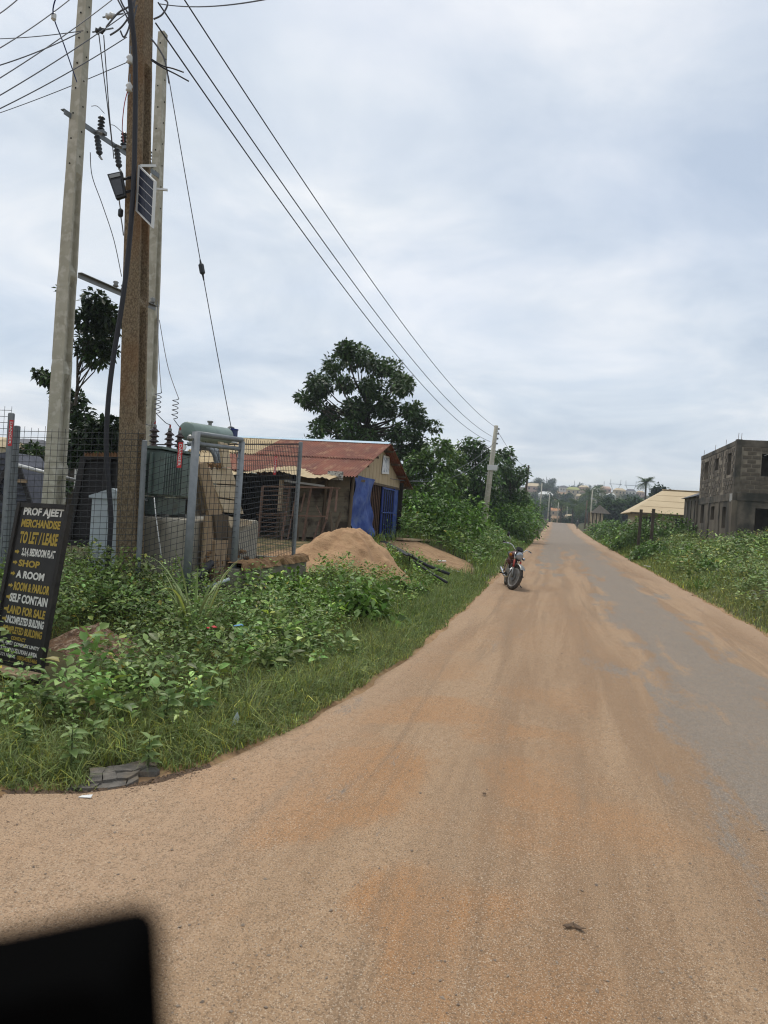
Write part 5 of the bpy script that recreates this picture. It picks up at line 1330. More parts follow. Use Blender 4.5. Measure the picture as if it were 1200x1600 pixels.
# gable boards
for k in range(30):
    y0 = SY0 + 0.2 * k; y1 = y0 + 0.193
    def rz(y): return (RZ + (EZF - RZ) * (RY - y) / (RY - EYF) if y < RY else RZ + (EZB - RZ) * (y - RY) / (EYB - RY)) - 0.05
    zb_ = 2.52
    if min(rz(y0), rz(y1)) > zb_ + 0.03:
        MB().prism([(SX, y0, zb_), (SX, y1, zb_), (SX, y1, rz(y1)), (SX, y0, rz(y0))], (0.02 + 0.004 * (k % 2), 0, 0)).build('gable_board', 'gable', t)
MB().beam((SX + 0.01, SY0, 2.49), (SX + 0.01, SY1, 2.49), 0.06, 0.07).build('lintel', 'oldwood', t)
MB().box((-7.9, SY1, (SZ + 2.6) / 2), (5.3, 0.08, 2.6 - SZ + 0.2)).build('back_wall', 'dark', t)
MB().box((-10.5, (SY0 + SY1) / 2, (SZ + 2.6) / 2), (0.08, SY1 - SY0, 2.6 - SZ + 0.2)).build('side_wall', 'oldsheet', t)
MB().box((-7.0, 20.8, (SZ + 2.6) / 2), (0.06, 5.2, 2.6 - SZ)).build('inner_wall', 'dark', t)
# gable openings
def gz(px, y): pass
gy_ = lambda px: PX(px, 790, SX).y
y545, y580, y596, y613, y625 = gy_(547), gy_(580), gy_(596), gy_(613), gy_(625)
vs, fs = [], []; NU, NV = 22, 26
for j in range(NV + 1):
    for i in range(NU + 1):
        u, v = i / NU, j / NV; y = y545 + (y580 - y545) * (u * (1 - 0.12 * math.sin(v * 7)) + 0.03 * math.sin(v * 9)); z = 2.60 - (2.60 - SZ + 0.12) * v
        x = SX + 0.06 + 0.09 * math.sin(u * 9 + v * 3 + 2 * math.sin(v * 4)) * (0.3 + v * 0.9) + 0.05 * math.sin(v * 17 + u * 5) * v + 0.16 * math.exp(-((v - 0.82) / 0.1) ** 2) * u
        vs.append((x, y, z))
    if j:
        for i in range(NU): o = (j - 1) * (NU + 1) + i; fs.append((o, o + 1, o + NU + 2, o + NU + 1))
MB().add(vs, fs).build('tarpaulin', 'tarp', t, smooth=True)
for k in range(6):
    y = y580 + (y596 - y580) * (k + 0.5) / 6; MB().beam((SX - 0.05, y, SZ), (SX - 0.05, y, 2.47), 0.025, 0.025).build('window_bar', 'ruststeel', t)
dr = MB().box((SX + 0.0, (y596 + y613) / 2, (SZ + 2.5) / 2), (0.03, y613 - y596, 2.5 - SZ - 0.1)).build('door', 'bluesteel', t)
for k in range(5):
    y = y596 + (y613 - y596) * (k + 0.6) / 5.2; MB().beam((SX + 0.04, y, SZ + 0.12), (SX + 0.04, y, 2.38), 0.03, 0.03).build('door_bar', 'blackrub', dr)
for z in (SZ + 0.1, (SZ + 2.5) / 2, 2.4): MB().beam((SX + 0.035, y596, z), (SX + 0.035, y613, z), 0.05, 0.03).build('door_rail', 'tarp', dr)
MB().box((SX - 0.02, (y613 + y625) / 2 + 0.01, (SZ + 2.5) / 2), (0.04, y625 - y613, 2.5 - SZ)).build('blue_side_sheet', 'tarp', t)
MB().beam((SX + 0.03, y613, SZ), (SX + 0.03, y613, 2.5), 0.05, 0.05).build('door_post', 'bluesteel', t)
q = [PX(a, b, SX + 0.045) for a, b in ((599, 714), (608.5, 716), (607, 741), (596, 740))]
po = MB().prism(q, (0.015, 0, 0)).build('poster', 'poster', t)
m = MB()
for i in range(4): m.prism([q[i], q[(i + 1) % 4], q[(i + 1) % 4] + Vector((0, 0, 0.05)), q[i] + Vector((0, 0, 0.05))], (0.022, 0, 0)) if i in (0, 2) else None
m.build('poster_edge', 'white', po)
# front wall facing the fence: slanting boards, posts, ragged tin eave
wy = SY0
pf = lambda px, py, y=wy: PY(px, py, y)
for k in range(13):
    z0 = SZ + 0.02 + k * 0.14; x0, x1 = -7.35, -5.42
    MB().prism([(x0, wy, z0), (x1, wy, z0 + 0.10), (x1, wy, z0 + 0.235), (x0, wy, z0 + 0.135)], (0, 0.02 + 0.006 * (k % 2), 0)).build('wall_board', 'oldsheet', t)
for x in (-5.36, -6.1, -7.4, -8.6):
    MB().tube([(x, wy - 0.06, SZ - 0.2), (x + 0.04, wy - 0.06, 2.52)], [0.05, 0.045], 7).build('post', 'oldwood', t)
tilt = [(-9.6, 2.30), (-8.9, 2.42), (-8.2, 2.34), (-7.5, 2.45), (-6.9, 2.52), (-6.5, 2.44), (-6.1, 2.38), (-5.75, 2.42), (-5.5, 2.36)]
vs, fs = [], []
for i in range(60):
    x = -9.9 + (4.45) * i / 59; ze = float(np.interp(x, [a for a, _ in tilt], [b for _, b in tilt])) + 0.02 * math.sin(x * 40)
    vs += [(x, 17.95, ze + 0.20), (x, 16.9 + 0.12 * math.sin(x * 5) + rng.normal(0, 0.02), ze + rng.normal(0, 0.006))]
    if i: o = 2 * (i - 1); fs.append((o, o + 1, o + 3, o + 2))
MB().add(vs, fs).build('ragged_tin_eave', 'tanroof', t)
m = MB()
for k in range(8): m.box((-9.35 + rng.normal(0, .04), 18.1, SZ + 0.12 + 0.2 * k), (0.75, 0.4, 0.18))
m.build('block_stack', 'oldsheet', t)
MB().beam((-7.0, 17.6, 2.30), (-5.9, 17.6, 2.22), 0.05, 0.05).build('cross_bar', 'alframe', t)
MB().beam((-7.1, 17.62, 1.5), (-7.1, 17.62, 2.32), 0.09, 0.09).build('stub_post', 'wood2', t)
MB().box(tuple(PY(524, 743, 17.5)), (0.42, 0.02, 0.22)).build('small_sign', 'smallsign', t)

# rusty burglar frames leaning in front
FY = 16.6
def fr(px, py, lean=0.0): return PY(px, py, FY + lean)
t = thing('steel_grille', fr(440, 862), 'rusty steel grille with many bars leaning before the shed', 'steel grille', 'rusty frames before the shed')
for a, b, w in (((411, 760), (401, 864), .06), ((411, 760), (520, 762), .06), ((453, 762), (437, 862), .05), ((401, 804), (509, 807), .05), ((401, 862), (440, 863), .05), ((464, 764), (446, 862), .035)):
    MB().beam(fr(*a, 0.3), fr(*b), w, w * 0.7).build('frame_bar', 'ruststeel', t)
for k in range(14):
    y = 767 + 7.0 * k; xa = np.interp(y, [760, 864], [410, 401]); xb = np.interp(y, [762, 862], [453, 437])
    MB().beam(fr(xa, y, 0.15), fr(xb, y + 0.3, 0.15), 0.03, 0.02).build('grille_bar', 'ruststeel', t)
t = thing('rusty_door_frame', fr(495, 860, .4), 'open rusty steel door frame leaning against the shed wall', 'steel frame', 'rusty frames before the shed')
for a, b, w in (((486, 763), (470, 862), .05), ((518, 763), (510, 812), .06), ((512, 806), (497, 850), .04), ((527, 763), (524, 800), .05), ((515, 762), (531, 763), .05), ((476, 770), (470, 800), .035), ((494, 790), (502, 806), .025), ((500, 812), (488, 850), .04)):
    MB().beam(fr(*a, 0.65), fr(*b, 0.4), w, w * 0.7).build('frame_bar', 'ruststeel', t)
for k, (a, b) in enumerate((((533, 800), (520, 840)), ((517, 800), (519, 838)), ((480, 815), (474, 850)), ((466, 800), (464, 850)))):
    MB().beam(fr(*a, 0.9), fr(*b, 0.6), 0.06, 0.04).build('loose_stick', 'oldwood', t)

# ------------------------------------------------------------------ motorcycle
hd = Vector((math.sin(R(11)), -math.cos(R(11)), 0))
fw_c = G(797, 921, 0.012)
t = thing('motorcycle', (0, 0, 0), 'dusty dark red motorcycle parked on the left road shoulder', 'motorcycle')
def bike():
    WR, TR_ = 0.259, 0.043
    def wheel(x, name):
        w = MB(); n, k2 = 36, 10; vs, fs = [], []
        for i in range(n):
            a = 2 * math.pi * i / n
            for k in range(k2):
                b = 2 * math.pi * k / k2; r = WR + TR_ * 1.05 * math.cos(b); vs.append((x + r * math.cos(a), TR_ * 0.95 * math.sin(b), 0.302 + r * math.sin(a)))
        for i in range(n):
            for k in range(k2): fs.append((i * k2 + k, ((i + 1) % n) * k2 + k, ((i + 1) % n) * k2 + (k + 1) % k2, i * k2 + (k + 1) % k2))
        wh = w.add(vs, fs).build(name, 'tyre', t, smooth=True)
        MB().lathe((x, -0.03, 0.302), [(0.198, 0), (0.228, -0.006), (0.228, 0.066), (0.198, 0.06), (0.198, 0)], 32, (0, 1, 0)).build('rim', 'rim', wh)
        for i in range(5):
            a = 2 * math.pi * i / 5 + 0.3; d = Vector((math.cos(a), 0, math.sin(a))); c = Vector((x, 0, 0.302))
            MB().beam(c + d * 0.04, c + d * 0.205, 0.035, 0.02, up=(0, 1, 0)).build('spoke', 'dullmetal', wh)
        MB().lathe((x, -0.05, 0.302), [(0.03, 0), (0.06, 0.012), (0.06, 0.088), (0.03, 0.1)], 18, (0, 1, 0)).build('hub', 'dullmetal', wh)
        MB().lathe((x, -0.062, 0.302), [(0.095, 0), (0.095, 0.006)], 24, (0, 1, 0)).build('brake_disc', 'dullmetal', wh)
    wheel(0.62, 'front_wheel'); wheel(-0.62, 'rear_wheel')
    head = Vector((0.36, 0, 0.86))
    for s in (-1, 1):
        lo = MB().tube([(0.63, s * 0.09, 0.30), (0.535, s * 0.09, 0.52)], 0.026, 10).build('fork_leg', 'dullmetal', t, smooth=True)
        MB().tube([(0.535, s * 0.09, 0.52), (0.46, s * 0.09, 0.70)], 0.024, 10).build('fork_boot', 'forkred', lo, smooth=True)
        MB().tube([(0.46, s * 0.09, 0.70), (0.385, s * 0.09, 0.88)], 0.02, 10).build('fork_stanchion', 'chrome', lo, smooth=True)
    vs, fs = [], []
    for i in range(15):
        a = R(42 + 95 * i / 14)
        for k in range(7):
            b = R(-80 + 160 * k / 6); r = 0.315 + 0.03 * math.cos(b); vs.append((0.62 + r * math.cos(a), 0.068 * math.sin(b), 0.302 + r * math.sin(a)))
        if i: o = (i - 1) * 7; fs += [(o + k, o + k + 1, o + 8 + k, o + 7 + k) for k in range(6)]
    MB().add(vs, fs).build('front_mudguard', 'dullmetal', t, smooth=True)
    MB().lathe((0.40, 0, 0.83), [(0.05, -0.1), (0.085, -0.06), (0.105, 0.0), (0.11, 0.05), (0.10, 0.06)], 20, (1, 0, -0.12)).build('headlamp', 'seatblk', t, smooth=True)
    MB().lathe((0.462, 0, 0.823), [(0.098, 0), (0.085, 0.018), (0.05, 0.028), (0.01, 0.031)], 20, (1, 0, -0.12)).build('headlamp_glass', 'lampglass', t, smooth=True)
    MB().prism([(0.42, -0.09, 0.95), (0.42, 0.09, 0.95), (0.36, 0.07, 1.03), (0.36, -0.07, 1.03)], (-0.06, 0, -0.02)).build('instrument_pod', 'seatblk', t, bevel=0.008)
    for s in (-1, 1):
        a = s
        MB().tube(spline([(0.36, 0.0, 0.92), (0.35, a * 0.12, 0.94), (0.30, a * 0.22, 1.02), (0.22, a * 0.36, 1.02)], 5), 0.012, 8).build('handlebar', 'chrome', t, smooth=True)
        MB().tube([(0.24, a * 0.325, 1.02), (0.19, a * 0.42, 1.02)], 0.018, 8).build('grip', 'seatblk', t)
        MB().tube([(0.27, a * 0.28, 1.02), (0.25, a * 0.43, 0.99)], 0.007, 6).build('lever', 'chrome', t)
        ind = MB().tube([(0.40, a * 0.09, 0.80), (0.40, a * 0.17, 0.79)], 0.01, 6).build('indicator', 'seatblk', t)
        MB().lathe((0.37, a * 0.19, 0.79), [(0.015, -0.03), (0.035, -0.01), (0.035, 0.03), (0.01, 0.045)], 12, (1, 0, 0)).build('indicator_lens', 'amber' if a < 0 else 'lampglass', ind, smooth=True)
        MB().tube([(0.02, a * 0.1, 0.31), (0.02, a * 0.30, 0.32)], 0.016, 8).build('footpeg', 'seatblk', t)
    ms = MB().tube(spline([(0.28, -0.27, 1.03), (0.29, -0.31, 1.13), (0.27, -0.36, 1.20)], 4), 0.008, 6).build('mirror', 'chrome', t)
    MB().lathe((0.27, -0.385, 1.225), [(0.02, -0.02), (0.058, -0.008), (0.06, 0.008), (0.02, 0.02)], 16, (0.8, 0.5, 0.1)).build('mirror_shell', 'seatblk', ms, smooth=True)
    # tank, seat, tail
    def loft(secs, name, m):
        vs, fs = [], []; n = 14
        for i, (x, z, w, h) in enumerate(secs):
            for k in range(n):
                a = 2 * math.pi * k / n; vs.append((x, w * math.copysign(abs(math.cos(a)) ** 0.75, math.cos(a)), z + h * math.copysign(abs(math.sin(a)) ** 0.75, math.sin(a))))
            if i: o = (i - 1) * n; fs += [(o + k, o + (k + 1) % n, o + n + (k + 1) % n, o + n + k) for k in range(n)]
        fs += [tuple(range(n)), tuple((len(secs) - 1) * n + k for k in range(n))]
        return MB().add(vs, fs).build(name, m, t, smooth=True)
    loft([(0.33, 0.79, 0.05, 0.05), (0.28, 0.79, 0.12, 0.10), (0.15, 0.80, 0.155, 0.125), (0.0, 0.78, 0.145, 0.11), (-0.12, 0.75, 0.10, 0.07)], 'fuel_tank', 'redpaint')
    loft([(-0.08, 0.77, 0.09, 0.035), (-0.2, 0.77, 0.13, 0.05), (-0.45, 0.79, 0.13, 0.05), (-0.68, 0.82, 0.11, 0.045), (-0.78, 0.83, 0.07, 0.03)], 'seat', 'seatblk')
    loft([(-0.1, 0.62, 0.1, 0.09), (-0.3, 0.63, 0.13, 0.1), (-0.55, 0.68, 0.1, 0.07), (-0.75, 0.74, 0.05, 0.03)], 'side_panel', 'redpaint')
    MB().tube([(0.36, 0, 0.84), (0.30, 0, 0.55), (0.22, 0, 0.30), (-0.1, 0, 0.26)], 0.026, 8).build('frame_tube', 'seatblk', t, smooth=True)
    en = MB().box((0.1, 0, 0.36), (0.34, 0.22, 0.2)).build('engine', 'dullmetal', t, bevel=0.02)
    for k in range(6): MB().box((0.17, 0, 0.47 + k * 0.026), (0.15, 0.17, 0.012)).build('cooling_fin', 'dullmetal', en)
    MB().tube(spline([(0.24, -0.06, 0.5), (0.32, -0.09, 0.42), (0.26, -0.12, 0.28), (-0.1, -0.14, 0.26), (-0.35, -0.16, 0.30), (-0.85, -0.18, 0.40)], 5), [0.018] * 16 + [0.03] * 10, 10).build('exhaust', 'chrome', t, smooth=True)
    for s in (-1, 1):
        MB().tube([(-0.62, s * 0.1, 0.30), (-0.05, s * 0.1, 0.33)], 0.018, 6).build('swingarm', 'seatblk', t)
        MB().tube([(-0.56, s * 0.13, 0.36), (-0.42, s * 0.13, 0.66)], 0.025, 8).build('rear_shock', 'chrome', t)
    MB().tube([(-0.02, 0.10, 0.27), (0.06, 0.30, 0.055)], 0.011, 6).build('side_stand', 'seatblk', t)
    MB().tube(spline([(0.05, -0.11, 0.33), (0.04, -0.17, 0.36), (0.02, -0.19, 0.48), (0.02, -0.25, 0.50)], 4), 0.009, 6).build('kick_starter', 'seatblk', t)
    MB().box((-0.80, 0, 0.62), (0.02, 0.17, 0.12)).build('number_plate', 'signyel', t)
    MB().tube([(0.3, 0.06, 0.9), (0.42, 0.07, 0.76), (0.40, 0.06, 0.62)], 0.007, 5).build('control_cable', 'seatblk', t)
bike()
STEER = Matrix.Translation((0.36, 0, 0.86)) @ Matrix.Rotation(R(24), 4, Vector((-0.42, 0, 0.91))) @ Matrix.Translation((-0.36, 0, -0.86))
def steer(o):
    o.data.transform(STEER)
    for c in o.children: steer(c)
for o in list(t.children):
    if o.name.split('.')[0] in ('front_wheel', 'fork_leg', 'front_mudguard', 'headlamp', 'headlamp_glass', 'instrument_pod', 'handlebar', 'grip', 'lever', 'indicator', 'mirror', 'control_cable'): steer(o)
ang = math.atan2(hd.y, hd.x)
Rm = Matrix.Rotation(ang, 4, 'Z') @ Matrix.Rotation(R(-8), 4, 'X')   # leans to its own left, onto the side stand
off = Rm @ (STEER @ Vector((0.62, 0, 0)))
t.matrix_world = Matrix.Translation(fw_c - off) @ Rm
t.location = fw_c - off; t.rotation_euler = Rm.to_euler()

# ------------------------------------------------------------------ line poles along the road
def line_pole(top, base, r0, r1, label, m='oldwood', plate=None, ins=True):
    top, base = Vector(top), Vector(base); t = thing('line_pole', base, label, 'utility pole', 'line poles along the road')
    MB().tube([base - Vector((0, 0, .4)), base.lerp(top, 0.5), top], [r0, (r0 + r1) / 2, r1], 8).build('shaft', m, t, smooth=True)
    if ins:
        for k in range(4):
            c = base.lerp(top, 0.97 - 0.045 * k) + Vector((r1 + 0.06, 0, 0)); MB().lathe(c, [(0.03, -0.05), (0.06, -0.03), (0.04, 0), (0.06, 0.03), (0.03, 0.05)], 8).build('insulator', 'dporc', t)
    if plate:
        c = base.lerp(top, plate); MB().box(c + Vector((0.1, -0.16, 0)), (0.62, 0.12, 0.34), rz=0.2).build('meter_box', 'alframe', t, bevel=0.02)
    return t
lt = P(775.5, 665, 44); lb = P(754.5, 826, 44); lb.z = H(lb.x, lb.y)
line_pole(lt, lb, 0.20, 0.12, 'leaning grey pole beside the hedge left of the road', 'concrete', 0.61)
tp = P(826, 727, 86); bs = Vector((tp.x - 0.3, tp.y, H(tp.x, tp.y))); line_pole(tp, bs, 0.17, 0.11, 'dark pole rising above the far end of the hedge', 'darkwood')
for px, py, d, lab in [(926, 766, 150, 'tall grey pole behind the timber hut'), (917.5, 782, 140, 'shorter brown pole left of the timber hut'), (873, 785, 210, 'thin far pole left of the road end'), (859, 772, 190, 'thin far pole above the orange roof'), (847, 755, 160, 'slim far pole near the white roof'), (887, 790, 230, 'small far pole right of the orange roof')]:
    tp = P(px, py, d); line_pole(tp, (tp.x - 0.15, tp.y, H(tp.x, tp.y)), 0.17, 0.12, lab, 'concrete' if px != 917.5 else 'oldwood', ins=False)
wire('overhead_wire', P(775.5, 670, 44), P(826, 731, 86), 0.5, 0.013, 'cable', 'line wire from the leaning pole to the dark pole')
wire('overhead_wire', P(774, 690, 44), P(640, 752, 27), 0.5, 0.012, 'alu', 'upper service wire from the leaning pole to the shed')
wire('overhead_wire', P(771, 705, 44), P(610, 748, 23.0), 0.7, 0.012, 'alu', 'lower service wire from the leaning pole to the shed')

# ------------------------------------------------------------------ unfinished block building on the right
BX, BY0, BY1, BZ, Z1, Z2 = 9.1, 41.1, 50.6, 0.6, 3.92, 6.72
t = thing('block_building', (BX, BY0, BZ), 'unfinished two storey grey block building', 'building')
def wall(axis_, c, u0, u1, z0, z1, ops, th, name, m, parent):
    """wall of thickness th; axis_ 'x': plane x=c running along y; openings (ua, ub, za, zb)"""
    us = sorted({u0, u1, *[o[0] for o in ops], *[o[1] for o in ops]}); mb = MB()
    for a, b in zip(us[:-1], us[1:]):
        if b - a < 1e-4: continue
        zs = [(z0, z1)]
        for o in ops:
            if o[0] <= a + 1e-6 and o[1] >= b - 1e-6:
                nz = []
                for p0, p1 in zs:
                    if o[2] > p0: nz.append((p0, min(p1, o[2])))
                    if o[3] < p1: nz.append((max(p0, o[3]), p1))
                zs = [z for z in nz if z[1] - z[0] > 1e-3]
        for p0, p1 in zs:
            if axis_ == 'x': mb.box((c + th / 2, (a + b) / 2, (p0 + p1) / 2), (th, b - a, p1 - p0))
            else: mb.box(((a + b) / 2, c + th / 2, (p0 + p1) / 2), (b - a, th, p1 - p0))
    return mb.build(name, m, parent)
up_side = [(48.15, 49.4, 5.05, 6.2), (45.3, 46.15, 5.45, 6.15), (42.15, 43.0, 4.95, 6.15)]
lo_side = [(48.6, 49.7, 2.3, 3.45), (45.6, 46.6, 2.5, 3.3), (42.65, 43.5, 2.0, 3.2)]
up_front = [(10.35, 11.9, 4.85, 6.05)]
lo_front = [(10.2, 13.2, 1.95, 3.15)]
ws = wall('x', BX, BY0, BY1, Z1, Z2, up_side, 0.22, 'upper_side_wall', 'joint', t)
wf = wall('y', BY0, BX + 0.225, 16.0, Z1, Z2, up_front, 0.22, 'upper_front_wall', 'joint', t)
wall('x', BX, BY0, BY1, BZ, Z1 - 0.42, lo_side, 0.22, 'lower_side_wall', 'mortar', t)
wall('y', BY0, BX + 0.225, 16.0, BZ, Z1 - 0.42, lo_front, 0.22, 'lower_front_wall', 'ringbeam', t)
MB().box((BX + 0.09, (BY0 + BY1) / 2, Z1 - 0.212), (0.24, BY1 - BY0, 0.416)).build('side_ring_beam', 'ringbeam', t, bevel=0.02)
MB().box((BX + 3.45, BY0 + 0.08, Z1 - 0.20), (6.6, 0.26, 0.44)).build('front_ring_beam', 'ringbeam', t, bevel=0.02)
MB().box((BX + 3.6, (BY0 + BY1) / 2, Z1 - 0.1), (6.6, BY1 - BY0 - 0.5, 0.16)).build('floor_slab', 'ringbeam', t)
MB().box((BX + 0.095, (BY0 + BY1) / 2, Z2 - 0.13), (0.235, BY1 - BY0, 0.26)).build('top_side_beam', 'ringbeam', t, bevel=0.015)
MB().box((BX + 3.4, BY0 + 0.095, Z2 - 0.16), (6.6, 0.235, 0.36)).build('top_front_beam', 'ringbeam', t, bevel=0.015)
MB().box((BX + 0.11, BY0 + 0.11, (Z1 + Z2) / 2 + 0.01), (0.28, 0.28, Z2 - Z1 + 0.06)).build('corner_column', 'ringbeam', t)
for y in (47.0, 44.2): MB().box((BX + 0.10, y, (Z1 + Z2) / 2), (0.225, 0.24, Z2 - Z1 - 0.3)).build('column', 'mortar', t)
for y in (47.2, 44.3): MB().box((BX + 0.08, y, (BZ + Z1) / 2 - 0.2), (0.25, 0.26, Z1 - BZ - 0.4)).build('column', 'ringbeam', t)
MB().box((BX + 0.08, BY0 + 0.13, (BZ + Z1) / 2 - 0.2), (0.27, 0.3, Z1 - BZ - 0.42)).build('column', 'mortar', t)
MB().box((BX + 3.5, (BY0 + BY1) / 2, Z2 - 0.42), (6.5, BY1 - BY0 - 0.5, 0.12)).build('added_shade_slab', 'ringbeam', t)  # unseen slab added to keep skylight out and darken the upper windows
MB().box((BX + 6.9, (BY0 + BY1) / 2, (BZ + Z2) / 2), (0.22, BY1 - BY0, Z2 - BZ - 0.1)).build('far_wall', 'mortar', t)
MB().box((BX + 3.45, BY1 - 0.11, (BZ + Z2) / 2), (6.4, 0.22, Z2 - BZ - 0.1)).build('back_wall', 'mortar', t)
MB().box((BX + 2.9, (BY0 + BY1) / 2, (BZ + Z2) / 2), (0.2, BY1 - BY0 - 0.6, Z2 - BZ - 0.3)).build('inner_wall', 'ringbeam', t)
for y in (43.5, 46.9): MB().box((BX + 1.55, y, (BZ + Z2) / 2), (2.4, 0.2, Z2 - BZ - 0.3)).build('inner_wall', 'ringbeam', t)
MB().box((BX + 0.6, BY0 + 0.02, Z1 - 0.35), (0.30, 0.10, 0.62)).build('pale_patch', 'pale', t) if False else None
MB().box((BX - 0.035, BY0 + 0.42, Z1 - 0.25), (0.02, 0.55, 0.42)).build('pale_patch', 'pale', t)
# blocks one can pick apart: upper storey
bl_x = MB().box((0, 0, 0), (0.034, 0.408, 0.182)).build('block', 'block'); bl_y = MB().box((0, 0, 0), (0.408, 0.034, 0.182)).build('block', 'block')
bxm, bym = bl_x.data, bl_y.data
bpy.data.objects.remove(bl_x); bpy.data.objects.remove(bl_y)
def inops(ops, a, b, z0, z1): return any(a < o[1] - 0.02 and b > o[0] + 0.02 and z0 < o[3] - 0.02 and z1 > o[2] + 0.02 for o in ops)
nbk = 0
for r_ in range(11):
    z = Z1 + 0.02 + r_ * 0.222
    for k in range(22):
        y = BY0 + 0.32 + k * 0.45 + (0.225 if r_ % 2 else 0)
        if y + 0.43 > BY1 or inops(up_side, y, y + 0.43, z, z + 0.2) or any(abs(y + 0.215 - c) < 0.34 for c in (47.0, 44.2)) or random.random() < 0.05: continue
        o = bpy.data.objects.new('block', bxm); COL.objects.link(o); o.parent = ws; o.location = Vector((BX - 0.001 + random.uniform(-.004, .004), y + 0.215, z + 0.1)) - t.location; nbk += 1
    for k in range(9):
        x = BX + 0.33 + k * 0.45 + (0.225 if r_ % 2 else 0)
        if inops(up_front, x, x + 0.43, z, z + 0.2): continue
        o = bpy.data.objects.new('block', bym); COL.objects.link(o); o.parent = wf; o.location = Vector((x + 0.215, BY0 - 0.001 + random.uniform(-.004, .004), z + 0.1)) - t.location; nbk += 1
for x, y in ((BX + 0.05, BY0 + 0.05), (BX + 0.2, BY0 + 0.05), (BX + 0.1, 44.2), (BX + 0.1, 47.0), (BX + 0.1, 50.4), (BX + 2.5, BY0 + 0.1)):
    MB().tube([(x, y, Z2 - 0.1), (x + 0.02, y, Z2 + 0.38)], 0.012, 5).build('rebar', 'ruststeel', t)
an = MB().box((BX + 1.0, 53.0, 2.3), (2.2, 4.6, 3.5)).build('annex', 'mortar', t)
for y in (51.2, 52.6, 54.0): MB().box((BX - 0.13, y, 2.2), (0.06, 0.35, 3.2)).build('pilaster', 'ringbeam', an)
MB().prism([(BX - 0.35, 50.5, 4.05), (BX + 2.3, 50.5, 4.05), (BX + 1.2, 50.5, 4.7)], (0, 5.0, 0)).build('annex_roof', 'greyroof', t)
MB().box((BX - 0.3, 40.0, 1.2), (1.0, 0.5, 0.3)).build('entrance_step', 'ringbeam', t)
MB().beam((10.45, BY0 - 0.05, 5.95), (11.4, BY0 + 0.1, 6.3), 0.05, 0.03).build('bent_bar', 'pale', t)

# cream roofed house, boundary wall, posts
t = thing('cream_house', (10, 62, 0.9), 'long house with a wide cream sheet roof', 'house')
HX0, HX1, HY0, HY1 = 5.6, 19, 58.0, 67.0
e0, rg_ = 2.95, 5.0
roofv = [(HX0, HY0, e0), (HX1, HY0, e0), (HX1, HY1, e0), (HX0, HY1, e0), (HX0 + 2.9, (HY0 + HY1) / 2, rg_), (HX1 - 2.9, (HY0 + HY1) / 2, rg_)]
MB().add(roofv + [(x, y, z - 0.06) for x, y, z in roofv], [(0, 1, 5, 4), (1, 2, 5), (2, 3, 4, 5), (3, 0, 4), (6, 10, 11, 7), (7, 11, 8), (8, 11, 10, 9), (9, 10, 6), (0, 6, 7, 1), (1, 7, 8, 2), (2, 8, 9, 3), (3, 9, 6, 0)]).build('roof', 'tanroof2', t)
for k in range(1, 4):
    f = k / 4; MB().beam((HX0 + 2.9 * f, HY0 + 4.5 * f - 0.02, e0 + (rg_ - e0) * f + 0.012), (HX1 - 2.9 * f, HY0 + 4.5 * f - 0.02, e0 + (rg_ - e0) * f + 0.012), 0.03, 0.008).build('roof_seam', 'tanroof2', t)
MB().beam((HX0 + 2.8, 62.5, rg_ + 0.03), (HX1 - 2.8, 62.5, rg_ + 0.03), 0.3, 0.05).build('ridge_cap', 'tanroof2', t)
MB().box(((HX0 + HX1) / 2, 62.5, 1.8), (HX1 - HX0 - 1.2, HY1 - HY0 - 1.2, 2.3)).build('wall', 'cream', t)
for x in (7, 9.5, 12): MB().box((x, HY0 + 0.58, 2.1), (1.1, 0.05, 1.0)).build('window', 'window', t)
MB().beam((HX0 - 0.02, HY0 - 0.02, e0 - 0.1), (HX1, HY0 - 0.02, e0 - 0.1), 0.03, 0.14).build('fascia', 'oldwood', t)
tag(MB().box((8.2, 55.4, 1.25), (7.0, 0.2, 0.75)).build('boundary_wall', 'ruststeel'), 'low brown wall between shrubs below the cream roof', 'wall')
for px, y0, y1, d, lab in [(1002, 796, 832, 41, 'left of two dark posts on the right bank'), (1021.5, 795, 836, 39, 'right of two dark posts on the right bank')]:
    a = P(px, y0, d); b = Vector((a.x - 0.05, a.y, H(a.x, a.y) - 0.2)); tag(MB().beam(b, a, 0.16, 0.14).build('dark_post', 'darkwood', bevel=0.01), lab, 'post', 'dark posts on the right bank')
c = G(1012, 832, 1.3); heap('rubble_heap', (6.0, 46.5, 0), 1.2, 0.7, 0.35, 'pale', 'pale rubble heap by the dark posts', 'rubble heap', 13, 1.0, 14, 0.3)

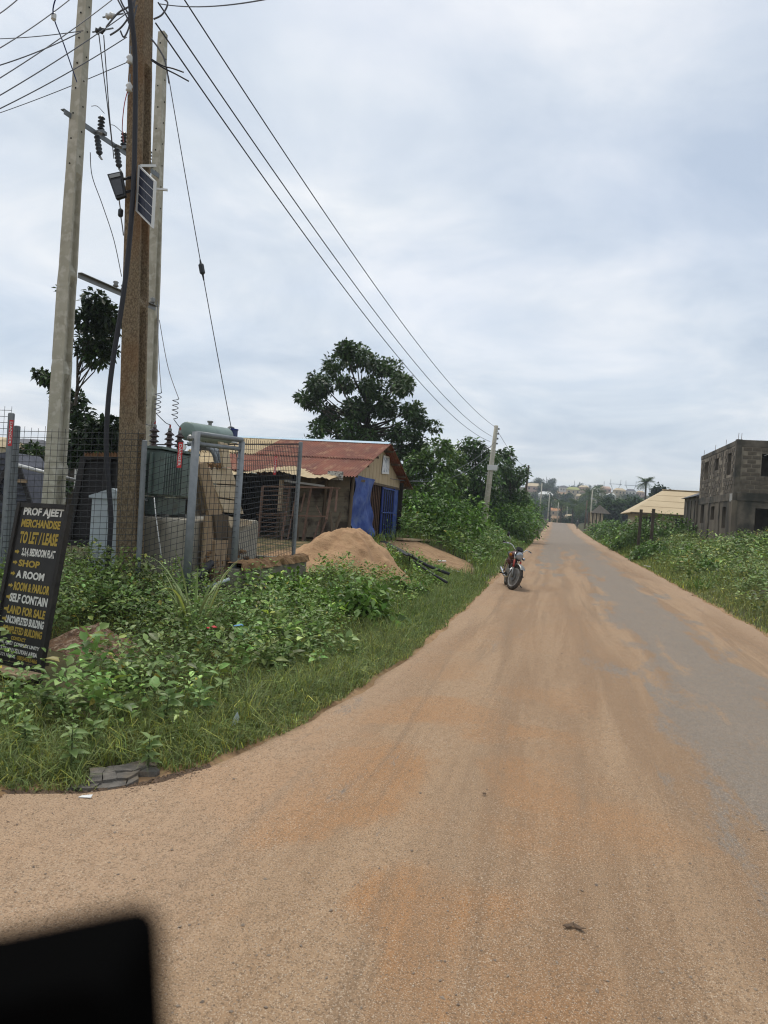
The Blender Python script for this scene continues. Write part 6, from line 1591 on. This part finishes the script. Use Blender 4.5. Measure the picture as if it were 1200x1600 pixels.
# timber hut
hb = P(931, 815, 122); hz = H(hb.x, hb.y) + 1.2; t = thing('timber_hut', (hb.x, hb.y, hz), 'small timber hut with grey pointed roof beside the road', 'hut')
for k in range(12):
    MB().box((hb.x - 1.2 + 0.2 * k, hb.y - 1.1, hz + 0.5), (0.14, 0.06, 3.2 + 0.2 * (k % 3))).build('wall_plank', 'wood2' if k % 3 else 'oldwood', t)
    MB().box((hb.x - 1.25, hb.y - 1.0 + 0.2 * k, hz + 1.0), (0.06, 0.14, 2.2)).build('wall_plank', 'oldwood', t) if k % 2 else None
MB().box((hb.x, hb.y, hz + 0.5), (2.2, 2.0, 3.0)).build('painted_shade_core', 'dark', t)  # solid block painted near-black as the hut's inner shade
MB().add([(hb.x - 1.0, hb.y - 1.7, hz + 2.0), (hb.x + 2.3, hb.y - 1.7, hz + 2.0), (hb.x + 2.3, hb.y + 1.7, hz + 2.0), (hb.x - 1.0, hb.y + 1.7, hz + 2.0), (hb.x + 0.5, hb.y, hz + 3.5)], [(0, 1, 4), (1, 2, 4), (2, 3, 4), (3, 0, 4), (3, 2, 1, 0)]).build('roof', 'thatch', t)

# ------------------------------------------------------------------ the walker far down the road
def person(loc, h, facing, label):
    t = thing('person', loc, label, 'person'); s = h / 1.72
    J = {'pel': (0, 0, .93), 'wst': (0, .01, 1.08), 'chs': (0, 0, 1.32), 'nck': (0, 0, 1.46), 'hd0': (0, .01, 1.55), 'hd1': (0, .015, 1.66),
         'lh': (.1, 0, .9), 'lk': (.11, .06, .49), 'la': (.11, .0, .08), 'lt': (.12, .14, .03), 'rh': (-.1, 0, .9), 'rk': (-.11, .12, .5), 'ra': (-.11, -.12, .12), 'rt': (-.12, 0.02, .04),
         'ls': (.18, 0, 1.40), 'le': (.25, -.04, 1.12), 'lw': (.27, .06, .88), 'lf': (.27, .10, .79), 'rs': (-.18, 0, 1.40), 're': (-.25, -.03, 1.12), 'rw': (-.27, .08, .89), 'rf': (-.27, .12, .80)}
    rad = {'pel': .14, 'wst': .12, 'chs': .15, 'nck': .06, 'hd0': .08, 'hd1': .085, 'lh': .09, 'lk': .06, 'la': .04, 'lt': .035, 'ls': .07, 'le': .045, 'lw': .032, 'lf': .03}
    rad.update({k.replace('l', 'r', 1): v for k, v in list(rad.items()) if k[0] == 'l'})
    E_ = [('pel', 'wst'), ('wst', 'chs'), ('chs', 'nck'), ('nck', 'hd0'), ('hd0', 'hd1'), ('pel', 'lh'), ('lh', 'lk'), ('lk', 'la'), ('la', 'lt'), ('pel', 'rh'), ('rh', 'rk'), ('rk', 'ra'), ('ra', 'rt'), ('chs', 'ls'), ('ls', 'le'), ('le', 'lw'), ('lw', 'lf'), ('chs', 'rs'), ('rs', 're'), ('re', 'rw'), ('rw', 'rf')]
    ks = list(J); me = bpy.data.meshes.new('body'); me.from_pydata([tuple(c * s for c in J[k]) for k in ks], [(ks.index(a), ks.index(b)) for a, b in E_], [])
    o = bpy.data.objects.new('body', me); COL.objects.link(o); o.parent = t
    sk = o.modifiers.new('skin', 'SKIN'); sb = o.modifiers.new('sub', 'SUBSURF'); sb.levels = sb.render_levels = 1
    for i, k in enumerate(ks): me.skin_vertices[0].data[i].radius = (rad[k] * s,) * 2; me.skin_vertices[0].data[i].use_root = (k == 'pel')
    m = bpy.data.materials.new('clothed_body'); m.use_nodes = True; n, l = m.node_tree.nodes, m.node_tree.links
    tc = n.new('ShaderNodeTexCoord'); sp_ = n.new('ShaderNodeSeparateXYZ'); l.new(tc.outputs['Object'], sp_.inputs[0]); rp = n.new('ShaderNodeValToRGB'); rp.color_ramp.interpolation = 'CONSTANT'
    mr = n.new('ShaderNodeMapRange'); mr.inputs['From Max'].default_value = h; l.new(sp_.outputs['Z'], mr.inputs['Value']); l.new(mr.outputs[0], rp.inputs[0])
    e = rp.color_ramp.elements; e[0].position = 0; e[0].color = (.03, .02, .016, 1); e[1].position = 0.05; e[1].color = (.02, .021, .026, 1)
    for pos, c in ((.56, (.035, .05, .045, 1)), (.84, (.05, .03, .02, 1))): x = e.new(pos); x.color = c
    l.new(rp.outputs[0], n['Principled BSDF'].inputs['Base Color']); me.materials.append(m)
    MB().lathe((loc[0], loc[1] + 0.015, loc[2] + 1.62 * s), [(0.105, 0), (0.11, 0.04), (0.09, 0.10), (0.03, 0.13)], 12).build('cap', 'cap', t, smooth=True)
    t.rotation_euler.z = facing
pl = P(902, 820, 150); person((pl.x, pl.y, float(zroad(pl.y)) + 0.012), 1.72, 0.1, 'distant walker in dark clothes at the far end of the road')

# ------------------------------------------------------------------ the town across the valley
def on_hill(px, py):
    v = ray(px, py); d = 225.0
    while d < 900:
        q = EYE + v * d
        if q.z <= H(q.x, q.y): return q, d
        d += 4
    q = EYE + v * 560; q.z = H(q.x, q.y); return q, 560
def far_house(px, py, wpx, roof, wallm, label, hh=3.0, rz_=0.0, flat=False):
    q, d = on_hill(px, py + 3); w = max(wpx * d / FPX, 4); dp = w * 0.7
    t = thing('hill_house', q, label, 'house', 'houses of the distant town'); B = Matrix.Rotation(rz_, 3, 'Z')
    MB().box(q + Vector((0, 0, hh / 2 - 0.7)), (w * 0.94, dp * 0.9, hh + 1.4), rz=rz_).build('wall', wallm, t)
    r1 = hh; r2 = hh + w * 0.20; pts = [(-w / 2, -dp / 2, r1), (w / 2, -dp / 2, r1), (w / 2, dp / 2, r1), (-w / 2, dp / 2, r1), (-w * 0.28, 0, r2), (w * 0.28, 0, r2)]
    MB().add([q + B @ Vector(p) for p in pts], [(0, 1, 5, 4), (1, 2, 5), (2, 3, 4, 5), (3, 0, 4), (3, 2, 1, 0)]).build('roof', roof, t)
    for k in range(3): MB().box(q + B @ Vector((-w * 0.3 + k * w * 0.3, -dp * 0.45 - 0.02, hh * 0.55)), (w * 0.1, 0.08, hh * 0.35), rz=rz_).build('window', 'window', t)
TOWN = [(852, 778, 24, 'whiteroof', 'whitewall', 'white roofed house above the left hedge', 3.0), (833, 765, 26, 'tanroof2', 'pinkwall', 'tan roofed house on the skyline left of the road', 3.2), (866, 803, 22, 'orangeroof', 'cream', 'orange roofed house near the road end', 2.6),
        (889, 811, 15, 'tanroof', 'cream', 'small tan roofed house right of the road end', 2.4), (895, 770, 22, 'greenroof', 'cream', 'mossy yellow roofed house on the hilltop', 3), (912, 766, 16, 'tanroof2', 'pinkwall', 'small tan roof on the hilltop in the middle', 3), (930, 772, 14, 'whiteroof', 'whitewall', 'small white house in the hill centre', 4),
        (946, 768, 18, 'pinkwall', 'pinkwall', 'pinkish house on the hilltop', 3), (954, 779, 15, 'whiteroof', 'whitewall', 'bright white roofed house below the hilltop', 3), (967, 771, 18, 'tanroof2', 'cream', 'tan roofed house right on the hilltop', 3), (985, 772, 16, 'greyroof', 'whitewall', 'grey roofed house on the right hilltop', 3),
        (1000, 774, 12, 'tanroof2', 'pinkwall', 'small house beside the lone palm', 3), (880, 766, 14, 'greyroof', 'whitewall', 'grey roofed house on the left hilltop', 3), (925, 786, 12, 'greyroof', 'cream', 'dark roofed house halfway down the hill', 3), (868, 790, 14, 'greyroof', 'whitewall', 'grey roofed house under the white roof', 3), (905, 780, 13, 'tanroof2', 'cream', 'tan roofed house halfway up the hill', 3)]
for k, (px, py, w, rf_, wm, lab, hh) in enumerate(TOWN): far_house(px, py, w, rf_, wm, lab, hh, rz_=0.25 * math.sin(k * 2.3))
# far trees: four prototypes, then copies
protos = []
for k in range(4):
    hh = 7.0; base = Vector((0, 0, 0))
    cl = lumps((0, 0, 1.5), 6.5, 6.5, 6.0, 22, 1.35, 90 + k)
    tr_ = tree('hill_tree', (0, 0, 0), 0.22, cl, 900, 0.9, [(0.030, 0.055, 0.022), (0.026, 0.048, 0.022), (0.036, 0.060, 0.025), (0.032, 0.062, 0.024)][k], 'dark green tree on the hill across the valley', group='trees of the distant hill', m='farleaf', nbr=6, yellow=0.0)
    protos.append(tr_)
n_ = 0
for k in range(190):
    px, py = rng.uniform(822, 1085), rng.uniform(762, 817)
    if k < 26: px, py = rng.uniform(822, 1000), rng.uniform(757, 764)
    if px > 1000: py = rng.uniform(785, 812)
    q, d = on_hill(px, py)
    if any(abs(px - h[0]) < h[2] * 0.55 and 0 <= py - h[1] < 14 for h in TOWN): continue
    pr = protos[n_ % 4]
    o = pr if n_ < 4 else copy_tree(pr)
    sc_ = rng.uniform(0.55, 1.15); o.location = q - Vector((0, 0, 0.3)); o.scale = (sc_, sc_, sc_ * rng.uniform(0.8, 1.15)); o.rotation_euler.z = rng.uniform(0, 6.28); n_ += 1
palm('palm_tree', (lambda v: (v.x, v.y, H(v.x, v.y)))(P(1007, 790, 140)), (P(1007, 760, 140).z - 1.0), 2.3, 'lone tall palm standing above the cream roof', nf=34)
for k, (px, py, d) in enumerate([(921, 772, 200), (916, 792, 190), (905, 790, 210), (935, 770, 230), (895, 795, 205), (877, 790, 215), (945, 790, 180), (860, 785, 230), (968, 790, 170)]):
    v = P(px, py, d); z0 = H(v.x, v.y); palm('palm_tree', (v.x, v.y, z0), max(v.z - z0, 4), 4.2, 'dark palm in the valley beyond the road end', 'palms of the valley', nf=16)
b = P(1030, 790, 150); b.z = H(b.x, b.y); cl = [(tuple(P(1030 + a, 766 + c, 150)), 1.1) for a, c in ((-6, 2), (0, -2), (6, 2), (-3, 6), (4, 7), (0, 3))]
tree('round_tree', b, 0.18, cl, 700, 0.7, (0.03, 0.055, 0.025), 'small round tree showing above the cream roof', m='farleaf', nbr=5, yellow=0)
def mass(px0, px1, py, d, n, r, lab):
    for k in range(n):
        px = px0 + (px1 - px0) * (k + 0.5) / n; v = P(px, py, d); z0 = H(v.x, v.y)
        o = copy_tree(protos[k % 4]); o.location = (v.x, v.y, z0 - 0.3); s = (v.z - z0) / 7.0 * rng.uniform(0.9, 1.15); o.scale = (max(s, .3) * 1.1, max(s, .3) * 1.1, max(s, .3)); o.rotation_euler.z = rng.uniform(0, 6.28)
        tag(o, lab, group='trees of the valley')
mass(945, 1005, 785, 165, 8, 1, 'dark tree in the valley left of the cream roof')
mass(868, 930, 806, 225, 8, 1, 'dark tree in the valley at the road end')
# pylons and masts
for px, top_, lab, tw in [(961, 751, 'left of two pylons on the skyline', 1), (985, 753, 'right of two pylons on the skyline', 1)]:
    q, d = on_hill(px, 769); q = P(px, 769, 640); q.z = H(q.x, q.y); tp = P(px, top_, 640).z; t = thing('power_pylon', q, lab, 'pylon', 'pylons on the skyline')
    m = MB(); h = tp - q.z
    for s in (-1, 1):
        m.beam(q + Vector((s * 2.0, 0, 0)), q + Vector((s * 1.0, 0, h * 0.45)), 0.35, 0.35); m.beam(q + Vector((s * 1.0, 0, h * 0.45)), q + Vector((s * 4.2, 0, h * 0.85)), 0.35, 0.35); m.beam(q + Vector((s * 4.2, 0, h * .8)), q + Vector((s * 4.4, 0, h * 1.05)), 0.3, 0.3)
        m.beam(q + Vector((s * 2.0, 0, 0)), q + Vector((-s * 1.0, 0, h * 0.45)), 0.2, 0.2)
    m.beam(q + Vector((-5.5, 0, h * 0.85)), q + Vector((5.5, 0, h * 0.85)), 0.35, 0.35); m.build('lattice', 'pylon', t)
for px, py, lab in [(854, 745, 'thin mast on the skyline left of the road'), (944, 752, 'thin mast on the skyline above the town'), (898, 751, 'short mast beside the hilltop trees')]:
    q = P(px, 768, 560); q.z = H(q.x, q.y); tag(MB().beam(q, P(px, py, 560), 0.35, 0.35).build('radio_mast', 'pylon'), lab, 'mast')
# houses behind the compound on the left
for px0, px1, py, d, hgt_, wm, rf_, lab in [(-40, 24, 716, 34, 3.0, 'cream', 'tanroof2', 'cream house at the left edge behind the fence'), (24, 76, 716, 46, 3.0, 'cream', 'greyroof', 'pale yellow house between the left post and the pole'), (95, 135, 718, 52, 2.6, 'whitewall', 'greyroof', 'pale house behind the dark trees')]:
    a, b = P(px0, py, d), P(px1, py, d); c = (a + b) / 2; w = (b - a).length; zc = H(c.x, c.y); tz = P((px0 + px1) / 2, 697, d).z
    t = thing('background_house', (c.x, c.y, zc), lab, 'house')
    MB().box((c.x, c.y, (zc + tz) / 2 - 0.2), (w, 5, tz - zc + 0.4), rz=YAW).build('wall', wm, t)
    B = Matrix.Rotation(YAW, 3, 'Z'); q = Vector((c.x, c.y, tz - 0.1)); pts = [(-w * .54, -2.9, 0), (w * .54, -2.9, 0), (w * .54, 2.9, 0), (-w * .54, 2.9, 0), (-w * .3, 0, .55), (w * .3, 0, .55)]
    MB().add([q + B @ Vector(p) for p in pts], [(0, 1, 5, 4), (1, 2, 5), (2, 3, 4, 5), (3, 0, 4), (3, 2, 1, 0)]).build('roof', rf_, t)
    for f in (-.25, .2): MB().box(q + B @ Vector((w * f, -2.53, -1.4)), (w * .16, .06, 1.1), rz=YAW).build('window', 'window', t)

# ------------------------------------------------------------------ broken asphalt, stones, litter
gridp = {}
for i in range(7):
    for j in range(4):
        px = 104 + i * 22 + rng.normal(0, 5) + j * 9 * rng.random(); py = 1234 - j * 11 - i * 2.2 + rng.normal(0, 2.0) - (5 if i > 4 else 0); gridp[i, j] = (px, py)
for i in range(6):
    for j in range(3):
        if (i, j) in ((0, 2), (0, 1), (5, 0)): continue
        q = [gridp[i, j], gridp[i + 1, j], gridp[i + 1, j + 1], gridp[i, j + 1]]; cx = sum(a for a, _ in q) / 4; cy = sum(b for _, b in q) / 4
        z = 0.022 + 0.010 * j + rng.normal(0, 0.004); sh = 0.955
        pts = [G(cx + (a - cx) * sh, cy + (b - cy) * sh, z + rng.normal(0, 0.003)) for a, b in q]
        q2 = []
        for a_, b_ in zip(pts, pts[1:] + pts[:1]): q2 += [a_, a_.lerp(b_, rng.uniform(.35, .65)) + Vector((rng.normal(0, .006), rng.normal(0, .006), 0))]
        MB().prism(q2, (0, 0, -0.045)).build('asphalt_slab', 'asphalt_slab', road)
def pebbles(name, n, fn, rlo, rhi, m, label, cat):
    vs, fs = [], []; oct_ = [(1, 0, 0), (-1, 0, 0), (0, 1, 0), (0, -1, 0), (0, 0, 1), (0, 0, -1)]; of = [(0, 2, 4), (2, 1, 4), (1, 3, 4), (3, 0, 4), (2, 0, 5), (1, 2, 5), (3, 1, 5), (0, 3, 5)]
    for k in range(n):
        c = fn(); r = rng.uniform(rlo, rhi); A = Matrix.Rotation(rng.uniform(0, 6.28), 3, 'Z') @ Matrix.Rotation(rng.uniform(-.5, .5), 3, 'X'); o = len(vs)
        sx, sy, sz = rng.uniform(.7, 1.5), rng.uniform(.7, 1.3), rng.uniform(.4, .8)
        vs += [Vector(c) + A @ Vector((x * sx * r, y * sy * r, z * sz * r)) for x, y, z in oct_]; fs += [tuple(o + i for i in f) for f in of]
    return tag(MB().add(vs, fs).build(name, m), label, cat, kind='stuff')
def onroad_pt():
    while True:
        y = 2.0 + 12 * rng.random() ** 1.6; x = rng.uniform(-3.5, 3.6)
        if x > float(xl(y)) + 0.05: return Vector((x, y, float(zroad(y)) + 0.014 + 0.03 * (float(fbm(x * 0.55, y * 0.3)) - 0.5)))
pebbles('road_grit', 900, onroad_pt, 0.003, 0.009, 'stone', 'small stones and grit scattered over the dusty road', 'grit')
def rubble_pt():
    px = rng.uniform(0, 330); base = np.interp(px, [0, 60, 130, 220, 330], [1236, 1238, 1240, 1225, 1196]); return G(px, base + abs(rng.normal(0, 7)) - 3, 0.014)
pebbles('road_edge_rubble', 900, rubble_pt, 0.004, 0.013, 'mulch', 'dark crumbled asphalt and leaf rubble along the road corner', 'rubble')
heap('soil_mound', (-2.98, 3.18, 0), 0.36, 0.16, 0.09, 'earth', 'little mound of brown soil at the left road corner', 'soil mound', 21, 1.0, 12, 0.4)
def scrap(pts, m, name, label, th=0.004): tag(MB().prism(pts, (0, 0, th)).build(name, m), label, 'litter')
def flat(px, py, w, h, z=0.02, a=0.0):
    c = G(px, py, z); c.z = max(c.z, H(c.x, c.y) + 0.02) if z > 0.03 else c.z; return [c + Matrix.Rotation(a, 3, 'Z') @ Vector(v) for v in ((-w, -h, 0), (w, -h * .8, 0.004), (w * .9, h, 0.012), (-w * .8, h * .9, 0))]
scrap(flat(134, 1246, 0.035, 0.012, 0.02, .1), 'litter', 'white_scrap', 'white scrap of plastic on the road below the cracked asphalt')
c = GT(361, 1150) + Vector((0, 0, 0.06)); tag(MB().prism([c, c + Vector((0.035, 0.012, 0.015)), c + Vector((0.045, 0.02, 0.06)), c + Vector((0.028, 0.02, 0.10)), c + Vector((0.004, 0.01, 0.05))], (0.004, -0.006, 0)).build('pale_scrap', 'litterpale'), 'pale plastic scrap standing in the verge grass', 'litter')
scrap(flat(372, 978, 0.05, 0.02, 0.45, .8), 'litterblue', 'blue_scrap', 'blue plastic scrap amid the weeds on the bank')
scrap(flat(330, 981, 0.05, 0.03, 0.45, .9), 'danger', 'red_scrap', 'small red scrap below the long grass clump')
for px, py, lab in [(690, 884, 'white litter piece on the verge left of the motorcycle'), (742, 872, 'white plastic wrapper behind the motorcycle'), (712, 893, 'flattened white litter beside the pipe ends'), (1011, 885, 'small white litter at the right road edge')]:
    scrap(flat(px, py, 0.12, 0.04, 0.25, rng.uniform(0, 3)), 'litter', 'white_scrap', lab, 0.02)
for px, py, lab in [(888, 1447, 'left crushed brown leaf lying on the road'), (904, 1450, 'right crushed brown leaf lying on the road'), (757, 1241, 'dark pebble on the open road')]:
    c = G(px, py, 0.018); m = MB()
    if 'leaf' in lab:
        A_ = Matrix.Rotation(0.6 if 'left' in lab else -0.5, 3, 'Z'); m.prism([c + A_ @ Vector(v) for v in ((-.028, 0, .006), (-.012, -.010, 0), (.010, -.012, .003), (.030, .002, .010), (.012, .011, 0), (-.010, .008, .004))], (0, 0, .003))
    else: m.lathe(c, [(0.004, 0), (0.012, 0.003), (0.009, 0.008), (0.003, 0.01)], 7)
    tag(m.build('dry_leaf' if 'leaf' in lab else 'pebble', 'mulch'), lab, 'leaf' if 'leaf' in lab else 'pebble')

# ------------------------------------------------------------------ the vehicle's wing mirror close to the camera
MDist = 0.085
t = thing('wing_mirror', P(60, 1760, MDist), 'black out of focus wing mirror at the bottom left corner', 'wing mirror')
hpts = [P(a, b, MDist) for a, b in ((-330, 1520), (-330, 2050), (262, 2050), (262, 1600), (254, 1450), (244, 1424), (222, 1412), (195, 1414), (0, 1455))]
MB().prism(hpts, c_fw * -0.015).build('housing', 'carblack', t)
da = P(-160, 2400, MDist) - c_fw * 0.05; da.z = 1.28
MB().beam(P(-100, 2040, MDist) - c_fw * 0.01, da, 0.02, 0.02).build('arm', 'carblack', t)
dvec = Vector((c_fw.x, c_fw.y, 0))
MB().box((da.x - dvec.x * 0.52, da.y - dvec.y * 0.52, (da.z + 0.35) / 2), (0.07, 1.15, da.z - 0.35), rz=YAW).build('door_panel', 'carblack', t, bevel=0.02)

# ------------------------------------------------------------------ haze
hz_m = bpy.data.materials.new('haze_air'); hz_m.use_nodes = True
hn, hl = hz_m.node_tree.nodes, hz_m.node_tree.links
hn.remove(hn['Principled BSDF'])
pv = hn.new('ShaderNodeVolumePrincipled'); pv.inputs['Color'].default_value = (0.80, 0.88, 1.0, 1); pv.inputs['Density'].default_value = HAZE; pv.inputs['Anisotropy'].default_value = 0.2
hl.new(pv.outputs[0], hn['Material Output'].inputs['Volume'])
if HAZE > 0:
    hb_ = MB().box((0, 720, 25), (1900, 1640, 80)).build('haze', hz_m); tag(hb_, 'pale humid air over the road and the distant town', 'haze', kind='stuff')
